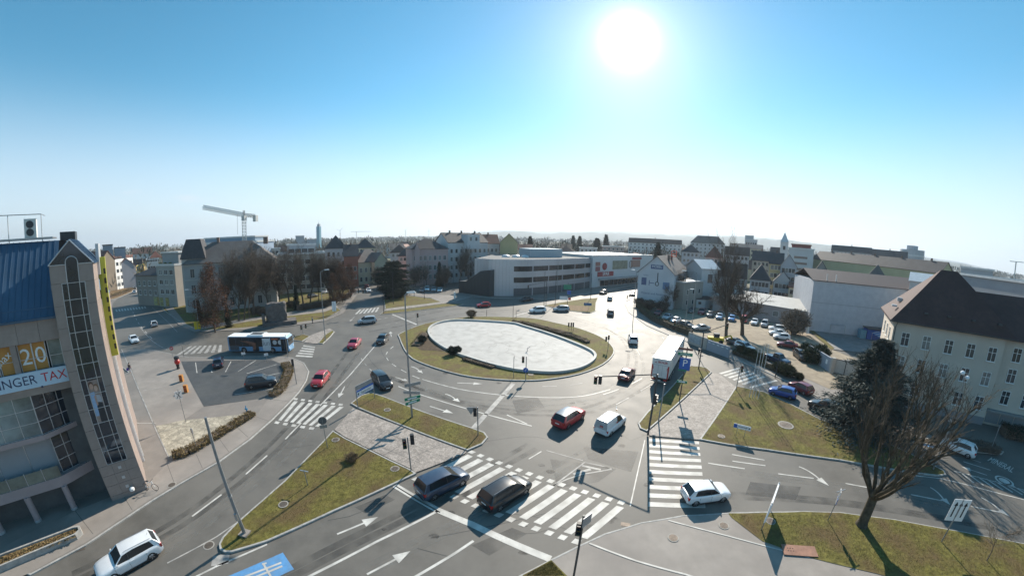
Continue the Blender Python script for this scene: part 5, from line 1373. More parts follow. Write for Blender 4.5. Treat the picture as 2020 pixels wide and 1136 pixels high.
# apartment block left of it with graffiti at street level
A, B = G(316, 604), G(352, 606); o, w = site('apartment_block', 'beige grey apartment block with roof terraces left of the mansard building', A, B)
BEI = wallm('beige_render', (0.37, 0.34, 0.30)); walls(o, 0, w, 0, 12, 13.4, BEI); walls(o, 1.2, w, 2, 11, 17.4, STONE_G, z0=13.4, name='top_storey'); roof(o, 0, w, 0, 12, 13.4, .5, 'flat', TIN, .1); roof(o, 1.2, w, 2, 11, 17.4, .3, 'flat', TIN, .4)
wins(o, (w, 12), 'front', spread(.8, w - .5, 3), (4.2, 7.4, 10.6), 1.7, 1.5, 2); wins(o, (w, 12), 'left', spread(1, 11, 4), (4.2, 7.4, 10.6), 1.6, 1.5, 2)
walls(o, -13, 0, .3, 9, 10.4, wallm('brown_beige_render', (0.27, 0.235, 0.20)), name='annex'); roof(o, -13, 0, .3, 9, 10.4, 2.2, 'hip', TILE_DK, .4, 'annex_roof')
wins(o, (w, 12), 'front', [-11, -8, -5, -2], (3.6, 6.8), 1.2, 1.6, 2, back=.3)
for x, c in ((-3.5, (.6, .6, .55)), (-1.6, (.5, .1, .08)), (.4, (.12, .07, .25)), (3.5, (.45, .06, .08))): MB().box((x, -.06 + (.3 if x < 0 else 0), .2), (x + 1.7, -.01 + (.3 if x < 0 else 0), 3.0)).build('wall_painting', mat('mural_%d' % int(x * 10 + 60), c, 0.7, var=0.7, scale=1.5, col2=(.5, .45, .1)), o)
for i in range(3): MB().lathe([(.5, 0), (.8, .5), (.3, 1.0)], (1.5 + i * 2.6, .8, 13.5), 8).build('roof_shrub', mat('terrace_shrub', (0.14, 0.13, 0.04), 0.9, var=0.5, scale=3), o)

# yellow house with grey fire wall, brown-gabled white block
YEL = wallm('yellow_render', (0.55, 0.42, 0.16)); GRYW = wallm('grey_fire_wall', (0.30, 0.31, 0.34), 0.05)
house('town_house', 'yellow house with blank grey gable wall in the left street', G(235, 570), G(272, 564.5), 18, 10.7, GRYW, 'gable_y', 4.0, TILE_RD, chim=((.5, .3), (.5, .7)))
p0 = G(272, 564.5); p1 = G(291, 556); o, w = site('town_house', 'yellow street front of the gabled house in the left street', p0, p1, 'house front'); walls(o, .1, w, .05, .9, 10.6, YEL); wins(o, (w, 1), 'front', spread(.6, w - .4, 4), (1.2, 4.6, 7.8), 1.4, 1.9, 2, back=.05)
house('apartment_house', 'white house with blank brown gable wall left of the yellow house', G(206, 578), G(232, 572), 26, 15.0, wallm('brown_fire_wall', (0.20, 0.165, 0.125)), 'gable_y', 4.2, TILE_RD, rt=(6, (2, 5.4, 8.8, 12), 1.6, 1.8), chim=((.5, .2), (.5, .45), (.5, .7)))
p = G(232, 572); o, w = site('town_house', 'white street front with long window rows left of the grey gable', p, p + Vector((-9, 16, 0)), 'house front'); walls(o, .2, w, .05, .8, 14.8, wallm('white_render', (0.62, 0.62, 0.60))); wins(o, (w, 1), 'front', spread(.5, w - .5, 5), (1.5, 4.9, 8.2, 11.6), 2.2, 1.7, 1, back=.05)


# ================================================================== middle distance
def fblock(name, label, px0, px1, pyt, D, depth, wm, rk='gable_x', rise=3.0, rm=None, D2=None, **kw):
    """front given by two columns of the photograph, distance and the row of its eaves"""
    A = AT(px0, pyt, D); B = AT(px1, pyt, D2 or D); h = (A.z + B.z) / 2
    if kw.get('fr') and kw['fr'][1] is None: kw['fr'] = (kw['fr'][0], [z for z in (h - 2.3 - 3.0 * k for k in range(4)) if z > 1], *kw['fr'][2:])
    return house(name, label, (A.x, A.y, 0), (B.x, B.y, 0), depth, h, wm, rk, rise, rm, **kw)


CREAM = wallm('cream_render', (0.52, 0.47, 0.34)); PINK = wallm('pink_render', (0.50, 0.36, 0.34)); WHT = wallm('off_white_render', (0.56, 0.56, 0.56)); LGREY = wallm('light_grey_render', (0.44, 0.45, 0.47)); YOCH = wallm('ochre_render', (0.50, 0.41, 0.22)); OLIV = wallm('olive_yellow_render', (0.42, 0.40, 0.25)); REDB = wallm('red_brick', (0.30, 0.12, 0.085))
fblock('apartment_block', 'beige balconied apartment block behind the bare trees in the park', 548, 640, 502, 140, 14, BEI, 'flat', .5, TIN, fr=(7, (1.5, 4.6, 7.7, 10.8), 2.0, 1.7))
fblock('penthouse_block', 'pale block with set-back top floor above the bare park trees', 566, 622, 484, 152, 12, LGREY, 'flat', .4, TIN, fr=(4, (14.5,), 2.4, 1.8))
fblock('villa', 'dark hipped villa left of the red brick house', 641, 684, 490, 165, 14, LGREY, 'hip', 6.0, TILE_DK, fr=(4, (4, 8, 12), 1.1, 1.9), chim=((.3, .4), (.7, .5)))
fblock('brick_house', 'red brick house with dark roof between the villas', 678, 706, 505, 150, 12, REDB, 'gable_x', 4.5, TILE_DK, fr=(3, (3, 6.5), 1.1, 1.7), chim=((.5, .5),))
house('villa', 'cream villa with brown hipped roof and gable behind the black pine', G(706, 562), G(768, 556), 13, 9.6, CREAM, 'hip', 5.4, TILE_GY, fr=(6, (1.2, 5.2), 1.1, 1.9), lf=(3, (1.2, 5.2), 1.1, 1.9), chim=((.35, .5), (.8, .6)))
o, w = site('villa_gable', 'cream projecting gable of the villa behind the black pine', G(739, 561), G(764, 558), 'house front'); walls(o, 0, w, -.6, 2, 9.8, CREAM, 'y', 3.6); roof(o, 0, w, -.6, 7, 9.8, 3.6, 'gable_y', TILE_GY, .3); wins(o, (w, 2), 'front', spread(.4, w - .4, 2), (1.2, 5.2), 1.1, 1.9, 2, back=-.6)
fblock('pink_house', 'pink stuccoed house with dark roof left of the white apartments', 812, 884, 491, 146, 13, PINK, 'hip', 4.2, TILE_DK, D2=150, fr=(7, (2.5, 6.3, 10.4), 1.1, 1.9), style=2, chim=((.3, .5), (.75, .5)))
o, w = site('pink_gable', 'pink curved gable on the left of the pink house', AT(818, 500, 145), AT(828, 500, 145), 'house front'); walls(o, 0, w, 0, 3, 15.3, PINK, 'y', 2.6); roof(o, 0, w, 0, 5, 15.3, 2.6, 'gable_y', TILE_RD, .15)
fblock('apartment_house', 'tall white apartment house with dark roof right of the pink house', 884, 962, 478, 152, 14, WHT, 'gable_x', 4.2, TILE_DK, D2=162, fr=(8, (2.5, 6, 9.6, 13.2), 1.1, 1.7), style=1, chim=((.2, .5), (.5, .5), (.85, .5)))
o, w = site('roof_dormer_gable', 'white gabled dormer on the tall apartment house', AT(922, 480, 152.5), AT(946, 480, 155.5), 'dormer'); walls(o, 0, w, 0, 6, 21.0, WHT, z0=15); roof(o, 0, w, 0, 6, 21.0, .3, 'flat', TIN, .1); wins(o, (w, 6), 'front', spread(.3, w - .3, 2), (18.6,), 1.1, 1.6, 1)
fblock('apartment_house', 'white apartment house with reddish roof behind the curved office', 940, 985, 480, 166, 13, WHT, 'gable_x', 4.2, TILE_RD, D2=168, fr=(5, (2.5, 6, 9.6, 13.2), 1.0, 1.6), chim=((.2, .5), (.6, .5)))
fblock('gable_house', 'house with blank yellow gable wall above the curved office', 987, 1021, 478, 160, 16, YOCH, 'gable_y', 4.0, TILE_DK)

# --- the curved silver office
SILV = mat('silver_cladding', (0.50, 0.51, 0.54), 0.38, 0.55, var=0.06, scale=0.8); SILD = mat('cladding_joint', (0.16, 0.165, 0.18), 0.6)
ofc = thing('office_block', 'curved silver clad office block with two window bands behind the roundabout', 'building', (0, 0, 0))
cp = [Vector(p[:2]) for p in smooth_pts([G(*p) for p in ((936, 580), (952, 581.5), (970, 584), (1007, 584.5), (1039, 583.6), (1088, 578.6), (1140, 571.7), (1165.5, 566.7))], 5)]
acc = [0.0]
for i in range(1, len(cp)): acc.append(acc[-1] + (cp[i] - cp[i - 1]).length)


def along(s):
    s = min(max(s, 0), acc[-1] - 1e-4)
    for i in range(1, len(cp)):
        if s <= acc[i]: t = (s - acc[i - 1]) / (acc[i] - acc[i - 1]); return cp[i - 1].lerp(cp[i], t), (cp[i] - cp[i - 1]).normalized()


body = [along(acc[-1] * i / 40)[0] for i in range(41)]
back = [Vector((38, 168)), Vector((-8, 160))]
inner = [p + Vector((-(q.y), q.x)) * .12 for p, q in (along(acc[-1] * i / 40) for i in range(41))]
MB().prism(ccw(inner + back), 0, 12.5, bottom=False).build('core', SILD, ofc)
MB().prism(ccw([p + Vector((0, .6)) for p in body] + back), 12.5, 12.58).build('flat_roof', mat('roof_gravel', (0.16, 0.155, 0.15), 0.9, var=0.2, scale=0.8), ofc)
npan = int(acc[-1] / 1.22); pw = acc[-1] / npan
spm = {}
for i in range(npan):
    s = (i + .5) * pw; p, t = along(s); rz = math.atan2(t.y, t.x); left = s < 14.5
    bay = (i - 12) % 6 == 0
    for z0, z1 in (((0.1, 12.75),) if left else ((2.75, 4.7), (6.55, 8.6), (10.4, 12.75))):
        k = (z0, z1)
        if k not in spm: spm[k] = MB().box((-pw / 2 + .025, -.06, z0), (pw / 2 - .025, .10, z1)).mesh('facade_panel')
        q = use('facade_panel', spm[k], SILV, ofc, (p.x, p.y, 0)); q.rotation_euler = (0, 0, rz)
    if not left:
        for z0, z1, nm in ((4.7, 6.55, 'window'), (8.6, 10.4, 'window'), (.2, 2.75, 'shop_window')):
            k = (z0, z1, 'w')
            if k not in spm: spm[k] = MB().box((-pw / 2 + (.02), .05, z0), (pw / 2 - .02, .12, z1)).mesh('office_window')
            q = use(nm, spm[k], GLASS if nm == 'window' else mat('shop_window_shade', (0.12, 0.12, 0.13), 0.3, var=0.3, scale=0.5), ofc, (p.x, p.y, 0)); q.rotation_euler = (0, 0, rz)
        if bay:
            q = use('bay_post', spm.setdefault('bp', MB().box((-.16, -.09, .0), (.16, .1, 12.6)).mesh('bay_post')), SILV, ofc, (p.x - t.x * pw / 2, p.y - t.y * pw / 2, 0)); q.rotation_euler = (0, 0, rz)
a = G(1062, 560); P_ = AT(1049, 505, 138); MB().box((-7.5, -5, 0), (7.5, 5, 3.4), Matrix.Translation((P_.x + 4, P_.y + 6, 12.55)) @ Matrix.Rotation(R(25), 4, 'Z')).build('roof_plant', mat('plant_cladding', (0.34, 0.42, 0.47), 0.5, 0.3, var=0.08), ofc)
for x in (998, 1018, 1036):
    P_ = AT(x, 503, 136); MB().lathe([(1.7, 0), (1.5, .6), (.6, .95)], (P_.x, P_.y, 12.58), 12).build('roof_dome', TIN, ofc)
MB().tube((cp[26].x, cp[26].y - .3, 0), (cp[26].x, cp[26].y - .3, 12.4), .08).build('downpipe', STEEL, ofc)
# dark slatted stair annex
o, w = site('stair_annex', 'dark slatted external stair beside the curved office', G(905, 577), G(966, 586), 'stair')
SLATM = mat('dark_slats', (0.045, 0.055, 0.06), 0.6, 0.2, var=0.2)
MB().add([(0, 0, 0), (w, 0, 0), (w, 0, 9.2), (w * .72, 0, 8.6), (w * .25, 0, 4.5), (0, 0, 4.2)] + [(0, 5, 0), (w, 5, 0), (w, 5, 9.2), (w * .72, 5, 8.6), (w * .25, 5, 4.5), (0, 5, 4.2)], [(0, 1, 2, 3, 4, 5), (11, 10, 9, 8, 7, 6)] + [(i, 6 + i, 6 + (i + 1) % 6, (i + 1) % 6) for i in range(6)]).build('wall', SLATM, o)
for i in range(22):
    x = w * (i + .5) / 22; zt = 4.2 + (0 if x < w * .25 else (x - w * .25) / (w * .75) * 4.9); MB().box((x - .06, -.08, .1), (x + .06, 0, zt)).build('slat', DARKST, o)

# --- the supermarket
SPW = mat('white_cladding', (0.60, 0.60, 0.60), 0.55, var=0.05, scale=0.5)
o, w = site('supermarket', 'white supermarket hall with red sign and dark shop windows', G(1167, 568), G(1256, 558.5), 'shop')
walls(o, 0, w + 14, 0, 30, 13.3, SPW); roof(o, 0, w + 14, 0, 30, 13.3, .4, 'flat', TIN, .1); walls(o, w * .12, w + 13, -1.6, 0, 3.9, wallm('shop_canopy', (0.4, 0.4, 0.4)), z0=3.1, name='canopy')
for i in range(9): MB().box((w * .16 + i * 3.2, -.06, .3), (w * .16 + i * 3.2 + 3.0, -.0, 3.0)).build('shop_window', GLASS, o)
MB().box((w * .1, -.3, 4.6), (w * .42, -.0, 6.6)).build('sign', mat('spar_red', (0.34, 0.05, 0.055), 0.5), o)
lettering('SPAR', 2.1, frame((w * .26, -.32, 5.6), (1, 0, 0)) @ Matrix.Rotation(math.pi / 2, 4, 'X'), WHITE, o, bold=.03)
for x0, z0, z1, c in ((.055, 9.2, 10.9, (.34, .10, .06)), (.055, 7.0, 8.9, (.28, .04, .05)), (.82, 8.0, 11.3, (.36, .18, .12)), (.85, 11.6, 12.8, (.28, .02, .03))): MB().box((w * x0, -.15, z0), (w * x0 + (3 if x0 < .5 else 8), 0, z1)).build('sign', mat('shop_sign_%d' % int(z0 * 10), tuple(q_ * .8 + .06 for q_ in c), 0.5, var=0.2), o)
MB().lathe([(1.6, -.05), (1.6, .1)], n=20, M=Matrix.Translation((w * .235, -.05, 8.9)) @ Matrix.Rotation(math.pi / 2, 4, 'X')).build('round_sign', mat('dark_red_disc', (0.25, 0.03, 0.04), 0.5, var=0.3), o)
MB().box((w * .40, -.08, 7.4), (w * .74, 0, 11.3)).build('banner', mat('banner_olive', (0.26, 0.25, 0.18), 0.6, var=0.4, scale=0.6), o)
for i in range(20):
    a0 = 2 * math.pi * i / 20; a1 = 2 * math.pi * (i + 1) / 20; MB().tube((w * .82 + 1.4 * math.cos(a0), -.06, 9.4 + 1.7 * math.sin(a0)), (w * .82 + 1.4 * math.cos(a1), -.06, 9.4 + 1.7 * math.sin(a1)), .14, .14, 4).build('ring_sign', BLACK, o)

# --- white gable house with painted advertisements
A, B = G(1255, 603), G(1325, 612); o, w = site('gable_house', 'white house with advertising painted on its gable by the glaring street', A, B, 'house')
ADW = wallm('white_painted_gable', (0.58, 0.59, 0.62), 0.05); walls(o, 0, w, 0, 26, 10.9, ADW, 'y', 5.1); rf = roof(o, 0, w, 0, 26, 10.9, 5.1, 'gable_y', TILE_GY, .4)
for y in (9, 14): MB().box((w * .62, y, 13), (w * .62 + .7, y + .7, 16.3)).build('chimney', CHIM, rf)
ADB = mat('faded_blue_print', (0.10, 0.13, 0.24), 0.7, var=0.25, scale=2); Mf = lambda x, z, s=1: frame((x, -.02, z), (1, 0, 0)) @ Matrix.Rotation(math.pi / 2, 4, 'X')
MB().box((w * .34, -.03, 12.1), (w * .68, 0, 13.4)).build('painted_panel', ADB, o); lettering('MÖBEL', 1.0, frame((w * .51, -.034, 12.8), (1, 0, 0)) @ Matrix.Rotation(math.pi / 2, 4, 'X'), WHITE, o)
MB().box((w * .10, -.03, 6.9), (w * .24, 0, 9.2)).build('painted_panel', ADB, o); MB().box((w * .70, -.03, 6.2), (w * .88, 0, 8.3)).build('painted_panel', mat('faded_pale_blue', (0.16, 0.25, 0.42), 0.7, var=0.25, scale=2), o)
lettering('Malerei und Anstrich', .95, Mf(w * .46, 4.4), ADB, o); lettering('Farben', .6, Mf(w * .22, 10.0), ADB, o)
for i in range(14):
    a0 = 2 * math.pi * i / 14; a1 = 2 * math.pi * (i + 1) / 14; MB().tube((w * .54 + .55 * math.cos(a0), -.03, 7.6 + .6 * math.sin(a0)), (w * .54 + .55 * math.cos(a1), -.03, 7.6 + .6 * math.sin(a1)), .13, .13, 4).build('painted_ring', BLACK, o)
MB().box((w * .535, -.03, 8.2), (w * .56, 0, 11.0)).build('painted_stem', BLACK, o); MB().box((w * .33, -.03, 7.6), (w * .46, 0, 7.8)).build('painted_bar', ADB, o); MB().box((w * .31, -.03, 6.9), (w * .33, 0, 8.5)).build('painted_bar', ADB, o)
wins(o, (w, 26), 'right', spread(2, 24, 6), (7.6,), 1.2, 1.5, 1)
# annex and white house right of it
house('side_wing', 'beige wing with dark balcony rail between gable house and white house', G(1345, 612), G(1383, 606), 10, 8.4, BEI, 'flat', .3, TIN, fr=(3, (1.5, 4.8), 1.0, 1.4))
house('white_house', 'white house with bright tin roof behind the gravel yard', G(1379, 602), G(1412, 602), 11, 12.5, WHT, 'gable_x', 2.6, TIN, fr=(1, (7.6,), 2.0, 3.0), over=.5)
o, w = site('window_row', 'small window row low on the white house', G(1385, 601), G(1404, 601), 'window row'); wins(o, (w, 1), 'front', spread(.5, w - .5, 3), (4.0,), .7, 1.7, 1, back=-.15)
house('terrace_house', 'grey house with dark roof right of the white tin-roofed house', G(1413, 604), G(1446, 607), 12, 10.4, LGREY, 'gable_x', 4.2, TILE_DK, fr=(3, (2, 5.6), 1.1, 1.6), chim=((.4, .5),))
o, w = site('round_hut', 'low round white hut with dark flat roof in the gravel yard', G(1362, 607), G(1405, 606), 'hut'); MB().lathe([(w / 2, 0), (w / 2, 2.9)], (w / 2, w * .3, 0), 20).build('wall', WHT, o); MB().lathe([(w / 2 + .2, 2.9), (w / 2 + .2, 3.2)], (w / 2, w * .3, 0), 20).build('roof', TILE_DK, o); MB().box((w * .24, -w * .17 - .0, 1.4), (w * .34, -w * .05, 2.2)).build('window', GLASS, o)
o, w = site('long_shed', 'long low shed with pale roof along the gravel yard', G(1405, 613), G(1590, 648), 'shed'); walls(o, 0, w, 0, 9, 4.6, wallm('pinkish_render', (0.38, 0.33, 0.32))); MB().add([(-.3, -.4, 4.5), (w + .3, -.4, 4.5), (w + .3, 9.3, 6.4), (-.3, 9.3, 6.4), (-.3, -.4, 4.7), (w + .3, -.4, 4.7), (w + .3, 9.3, 6.6), (-.3, 9.3, 6.6)], [(0, 3, 2, 1), (4, 5, 6, 7), (0, 1, 5, 4), (1, 2, 6, 5), (2, 3, 7, 6), (3, 0, 4, 7)]).build('roof', mat('pale_fibre_roof', (0.46, 0.45, 0.42), 0.7, var=0.12, scale=0.8), o); wins(o, (w, 9), 'front', [5, 12, 20], (1.8,), 1.6, 1.4, 1)
# --- the big blank hall
HALL = mat('blank_hall_wall', (0.47, 0.48, 0.51), 0.85, var=0.06, scale=0.4, bump=0.2, bscale=3, detail=8, big=(0.8, (0.55, 0.56, 0.58), 0.5))
A, B = G(1592, 652), G(1738, 668); dd = (B - A).normalized(); o, w = site('blank_hall', 'large hall with blank grey-white end wall beside the yard', A, A + dd * 42, 'hall'); walls(o, 0, w, 0, 22, 13.3, HALL); roof(o, 0, w, 0, 22, 13.3, 2.4, 'gable_x', mat('dark_hall_roof', (0.06, 0.045, 0.045), 0.8, var=0.2), .3)
MB().box((0, -.05, 7.6), (w * .62, 0, 7.7)).build('wall_band', GRYW, o)
for x in (3.5, 6): MB().box((x, .2, 13.5), (x + .25, .5, 15.2)).build('vent_pipe', TIN, o)
gl = thing('goal_frame', 'grey steel goal frame standing against the blank hall wall', 'goal', G(1641, 659), o.rotation_euler.z); gl.location = o.matrix_basis @ Vector((6.0, -1.0, 0.14))
for x in (0, 4): MB().tube((x, 0, 0), (x, 0, 2.4), .07).build('post', STEEL, gl)
MB().tube((0, 0, 2.4), (4, 0, 2.4), .07).build('crossbar', STEEL, gl)
sh = thing('blue_shed', 'blue open shed against the hall behind the right house', 'shed', o.matrix_basis @ Vector((15.5, -4.2, .14)), o.rotation_euler.z)
MB().box((0, 1, 0), (6.5, 4, 2.6)).build('wall', mat('blue_tarp', (0.03, 0.10, 0.38), 0.6, var=0.15), sh); MB().box((-.3, .4, 2.6), (6.8, 4.1, 2.8)).build('roof', DARKST, sh); MB().box((-1.8, 1.2, 0), (-.2, 3.2, 2.1)).build('container', mat('teal_box', (0.12, 0.28, 0.36), 0.6, var=0.15), sh)
mk = thing('striped_awning', 'blue and white striped awning stacks beside the right house', 'awning', o.matrix_basis @ Vector((18, -9.5, .14)), o.rotation_euler.z)
for i in range(6): MB().add([(-1.9, i * .9, 2.0), (0, i * .9, 2.5), (1.9, i * .9, 2.0), (-1.9, i * .9 + .8, 1.9), (0, i * .9 + .8, 2.4), (1.9, i * .9 + .8, 1.9)], [(0, 1, 4, 3), (1, 2, 5, 4)]).build('awning_strip', WHITE if i % 2 else mat('awning_blue', (0.10, 0.25, 0.5), 0.6), mk)
for x, y in ((-1.8, 0), (1.8, 0), (-1.8, 5), (1.8, 5)): MB().tube((x, y, 0), (x, y, 2), .04).build('post', STEEL, mk)

# ================================================================== the house on the right
RH = wallm('cream_house_render', (0.55, 0.485, 0.41), 0.06, (0.3, (0.46, 0.40, 0.34), 0.5)); RHR = roofm('dark_brown_roof', (0.07, 0.037, 0.033))
Rb = G(1936, 838); Lc = Vector((53.1, 31.0, 0)); o, w = site('corner_house', 'large cream house with steep dark brown hipped roof at the right edge', Lc, Rb, 'house'); hh = 12.1; dp = 12.9
walls(o, 0, w, 0, dp, hh, RH); MB().box((-.04, -.05, 0), (w + .04, .0, 1.1)).build('plinth', wallm('grey_plinth', (0.26, 0.26, 0.27)), o)
rf = MB(); e = .7; rz_ = 19.5
rf.add([(-e, -e, hh - .25), (w + 1.2, -e, hh - .25), (w + 1.2, dp + e, hh - .25), (-e, dp + e, hh - .25), (-e, -e, hh - .05), (w + 1.2, -e, hh - .05), (w + 1.2, dp + e, hh - .05), (-e, dp + e, hh - .05), (6.85, dp / 2, rz_), (9.3, dp / 2, rz_)], [(3, 2, 1, 0), (0, 1, 5, 4), (1, 2, 6, 5), (2, 3, 7, 6), (3, 0, 4, 7), (4, 5, 9, 8), (5, 6, 9), (6, 7, 8, 9), (7, 4, 8)])
rfo = rf.build('roof', RHR, o)
MB().box((-e - .1, -e - .14, hh - .2), (w + 1.3, -e, hh - .06)).build('gutter', DARKST, rfo)
for k, (t, s) in enumerate(((.3, 2.0), (.55, 2.5))): MB().box((-.25 + k * 1.1, 3.4 + k * 3, 13.5 + k * .6), (.5 + k * 1.1, 4.1 + k * 3, 13.75 + k * .9)).build('skylight', MULL, rfo)
for x in (4.0, 7.2, 10.5, 14): MB().box((x, .2, 13.35), (x + .5, .6, 13.6)).build('snow_guard', DARKST, rfo)
MB().path([(.35, -e - .05, hh - .2), (.25, -.1, hh - 1.0), (.25, -.1, .3)], .06, 6).build('downpipe', DARKST, o)
xs_ = [1.9, 4.9, 8.0, 11.0, 13.9]
wins(o, (w, dp), 'front', xs_, (2.0, 5.4, 8.7), 1.05, 1.75, 3)
wins(o, (w, dp), 'left', (3.2, 6.5, 9.8), (2.0, 5.4, 8.7), 1.05, 1.75, 3)
walls(o, w, w + 24, .9, dp, hh - .3, RH, name='side_wing'); r2 = MB()
r2.add([(w + .6, .2, hh - .4), (w + 24, .2, hh - .4), (w + 24, dp / 2 + .5, 17.0), (w - 3.2, dp / 2 + .5, 17.0), (w + 24, dp + 1, hh - .4), (w + .6, dp + 1, hh - .4)], [(0, 1, 2, 3), (3, 2, 4, 5)]); r2.build('wing_roof', RHR, o)
wins(o, (w + 24, dp), 'front', [w + 2.2 + i * 2.8 for i in range(8)], (3.2, 6.2, 9.0), 1.05, 1.75, 3, back=.9)
MB().box((w + .02, .2, 1.95), (w + 24, .9, 2.25)).build('canopy', wallm('grey_canopy', (0.24, 0.25, 0.25)), o)
for i in range(12): MB().box((w + .5 + i * 1.9, .86, .3), (w + 2.3 + i * 1.9, .9, 1.9)).build('garage_door', mat('garage_grey', (0.22, 0.24, 0.25), 0.6, var=0.06), o)
# yard wall, ivy, gate, gate pier
WALLB = wallm('blue_grey_wall', (0.34, 0.37, 0.42))
a, b = G(1604, 714), G(1636, 736); o, w = site('yard_wall', 'blue grey yard wall with a notice beside the steel gate', a, b, 'wall'); walls(o, -3, w, 0, .3, 2.6, WALLB); MB().box((w - .05, -.25, 0), (w + .55, .45, 2.9)).build('gate_pier', STONE_L, o); MB().box((w - 1.9, -.03, 1.2), (w - 1.3, 0, 2.0)).build('notice', SIGNW, o)
walls(o, w - 1, w - .7, .3, 18, 2.2, WALLB, name='garden_wall')
a, b = G(1640, 736), G(1712, 752); o, w = site('steel_gate', 'tall green-black steel gate with pale mesh panels', a, b, 'gate')
for i in range(4):
    x = w * i / 3; MB().box((x - .06, -.06, .05), (x + .06, .06, 2.7)).build('post', DARKST, o)
for z in (.1, 2.6): MB().box((0, -.05, z), (w, .05, z + .1)).build('rail', DARKST, o)
for i in range(3): MB().box((w * i / 3 + .08, -.015, .2), (w * (i + 1) / 3 - .08, .015, 2.6)).build('mesh_panel', mat('gate_mesh', (0.45, 0.45, 0.43), 0.6, var=0.1), o)
# white tent-like pole object by the shrubs
o = thing('folded_parasol', 'white folded parasol in the yard behind the ivy wall', 'parasol', G(1591, 662)); MB().lathe([(.04, 0), (.04, .6), (.55, .7), (.3, 2.2), (.04, 3.6)], n=10).build('canopy', WHITE, o)

# ================================================================== far buildings
GF = 'far apartment blocks'
fblock('apartment_row', 'long yellowish apartment row with dark roof right of the red-topped block', 1601, 1856, 522, 215, 12, OLIV, 'gable_x', 4.2, TILE_DK, D2=175, fr=(26, (2, 5, 8, 11), 1.3, 1.5), style=1, chim=((.12, .5), (.3, .5), (.5, .5), (.7, .5), (.9, .5)))
fblock('apartment_tower', 'pale block with brown balconies and red top floor right of the church', 1556, 1606, 492, 205, 16, WHT, 'flat', .5, TIN, fr=(1, (2, 5, 8, 11, 14, 17), 7.0, 1.2), rt=(4, (2, 5, 8, 11, 14, 17), 1.3, 1.4), pane=mat('balcony_brown', (0.22, 0.15, 0.12), 0.7, var=0.2))
fblock('red_penthouse', 'red roof storey on the pale block right of the church', 1562, 1600, 484, 207, 12, wallm('red_metal', (0.30, 0.09, 0.08)), 'flat', .4, TILE_RD)
ch = site('church', 'white church with pointed tower on the right skyline', AT(1519, 505, 260), AT(1545, 505, 260), 'church'); o, w = ch; hb = AT(1519, 496, 260).z
walls(o, 0, w, 0, 12, hb - 3, WHT, 'x', 6); roof(o, 0, w, 0, 12, hb - 3, 6, 'gable_x', TILE_DK, .3); p = AT(1548, 470, 262); q = o.matrix_basis.inverted() @ Vector((p.x, p.y, 0)); ht = AT(1548, 478, 262).z; pk = AT(1548, 458, 262).z
tb = MB().box((q.x - 2.6, -1, 0), (q.x + 2.6, 4.2, ht)).build('tower', WHT, o); MB().add([(q.x - 2.8, -1.2, ht), (q.x + 2.8, -1.2, ht), (q.x + 2.8, 4.4, ht), (q.x - 2.8, 4.4, ht), (q.x, 1.6, pk)], [(0, 1, 4), (1, 2, 4), (2, 3, 4), (3, 0, 4)]).build('spire', TIN, tb); MB().box((q.x - .8, -1.06, ht - 5), (q.x + .8, -1, ht - 2.5)).build('belfry_opening', BLACK, tb)
fblock('apartment_tower', 'stepped white tower block on the skyline left of the church', 1470, 1494, 474, 330, 18, LGREY, 'flat', .6, TIN, fr=(5, (4, 8, 12, 16, 20, 24), 1.6, 1.6)); fblock('apartment_tower', 'upper step of the white tower block left of the church', 1470, 1487, 466, 332, 14, LGREY, 'flat', .6, TIN)
p = AT(1799, 500, 330); o = thing('round_tower', 'round white residential tower on the right skyline', 'building', (p.x, p.y, 0)); ht = AT(1799, 493, 330).z; MB().lathe([(9, 0), (9, ht)], n=24).build('wall', LGREY, o); MB().box((-3, -3, ht), (3, 3, ht + 3)).build('roof_plant', LGREY, o)
for z in range(4, int(ht) - 1, 3): MB().lathe([(9.25, z), (9.25, z + 1.0)], n=24).build('balcony_band', TIN, o)
fblock('grey_hall', 'grey industrial block behind the right house roof', 1896, 1960, 532, 150, 20, LGREY, 'flat', .4, TIN); fblock('flat_hall', 'long low flat hall beyond the right house', 1895, 2060, 552, 110, 24, wallm('hall_grey', (0.30, 0.31, 0.33)), 'flat', .3, TIN, D2=95)
fblock('white_annex', 'white gabled building behind the hall and right house', 1795, 1840, 556, 108, 10, WHT, 'gable_x', 1.8, TIN, fr=(3, (5, 9), 1.1, 1.6))
fblock('office_slab', 'long blue grey office slab with roof terrace behind the mansard roof', 402, 506, 480, 190, 14, wallm('blue_grey_panel', (0.34, 0.42, 0.52)), 'flat', .6, TIN, D2=170, fr=(16, (5, 9, 13, 17), 1.8, 1.4))
fblock('setback_floor', 'recessed top floor on the long blue grey office slab', 404, 503, 470, 194, 10, wallm('blue_grey_panel2', (0.28, 0.36, 0.44)), 'flat', .5, TIN, D2=174)
fblock('office_tower', 'far blue grey tower block left on the skyline', 202, 222, 484, 330, 16, wallm('blue_panel', (0.22, 0.27, 0.33)), 'flat', .5, TILE_DK); fblock('office_tower', 'lower far blue grey block beside the left tower block', 225, 247, 489, 360, 16, MATS['blue_panel'], 'flat', .5, TILE_DK)
fblock('white_block', 'white flat roofed block in the left street gap', 289, 312, 513, 230, 14, MATS['white_render'], 'flat', .4, TIN, fr=(4, (4, 8, 12), 1.4, 1.5))
fblock('far_slab', 'pale distant slab block left of the slender tower', 583, 600, 466, 420, 14, LGREY, 'flat', .5, TIN); fblock('far_slab', 'low distant slab block between pale block and slender tower', 600, 626, 473, 430, 14, wallm('blue_panel3', (0.3, 0.36, 0.42)), 'flat', .5, TIN)
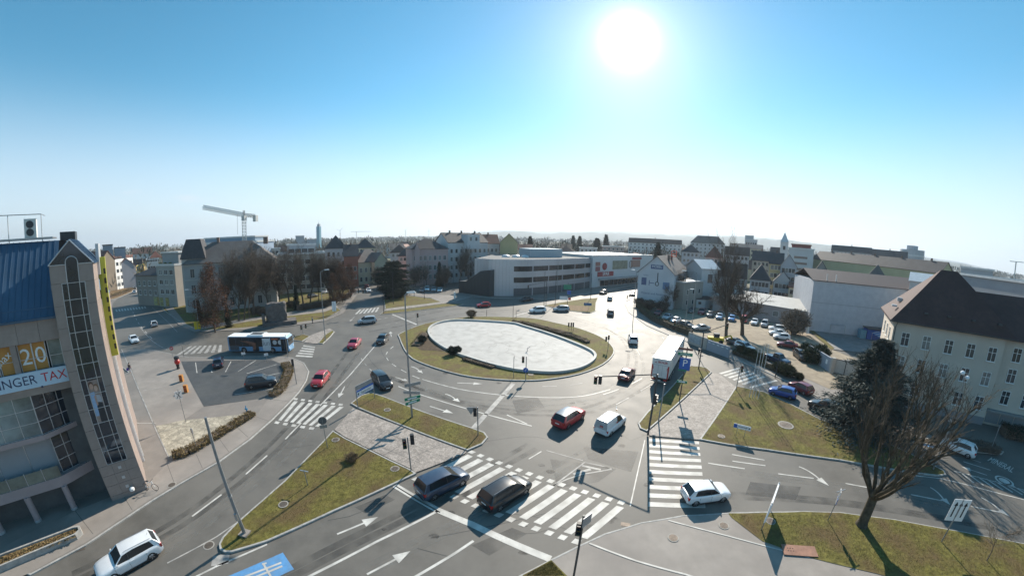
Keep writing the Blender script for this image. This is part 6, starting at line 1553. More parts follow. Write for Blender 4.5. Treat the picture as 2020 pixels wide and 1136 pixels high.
p = AT(629, 470, 430); o = thing('slender_tower', 'slender blue glass tower with antenna spire on the skyline', 'tower', (p.x, p.y, 0)); ht = AT(629, 447, 430).z; MB().box((-2.1, -2.1, 0), (2.1, 2.1, ht)).build('shaft', mat('tower_blue', (0.18, 0.34, 0.42), 0.4, 0.2, var=0.1), o); MB().box((-1.4, -1.4, ht), (1.4, 1.4, ht + 3)).build('crown', LGREY, o); MB().tube((0, 0, ht + 3), (0, 0, AT(629, 435, 430).z), .3, .05).build('antenna', STEEL, o)
# houses between and behind: hand placed skyline
FH = [
    ('brown_house', 'brown roofed house over the silver office roof', 1098, 1135, 497, 205, CREAM, 'hip', 3.5, TILE_BR), ('pale_house', 'pale flat house behind the supermarket roof', 1143, 1178, 490, 225, LGREY, 'flat', .4, TIN), ('terrace_row', 'long terrace row with chimneys on the centre right skyline', 1240, 1345, 480, 330, WHT, 'gable_x', 4, TILE_BR), ('pink_house', 'pinkish flat house behind the supermarket', 1188, 1232, 487, 240, wallm('rose_render', (0.40, 0.30, 0.27)), 'flat', .4, TIN),
    ('dark_house', 'dark roofed house behind the tin roof', 1345, 1380, 497, 190, LGREY, 'hip', 4, TILE_DK), ('red_house', 'red roofed house left of the tall bare trees', 1392, 1426, 508, 160, PINK, 'hip', 5, TILE_RD), ('brown_row', 'brown roofed row behind the tall bare trees', 1430, 1478, 503, 190, LGREY, 'gable_x', 4, TILE_BR), ('row_house', 'cream row house with dark roof beside the yellow house', 1484, 1520, 514, 170, BEI, 'gable_x', 4, TILE_DK), ('yellow_house', 'yellow house with dark roof before the pale block', 1518, 1545, 520, 150, YOCH, 'gable_x', 4, TILE_DK), ('grey_row', 'grey row house with blank side before the pale block', 1540, 1572, 525, 140, LGREY, 'gable_y', 4, TILE_DK),
    ('small_house', 'low brown roofed house behind the left end of the long shed', 1440, 1472, 548, 132, WHT, 'gable_x', 4.5, TILE_BR), ('small_house', 'low dark roofed house behind the middle of the long shed', 1480, 1520, 552, 128, LGREY, 'hip', 5, TILE_DK), ('small_house', 'red roofed cottage behind the round hut', 1416, 1440, 538, 140, CREAM, 'gable_y', 5, TILE_RD), ('white_gable', 'small white gabled house behind the long shed', 1526, 1562, 556, 138, WHT, 'gable_y', 3.6, TILE_DK), ('red_shed', 'low red roofed shed behind the long shed', 1556, 1590, 568, 132, CREAM, 'gable_x', 1.2, TILE_RD), ('dark_gable', 'dark gabled house above the blank hall', 1598, 1640, 548, 125, BEI, 'gable_y', 5, TILE_DK), ('hip_house', 'hip roofed house peeking over the blank hall', 1705, 1752, 556, 125, LGREY, 'hip', 5, TILE_GY),
    ('far_row', 'far dark roofed row on the right skyline', 1640, 1720, 497, 300, LGREY, 'gable_x', 4, TILE_DK), ('far_row', 'long far dark roof left of the round tower', 1720, 1790, 506, 290, LGREY, 'gable_x', 4, TILE_DK), ('big_roof', 'large grey roofed hall on the skyline left of the white tower block', 1362, 1430, 480, 300, LGREY, 'hip', 6, TILE_GY), ('low_row', 'low pale row under the white tower block', 1440, 1505, 490, 270, CREAM, 'gable_x', 3, TILE_GY),
    ('red_house', 'red roofed house in the left street gap', 296, 318, 508, 260, CREAM, 'hip', 4, TILE_RD), ('dark_row', 'dark roofed row in the left street gap', 262, 300, 500, 320, WHT, 'gable_x', 4, TILE_BR), ('brown_house', 'brown house right of the mansard building roof', 512, 552, 492, 180, WHT, 'flat', .4, TIN), ('dark_house', 'dark roofed house behind the cream villa', 700, 740, 489, 190, CREAM, 'hip', 5, TILE_DK), ('pale_house', 'pale house between cream villa and pink house', 770, 806, 498, 180, LGREY, 'hip', 4, TILE_BR), ('low_house', 'low pale house left of the pink house', 786, 812, 505, 165, PINK, 'hip', 3.5, TILE_DK),
    ('red_house', 'red roofed low house right of the yellow gable', 1022, 1050, 492, 215, CREAM, 'gable_x', 3, TILE_RD), ('brown_house', 'brown roofed house under the two fir tops', 1108, 1128, 490, 250, CREAM, 'gable_x', 3, TILE_BR),
]
for nm, lab, x0, x1, yt, D, wm_, rk, rs, rm_ in FH:
    fblock(nm, lab, x0, x1, yt, D, 11, wm_, rk, rs, rm_, fr=(max(2, int((x1 - x0) / 8)), None, 1.2, 1.5), chim=((.5, .5),) if rk != 'flat' else ())
o = thing('roof_letter_sign', 'red lit letter cube standing on the gable house ridge', 'sign', AT(1329.5, 506, 120)); o.location.z = AT(1329.5, 506, 120).z
MB().path([(-.9, 0, 0), (-.9, 0, 1.8), (.9, 0, 1.8), (.9, 0, 0), (-.9, 0, 0)], .16, 4).build('frame', mat('red_orange_letters', (0.75, 0.10, 0.04), 0.5), o)
MB().tube((-.9, 0, .9), (.9, 0, .9), .12).build('bar', MATS['red_orange_letters'], o)
# scattered far houses that nothing tells apart
rnd = random.Random(21)
proto = {}
for k, (wm_, rm_) in enumerate(((CREAM, TILE_BR), (WHT, TILE_RD), (LGREY, TILE_DK), (CREAM, TILE_RD))):
    o = thing('far_house', 'distant gabled house among trees near the horizon', 'house', (0, 0, 0), 0, 'distant houses'); walls(o, -6, 6, -4.5, 4.5, 6, wm_, 'x', 3.9); roof(o, -6, 6, -4.5, 4.5, 6, 4, 'gable_x', rm_, .4)
    proto[k] = o
used = set()
for i in range(110):
    az = R(rnd.uniform(-66, 66)); D = rnd.uniform(240, 640)
    if R(-50) < az < R(-22) and D < 330: continue
    k = i % 4; o = proto[k] if k not in used else clone(proto[k]); used.add(k)
    o.location = (D * math.sin(az), D * math.cos(az), 0); o.rotation_euler = (0, 0, rnd.uniform(0, 6.28)); s = rnd.uniform(.9, 1.5); o.scale = (s * rnd.uniform(.9, 1.8), s, s)

# ================================================================== cranes, turbines
CRW = mat('crane_white', (0.55, 0.55, 0.52), 0.5, var=0.08)


def lattice(mb, p, q, s, n, r=.06):
    p = Vector(p); q = Vector(q); d = (q - p).normalized(); a = d.orthogonal().normalized(); b = d.cross(a); c = [a * s + b * s, a * s - b * s, -a * s - b * s, -a * s + b * s]
    for k in c: mb.tube(p + k, q + k, r, r, 3, False)
    for i in range(n):
        x, y = p.lerp(q, i / n), p.lerp(q, (i + 1) / n)
        for k in range(4): mb.tube(x + c[k], y + c[(k + 1) % 4], r * .6, r * .6, 3, False); mb.tube(x + c[k], x + c[(k + 1) % 4], r * .6, r * .6, 3, False)


b0 = AT(482, 470, 165); top = AT(481, 428, 165).z; tipw = AT(400, 409, 170); tw_ = Vector((tipw.x - b0.x, tipw.y - b0.y, 0)); o = thing('tower_crane', 'white tower crane standing behind the mansard building', 'crane', (b0.x, b0.y, 0))
m_ = MB(); lattice(m_, (0, 0, 0), (0, 0, top), .8, 24, .14); m_.build('mast', CRW, o)
m_ = MB(); tp = tw_ + Vector((0, 0, tipw.z)); lattice(m_, (0, 0, top + .8), tp, .6, 22, .13); m_.build('jib', CRW, o)
cj = -tw_.normalized() * 5; m_ = MB(); lattice(m_, (0, 0, top + .8), cj + Vector((0, 0, top + .2)), .5, 5, .13); m_.build('counter_jib', CRW, o)
MB().cbox((cj.x, cj.y, top - .8), (1.6, 1.6, 2.6)).build('counterweight', CRW, o); m_ = MB(); lattice(m_, (0, 0, top + 1), (0, 0, AT(481, 415, 165).z), .4, 4, .1); m_.build('tower_top', CRW, o); MB().cbox((1.2, -1.2, top - .6), (1.6, 1.6, 2.0)).build('cab', CRW, o)
hk = tw_ * .16; MB().tube((hk.x, hk.y, top + 1), (hk.x, hk.y, AT(468, 462, 165).z), .05, .05, 4).build('hoist_rope', DARKST, o)
for x, y, yt, D, jl, lab in ((703, 470, 457, 700, 30, 'thin distant crane on the skyline right of the slender tower'), (2001, 545, 516, 420, 14, 'thin distant crane at the right edge skyline')):
    b0 = AT(x, y, D); o = thing('distant_crane', lab, 'crane', (b0.x, b0.y, 0)); zt = AT(x, yt, D).z; MB().tube((0, 0, 0), (0, 0, zt), .5, .5, 4).build('mast', CRW, o); r_ = Vector((b0.y, -b0.x, 0)).normalized(); MB().tube(-r_ * jl * .35 + Vector((0, 0, zt)), r_ * jl + Vector((0, 0, zt)), .4, .3, 4).build('jib', CRW, o)
for x, yt, D in ((671, 455, 900), (800, 455, 1100), (846, 455, 1200)):
    b0 = AT(x, 470, D); zt = AT(x, yt, D).z; o = thing('wind_turbine', {671: 'small mast with cross arm left of the distant crane', 800: 'left of two tiny wind turbines on the skyline', 846: 'right of two tiny wind turbines on the skyline'}[x], 'turbine', (b0.x, b0.y, 0)); MB().tube((0, 0, 0), (0, 0, zt), .9, .5, 5).build('mast', CRW, o)
    for k in range(3):
        a = R(90 + 120 * k + x); MB().tube((0, -1, zt), (11 * math.cos(a), -1, zt + 11 * math.sin(a)), .5, .15, 4).build('blade', CRW, o)
# ------------------------------------------------------------------ trees, hedges and plants
BARK = mat('grey_bark', (0.105, 0.084, 0.066), 0.9, var=0.4, scale=4, bump=0.8, bscale=10, spec=0.2); TWIG = mat('bare_twigs', (0.135, 0.105, 0.082), 0.9, var=0.3, scale=2, spec=0.2); BARKM = mat('mossy_bark', (0.082, 0.068, 0.048), 0.9, var=0.45, scale=3, bump=0.8, bscale=9, spec=0.2)
BROWNL = mat('withered_leaves', (0.125, 0.060, 0.034), 0.9, var=0.45, scale=1.5, spec=0.15); NEEDLE = mat('dark_needles', (0.024, 0.036, 0.024), 0.8, var=0.5, scale=1.2, spec=0.2); SPRUCE = mat('blue_spruce_needles', (0.055, 0.072, 0.064), 0.75, var=0.5, scale=1.6, spec=0.25); HEDGE = mat('hedge_leaves', (0.05, 0.058, 0.022), 0.7, var=0.6, scale=2.5, spec=0.3, col2=(0.12, 0.115, 0.05)); DRYB = mat('dry_shrub', (0.14, 0.10, 0.06), 0.9, var=0.5, scale=3, spec=0.15); GREYTW = mat('grey_brown_twigs', (0.19, 0.155, 0.12), 0.9, var=0.3, scale=1.0, spec=0.15)


def sliver(mb, p, d, ln, w, rng):
    """a twig: one thin tapering blade pair"""
    d = d.normalized(); a = d.orthogonal().normalized(); a.rotate(Matrix.Rotation(rng.uniform(0, 6.28), 3, d)); q = p + d * ln
    mb.v.extend([tuple(p - a * w), tuple(p + a * w), tuple(q)]); o = len(mb.v) - 3; mb.f.append((o, o + 1, o + 2)); mb.m.append(0)


def grow(lm, tw, p, d, ln, r, lev, rng, c):
    segs = c['segs'][min(lev, len(c['segs']) - 1)]; q = p
    for s in range(segs):
        w = c['wob']; d = (d + Vector((rng.gauss(0, w), rng.gauss(0, w), rng.gauss(0, w) + c['up'] * .3))).normalized()
        n = q + d * (ln / segs); r2 = r * (c['taper'] if s == segs - 1 else (1 - (1 - c['taper']) * .5))
        lm.tube(q, n, r, r2, 6 if lev == 0 else 4 if lev < 3 else 3, False); q = n; r = r2
        if lev < c['levels'] and (lev > 0 or s >= c['first']):
            for k in range(c['kids'][min(lev, len(c['kids']) - 1)]):
                a = R(rng.uniform(*c['ang'])); ax = d.orthogonal().normalized(); ax.rotate(Matrix.Rotation(rng.uniform(0, 6.28), 3, d)); dd = d.copy(); dd.rotate(Matrix.Rotation(a, 3, ax)); dd.z += c['up']; grow(lm, tw, q, dd, ln * rng.uniform(*c['shrink']), r * c['rk'], lev + 1, rng, c)
        if lev >= c['levels'] - 1:
            for k in range(c['twigs']):
                dd = d.copy() + Vector((rng.gauss(0, .6), rng.gauss(0, .6), rng.gauss(0, .6) + c['up'])); sliver(tw, q - (d * ln / segs) * rng.random(), dd, rng.uniform(.4, 1.0) * c['twl'], c['tww'], rng)


BASE = dict(segs=[5, 3, 3, 2], wob=.10, up=.18, taper=.72, levels=4, first=1, kids=[3, 2, 2, 1], ang=(25, 55), shrink=(.45, .66), rk=.58, twigs=4, twl=1.1, tww=.014)
TREEM = {}


def bare(name, seed, H, r, **kw):
    """mesh pair (limbs, twigs) of a bare tree"""
    if name in TREEM: return TREEM[name]
    rng = random.Random(seed); c = dict(BASE); c.update(kw); lm, tw = MB(), MB(); grow(lm, tw, Vector((0, 0, -.1)), Vector((0, 0, 1)), H * c.get('trunk', .62), r, 0, rng, c)
    # scale the whole to the wanted height
    top = max([v[2] for v in tw.v] + [v[2] for v in lm.v]); k = H / top
    for m in (lm, tw): m.v = [(x * k, y * k, z * k) for x, y, z in m.v]
    TREEM[name] = (lm.mesh('trunk_' + name), tw.mesh('twigs_' + name)); return TREEM[name]


def tree(meshes, pos, label, name='bare_tree', group=None, rz=0.0, s=1.0, mats=(BARK, TWIG), z=0.0, sz=None):
    o = thing(name, label, 'tree', (pos[0], pos[1], z), rz, group); o.scale = (s, s, sz or s)
    use('trunk', meshes[0], mats[0], o); use('crown', meshes[1], mats[1], o); return o


def leafcloud(mb, c, rad, n, size, rng, tri=True, flat=0.0):
    for i in range(n):
        while True:
            v = Vector((rng.uniform(-1, 1), rng.uniform(-1, 1), rng.uniform(-1, 1)))
            if v.length <= 1: break
        p = Vector((c[0] + v.x * rad[0], c[1] + v.y * rad[1], c[2] + v.z * rad[2])); a = Vector((rng.gauss(0, 1), rng.gauss(0, 1), rng.gauss(0, 1) * (1 - flat))).normalized(); b = a.orthogonal().normalized(); b.rotate(Matrix.Rotation(rng.uniform(0, 6.28), 3, a)); s = size * rng.uniform(.6, 1.4); o = len(mb.v)
        mb.v.extend([tuple(p - a * s), tuple(p + b * s * .7), tuple(p + a * s)]); mb.f.append((o, o + 1, o + 2)); mb.m.append(0)


V1 = bare('v1', 11, 12, .24, wob=.08); V2 = bare('v2', 12, 12, .22, up=.3, ang=(18, 40), kids=[3, 2, 2, 1]); V3 = bare('v3', 13, 12, .26, ang=(30, 62), first=2); V4 = bare('v4', 14, 13, .20, up=.34, ang=(14, 34), kids=[4, 2, 2, 1], trunk=.7)
V5 = bare('v5', 15, 9, .16, levels=4, kids=[4, 3, 2, 1], twigs=4, first=0, trunk=.6)
rng = random.Random(5)


def topscale(g, pyt, H, z=0.0): return max(.3, HT(g, pyt) / H)


GT1 = 'bare trees in the park before the mansard building'
for bx, by, ty, V, H, lab in ((471, 634, 505, V1, 12, 'bare tree left of the close pair in the park'), (482, 632, 500, V2, 12, 'slim bare tree, left one of the close pair in the park'), (492, 628, 498, V4, 13, 'slim bare tree, right one of the close pair in the park'), (500, 622, 494, V3, 12, 'broad bare tree just right of the close pair in the park'), (444, 628, 508, V2, 12, 'bare tree half behind the brown-leaved tree'), (530, 612, 500, V1, 12, 'bare tree left of the stone monument'), (552, 608, 510, V4, 13, 'bare tree right behind the stone monument'), (572, 604, 497, V3, 12, 'bare tree left of the dark evergreen column'), (598, 600, 492, V1, 12, 'bare tree right of the dark evergreen column'), (612, 598, 500, V2, 12, 'bare tree in front of the balconied block'), (628, 596, 505, V4, 13, 'slim bare tree left of the park street lamp'), (652, 592, 508, V1, 12, 'bare tree right of the park street lamp'), (665, 590, 512, V5, 9, 'small bare tree near the street bend'), (535, 600, 515, V5, 9, 'small twiggy tree behind the stone monument')):
    g = G(bx, by); tree(V, g, lab, group=GT1, rz=rng.uniform(0, 6.28), s=topscale(g, ty - 6, H) * 1.13, z=.12)
# trees that keep their brown leaves
def leafy(name, seed, H, wd, n, size):
    lm, tw = bare(name + '_w', seed, H, .18, levels=3, kids=[4, 3, 2], twigs=3, up=.3, ang=(25, 50), first=0); r_ = random.Random(seed); mb = MB()
    for k in range(60):
        t = r_.uniform(.14, .98); rr = wd * math.sin(min(1, (t * .95 + .12)) * math.pi) ** .7 * r_.uniform(.25, 1.0); a = r_.uniform(0, 6.28); leafcloud(mb, (math.cos(a) * rr, math.sin(a) * rr, t * H), (wd * .34, wd * .34, H * .08), n // 60, size, r_)
    return (lm, mb.mesh('leaves_' + name))


LB = leafy('leafy', 31, 10, 3.0, 9000, .11)
for bx, by, ty, lab, s_ in ((425, 656, 522, 'conical tree keeping its rust brown leaves by the left street', 1.0), (676, 596, 520, 'rust brown leafy tree at the street bend, left one', .9), (692, 588, 522, 'rust brown leafy tree at the street bend, right one', .9), (658, 602, 540, 'low rust brown leafy tree beside the park pavement', .8)):
    g = G(bx, by); k = topscale(g, ty, 10); tree(LB, g, lab, 'brown_leaved_tree', 'trees keeping brown leaves', rng.uniform(0, 6.28), k * s_, (BARK, BROWNL), .12, sz=k)


# conifers
def conifer(name, H, wd, seed, n=9000, kind='spruce', size=.16):
    if name in TREEM: return TREEM[name]
    r_ = random.Random(seed); lm = MB(); lm.tube((0, 0, -.1), (0, 0, H * .95), H * .022, .02, 6); mb = MB()
    lev = 26 if kind == 'spruce' else 14
    for k in range(lev):
        t = .06 + .92 * k / lev; z = H * t; L_ = wd * ((1 - t) ** .8 if kind == 'spruce' else (.55 + .6 * math.sin(t * 3.0)) * (1.02 - t) ** .25)
        nb = int(7 + 5 * (1 - t))
        for b in range(nb):
            a = 2 * math.pi * b / nb + k * .7 + r_.uniform(-.25, .25); l2 = L_ * r_.uniform(.45, 1.15); d = Vector((math.cos(a), math.sin(a), -.10 + .35 * t + r_.uniform(-.12, .12))); lm.tube((0, 0, z), d * l2 + Vector((0, 0, z)), .03 * (1 - t) + .012, .006, 3, False)
            m = max(6, int(n / (lev * nb)))
            for i in range(m):
                f_ = r_.uniform(.18, 1.0); p = d * l2 * f_ + Vector((0, 0, z - .22 * f_ * f_ * l2 * .5)); sp = l2 * .24 * (1.1 - f_ * .6); p += Vector((r_.gauss(0, sp), r_.gauss(0, sp), r_.gauss(0, .10) - abs(r_.gauss(0, .10)))); dd = d + Vector((r_.gauss(0, .55), r_.gauss(0, .55), r_.gauss(-.25, .35))); sliver(mb, p, dd, size * r_.uniform(1.2, 2.8), size * .3, r_)
    TREEM[name] = (lm.mesh('trunk_' + name), mb.mesh('needles_' + name)); return TREEM[name]


SP = conifer('spruce_near', 12, 4.9, 41, 80000, size=.18); PN = conifer('pine', 11, 5.2, 42, 34000, 'pine', .26); CF = conifer('fir', 12, 2.6, 43, 12000, size=.24)
g = G(1702, 846); tree(SP, g, 'large dark blue spruce in front of the right house', 'spruce_tree', s=topscale(g, 664, 12) * 1.5, rz=.4, mats=(BARK, SPRUCE), sz=topscale(g, 664, 12))
g = G(777, 586); k = topscale(g, 512, 11); tree(PN, g, 'broad dark pine on the grass island at the far street', 'pine_tree', s=k * 1.05, sz=k, mats=(BARK, NEEDLE))
for bx, by, ty, s_, lab in ((586, 612, 560, .75, 'dark evergreen column beside the stone monument'), (382, 614, 548, .7, 'small dark conifer at the corner of the mansard building'), (452, 646, 600, .9, 'low dark evergreen behind the brown-leaved tree'), (867, 565, 515, .9, 'dark evergreen before the pink house'), (396, 636, 590, .8, 'low dark conifer left of the brown-leaved tree')):
    g = G(bx, by); k = topscale(g, ty, 12); tree(CF, g, lab, 'evergreen_tree', 'dark evergreens', rng.uniform(0, 6), k * s_, (BARK, NEEDLE), sz=k)
for x, y, D, lab in ((1299, 475, 190, 'tall dark fir behind the gable house roof'), (1046, 464, 240, 'dark fir above the silver office roof, left one'), (1144, 464, 300, 'slim fir on the skyline, left of the three tops'), (1178, 468, 280, 'broad dark fir on the skyline, middle of the three tops'), (1196, 461, 300, 'slim fir on the skyline, right of the three tops'), (1131, 463, 330, 'far slim fir above the silver office roof'), (1752, 516, 250, 'dark tree beside the round tower')):
    p = AT(x, y, D); tree(CF, p, lab, 'evergreen_tree', 'dark evergreens', rng.uniform(0, 6), p.z / 12 * (1.5 if 'broad' in lab else 1.0), (BARK, NEEDLE), sz=p.z / 12)
# the bare trees by street and yard
TG = 'bare trees around the yard and streets'
for bx, by, ty, V, H, s_, lab in ((1334, 606, 528, V1, 12, 1.0, 'bare tree left of the white house, nearest the painted gable'), (1346, 608, 520, V4, 13, 1.0, 'slim bare tree before the beige wing'), (820, 566, 520, V5, 9, 1, 'small bare tree left of the pink house'), (842, 566, 512, V1, 12, 1, 'bare tree before the pink house'), (880, 566, 518, V5, 9, 1, 'reddish bare tree at the car dealer'), (906, 560, 478, V2, 12, 1, 'tall bare tree before the white apartment house'), (924, 560, 498, V1, 12, 1, 'bare tree right before the white apartment house'), (745, 568, 520, V5, 9, 1, 'bare tree left of the dark pine'), (1318, 610, 555, V5, 9, 1, 'low twiggy tree at the foot of the painted gable'), (690, 560, 508, V3, 12, 1, 'bare tree before the red brick house')):
    g = G(bx, by); k = topscale(g, ty, H); tree(V, g, lab, group=TG, rz=rng.uniform(0, 6.28), s=k * s_, sz=k)
BIG1 = bare('big1', 51, 16, .42, up=.36, ang=(14, 36), kids=[3, 2, 2], levels=3, trunk=.72, twigs=7, twl=1.5, tww=.013, first=1); BIG2 = bare('big2', 57, 11, .42, up=.12, ang=(28, 60), kids=[3, 2, 2], levels=3, trunk=.55, twigs=7, first=1, twl=1.5, tww=.013)
g = G(1432, 667); tree(BIG1, g, 'tall upright bare tree at the edge of the gravel yard', group=TG, s=topscale(g, 476, 16) * 1.17, rz=1.0, z=.13)
g = G(1464, 662); tree(BIG2, g, 'broad forked bare tree in the gravel yard right of the tall one', group=TG, s=topscale(g, 530, 11) * 1.15, rz=2.2, z=.13)


def shrub(name, rad, n, size, seed, stems=14, m=None):
    if name in TREEM: return TREEM[name]
    r_ = random.Random(seed); lm = MB(); mb = MB()
    for i in range(stems):
        a = r_.uniform(0, 6.28); t = r_.uniform(.2, .95); lm.tube((math.cos(a) * .1, math.sin(a) * .1, 0), (math.cos(a) * rad[0] * t, math.sin(a) * rad[1] * t, rad[2] * r_.uniform(1.0, 1.8)), .03, .01, 3, False)
    for i in range(n):
        v = Vector((r_.gauss(0, 1), r_.gauss(0, 1), r_.gauss(0, 1))).normalized(); v *= r_.uniform(.3, 1.0) ** .5 * (.82 + .45 * noise.noise(v * 1.9 + Vector((seed, 0, 0))))
        p = Vector((v.x * rad[0], v.y * rad[1], rad[2] * (1 + v.z))); sliver(mb, p, v + Vector((r_.gauss(0, .5), r_.gauss(0, .5), r_.gauss(.4, .5))), size * r_.uniform(.7, 2), size * .22, r_)
    TREEM[name] = (lm.mesh('stems_' + name), mb.mesh('leaves_' + name)); return TREEM[name]


def bush(meshes, pos, label, m, s=1.0, sz=None, z=.13, group=None, name='shrub'):
    o = thing(name, label, 'shrub', (pos[0], pos[1], z), rng.uniform(0, 6.28), group); o.scale = (s, s, sz or s); use('stems', meshes[0], BARK, o); use('foliage', meshes[1], m, o); return o


SH1 = shrub('round', (1, 1, .8), 4200, .13, 61); SH2 = shrub('twiggy', (1, 1, .9), 5200, .09, 62, 40); SH3 = shrub('leafy', (1, 1, .8), 2600, .22, 63)
g = G(1566, 660); bush(SH2, g, 'large dense twiggy shrub by the blank hall', GREYTW, 4.3, 3.6)
for bx, by, s_, lab in ((833, 677, .95, 'dark round bush at the left end of the soil bed'), (893, 701, 1.0, 'dark round bush, left of two by the basin rim'), (903, 697, .8, 'dark round bush, right of two by the basin rim')): bush(SH1, G(bx, by), lab, NEEDLE, s_, s_ * .95, .16, 'bushes on the central island')
bush(SH2, G(930, 627), 'dry twiggy bush behind the basin rim', DRYB, 1.5, 1.1, .16); bush(SH2, G(695, 910), 'low dry shrub in the grass triangle', DRYB, .8, .35, .17)
for bx, by, s_, sz, lab in ((1479, 705, 1.5, 1.0, 'clipped bush before the white estate car'), (1462, 697, 1.3, .9, 'clipped bush left of the white estate car'), (1497, 714, 1.3, .9, 'olive bush right of the white estate car'), (1536, 734, 1.5, 1.0, 'clipped bush before the blue pickup'), (1552, 742, 1.6, 1.1, 'dark bush at the right end of the yard bushes'), (1575, 750, .9, .7, 'small bush at the yard exit')): bush(SH3, G(bx, by), lab, HEDGE, s_, sz, .13, 'bushes at the yard front')
for bx, by, s_, sz, lab in ((1600, 716, 2.2, 1.7, 'ivy mound over the left end of the yard wall'), (1615, 712, 2.0, 1.9, 'ivy mound over the middle of the yard wall'), (1590, 704, 1.8, 1.6, 'ivy mound behind the black SUV')): bush(SH3, G(bx, by), lab, mat('ivy_leaves', (0.03, 0.05, 0.022), 0.5, var=0.5, scale=2, spec=0.4), s_, sz, .13, 'ivy over the yard wall')
for bx, by, s_, lab in ((1262, 606, 2.4, 'dark scrub at the foot of the painted gable, left'), (1280, 612, 2.6, 'dark scrub at the foot of the painted gable, middle'), (1305, 616, 2.6, 'dark scrub at the foot of the painted gable, right')): bush(SH2, G(bx, by), lab, TWIG, s_, s_ * .7, .13, 'scrub below the painted gable')
for i, (bx, by) in enumerate(((520, 622), (505, 618), (640, 606), (625, 608), (600, 612), (575, 606))): bush(SH2, G(bx, by), ('dark shrub left of the stone monument', 'dark shrub below the bare park trees', 'hedge shrub behind the park lamp', 'hedge shrub left of the park lamp', 'hedge shrub right of the stone monument', 'shrub behind the stone monument')[i], TWIG, 2.2, 1.1, .12, 'park shrubs')


def hedge(pts, w, h, n, m, label, size=.14, name='hedge', z=.12, cat='hedge'):
    """clipped hedge: a leafy volume along surveyed points"""
    P = [Vector(p[:2]) for p in (G(*p) for p in pts)]; o = thing(name, label, cat, (P[0].x, P[0].y, z)); r_ = random.Random(n); mb = MB(); lens = [(P[i + 1] - P[i]).length for i in range(len(P) - 1)]; tot = sum(lens)
    core = MB()
    for i in range(len(P) - 1):
        d = (P[i + 1] - P[i]).normalized(); nn = Vector((-d.y, d.x)) * w * .36; a = P[i] - P[0]; b = P[i + 1] - P[0]; core.prism(ccw([a - nn, b - nn, b + nn, a + nn]), 0, h * .8)
        for k in range(int(n * lens[i] / tot)):
            t = r_.random(); p = a.lerp(b, t); e = (r_.random() - .5) * w; zz = h * r_.random() ** .6; bump = .12 * math.sin(t * lens[i] * 3.1) + .08 * math.sin(t * lens[i] * 7.7); q = Vector((p.x + nn.x / (w * .36) * e * 1.1, p.y + nn.y / (w * .36) * e * 1.1, zz * (1 + bump))); sliver(mb, q, Vector((r_.gauss(0, 1), r_.gauss(0, 1), r_.gauss(.5, 1))), size * r_.uniform(.6, 1.8), size * .35, r_)
    core.build('stems', TWIG, o); mb.build('foliage', m, o); return o


hedge([(1257, 606), (1268, 618), (1290, 634), (1330, 652)], 1.5, 1.5, 9000, HEDGE, 'clipped evergreen hedge along the glaring street before the parked cars')
hedge([(1334, 653), (1352, 659), (1362, 663)], 1.5, 1.5, 3000, HEDGE, 'short end of the street hedge beside the green sign posts')
hedge([(1446, 698), (1470, 708), (1500, 720), (1530, 734)], .9, .7, 4000, HEDGE, 'low hedge strip before the yard bushes')
hedge([(1010, 637), (1036, 640), (1095, 657), (1135, 668), (1160, 678)], 1.3, .5, 7000, DRYB, 'strip of dry perennials along the far basin rim', .12, 'perennial_strip', .16, 'plant strip')
hedge([(820, 684), (840, 660)], 2.2, .3, 1600, DRYB, 'dry perennials in the left soil bed of the central island', .12, 'perennial_strip', .16, 'plant strip'); hedge([(915, 710), (975, 727)], 1.2, .3, 2000, DRYB, 'dry perennials in the lower soil bed of the central island', .12, 'perennial_strip', .16, 'plant strip')
DRYS = mat('brown_ground_shrubs', (0.16, 0.105, 0.055), 0.9, var=0.55, scale=3, spec=0.15, col2=(0.30, 0.22, 0.10))
hedge([(342, 904), (372, 895), (434, 859), (500, 819)], 1.3, .45, 6000, DRYS, 'strip of brown withered ground shrubs beside the cobbles', .13, 'planting_strip', .13, 'plant strip'); hedge([(536, 784), (552, 775), (565, 752), (571, 733), (562, 720)], 1.5, .5, 5000, DRYS, 'curved planting strip of dry shrubs round the small car park', .13, 'planting_strip', .13, 'plant strip')
hedge([(1845, 868), (1900, 884), (1965, 893)], 1.8, .8, 5000, TWIG, 'dark low hedge bed by the white SUV at the right house', .13, 'hedge', .13); hedge([(1975, 858), (2040, 872)], 2.5, 1.3, 5000, NEEDLE, 'dark evergreen hedge before the garages of the right house', .14, 'hedge', .1)
hedge([(215, 588), (240, 580), (268, 570)], 3.0, .9, 3000, DRYS, 'brown scrub verge in the left street', .25, 'planting_strip', .12, 'plant strip'); hedge([(587, 614), (640, 605), (690, 586)], 1.6, 1.3, 6000, TWIG, 'dark twiggy hedge along the park pavement', .2, 'hedge', .12)


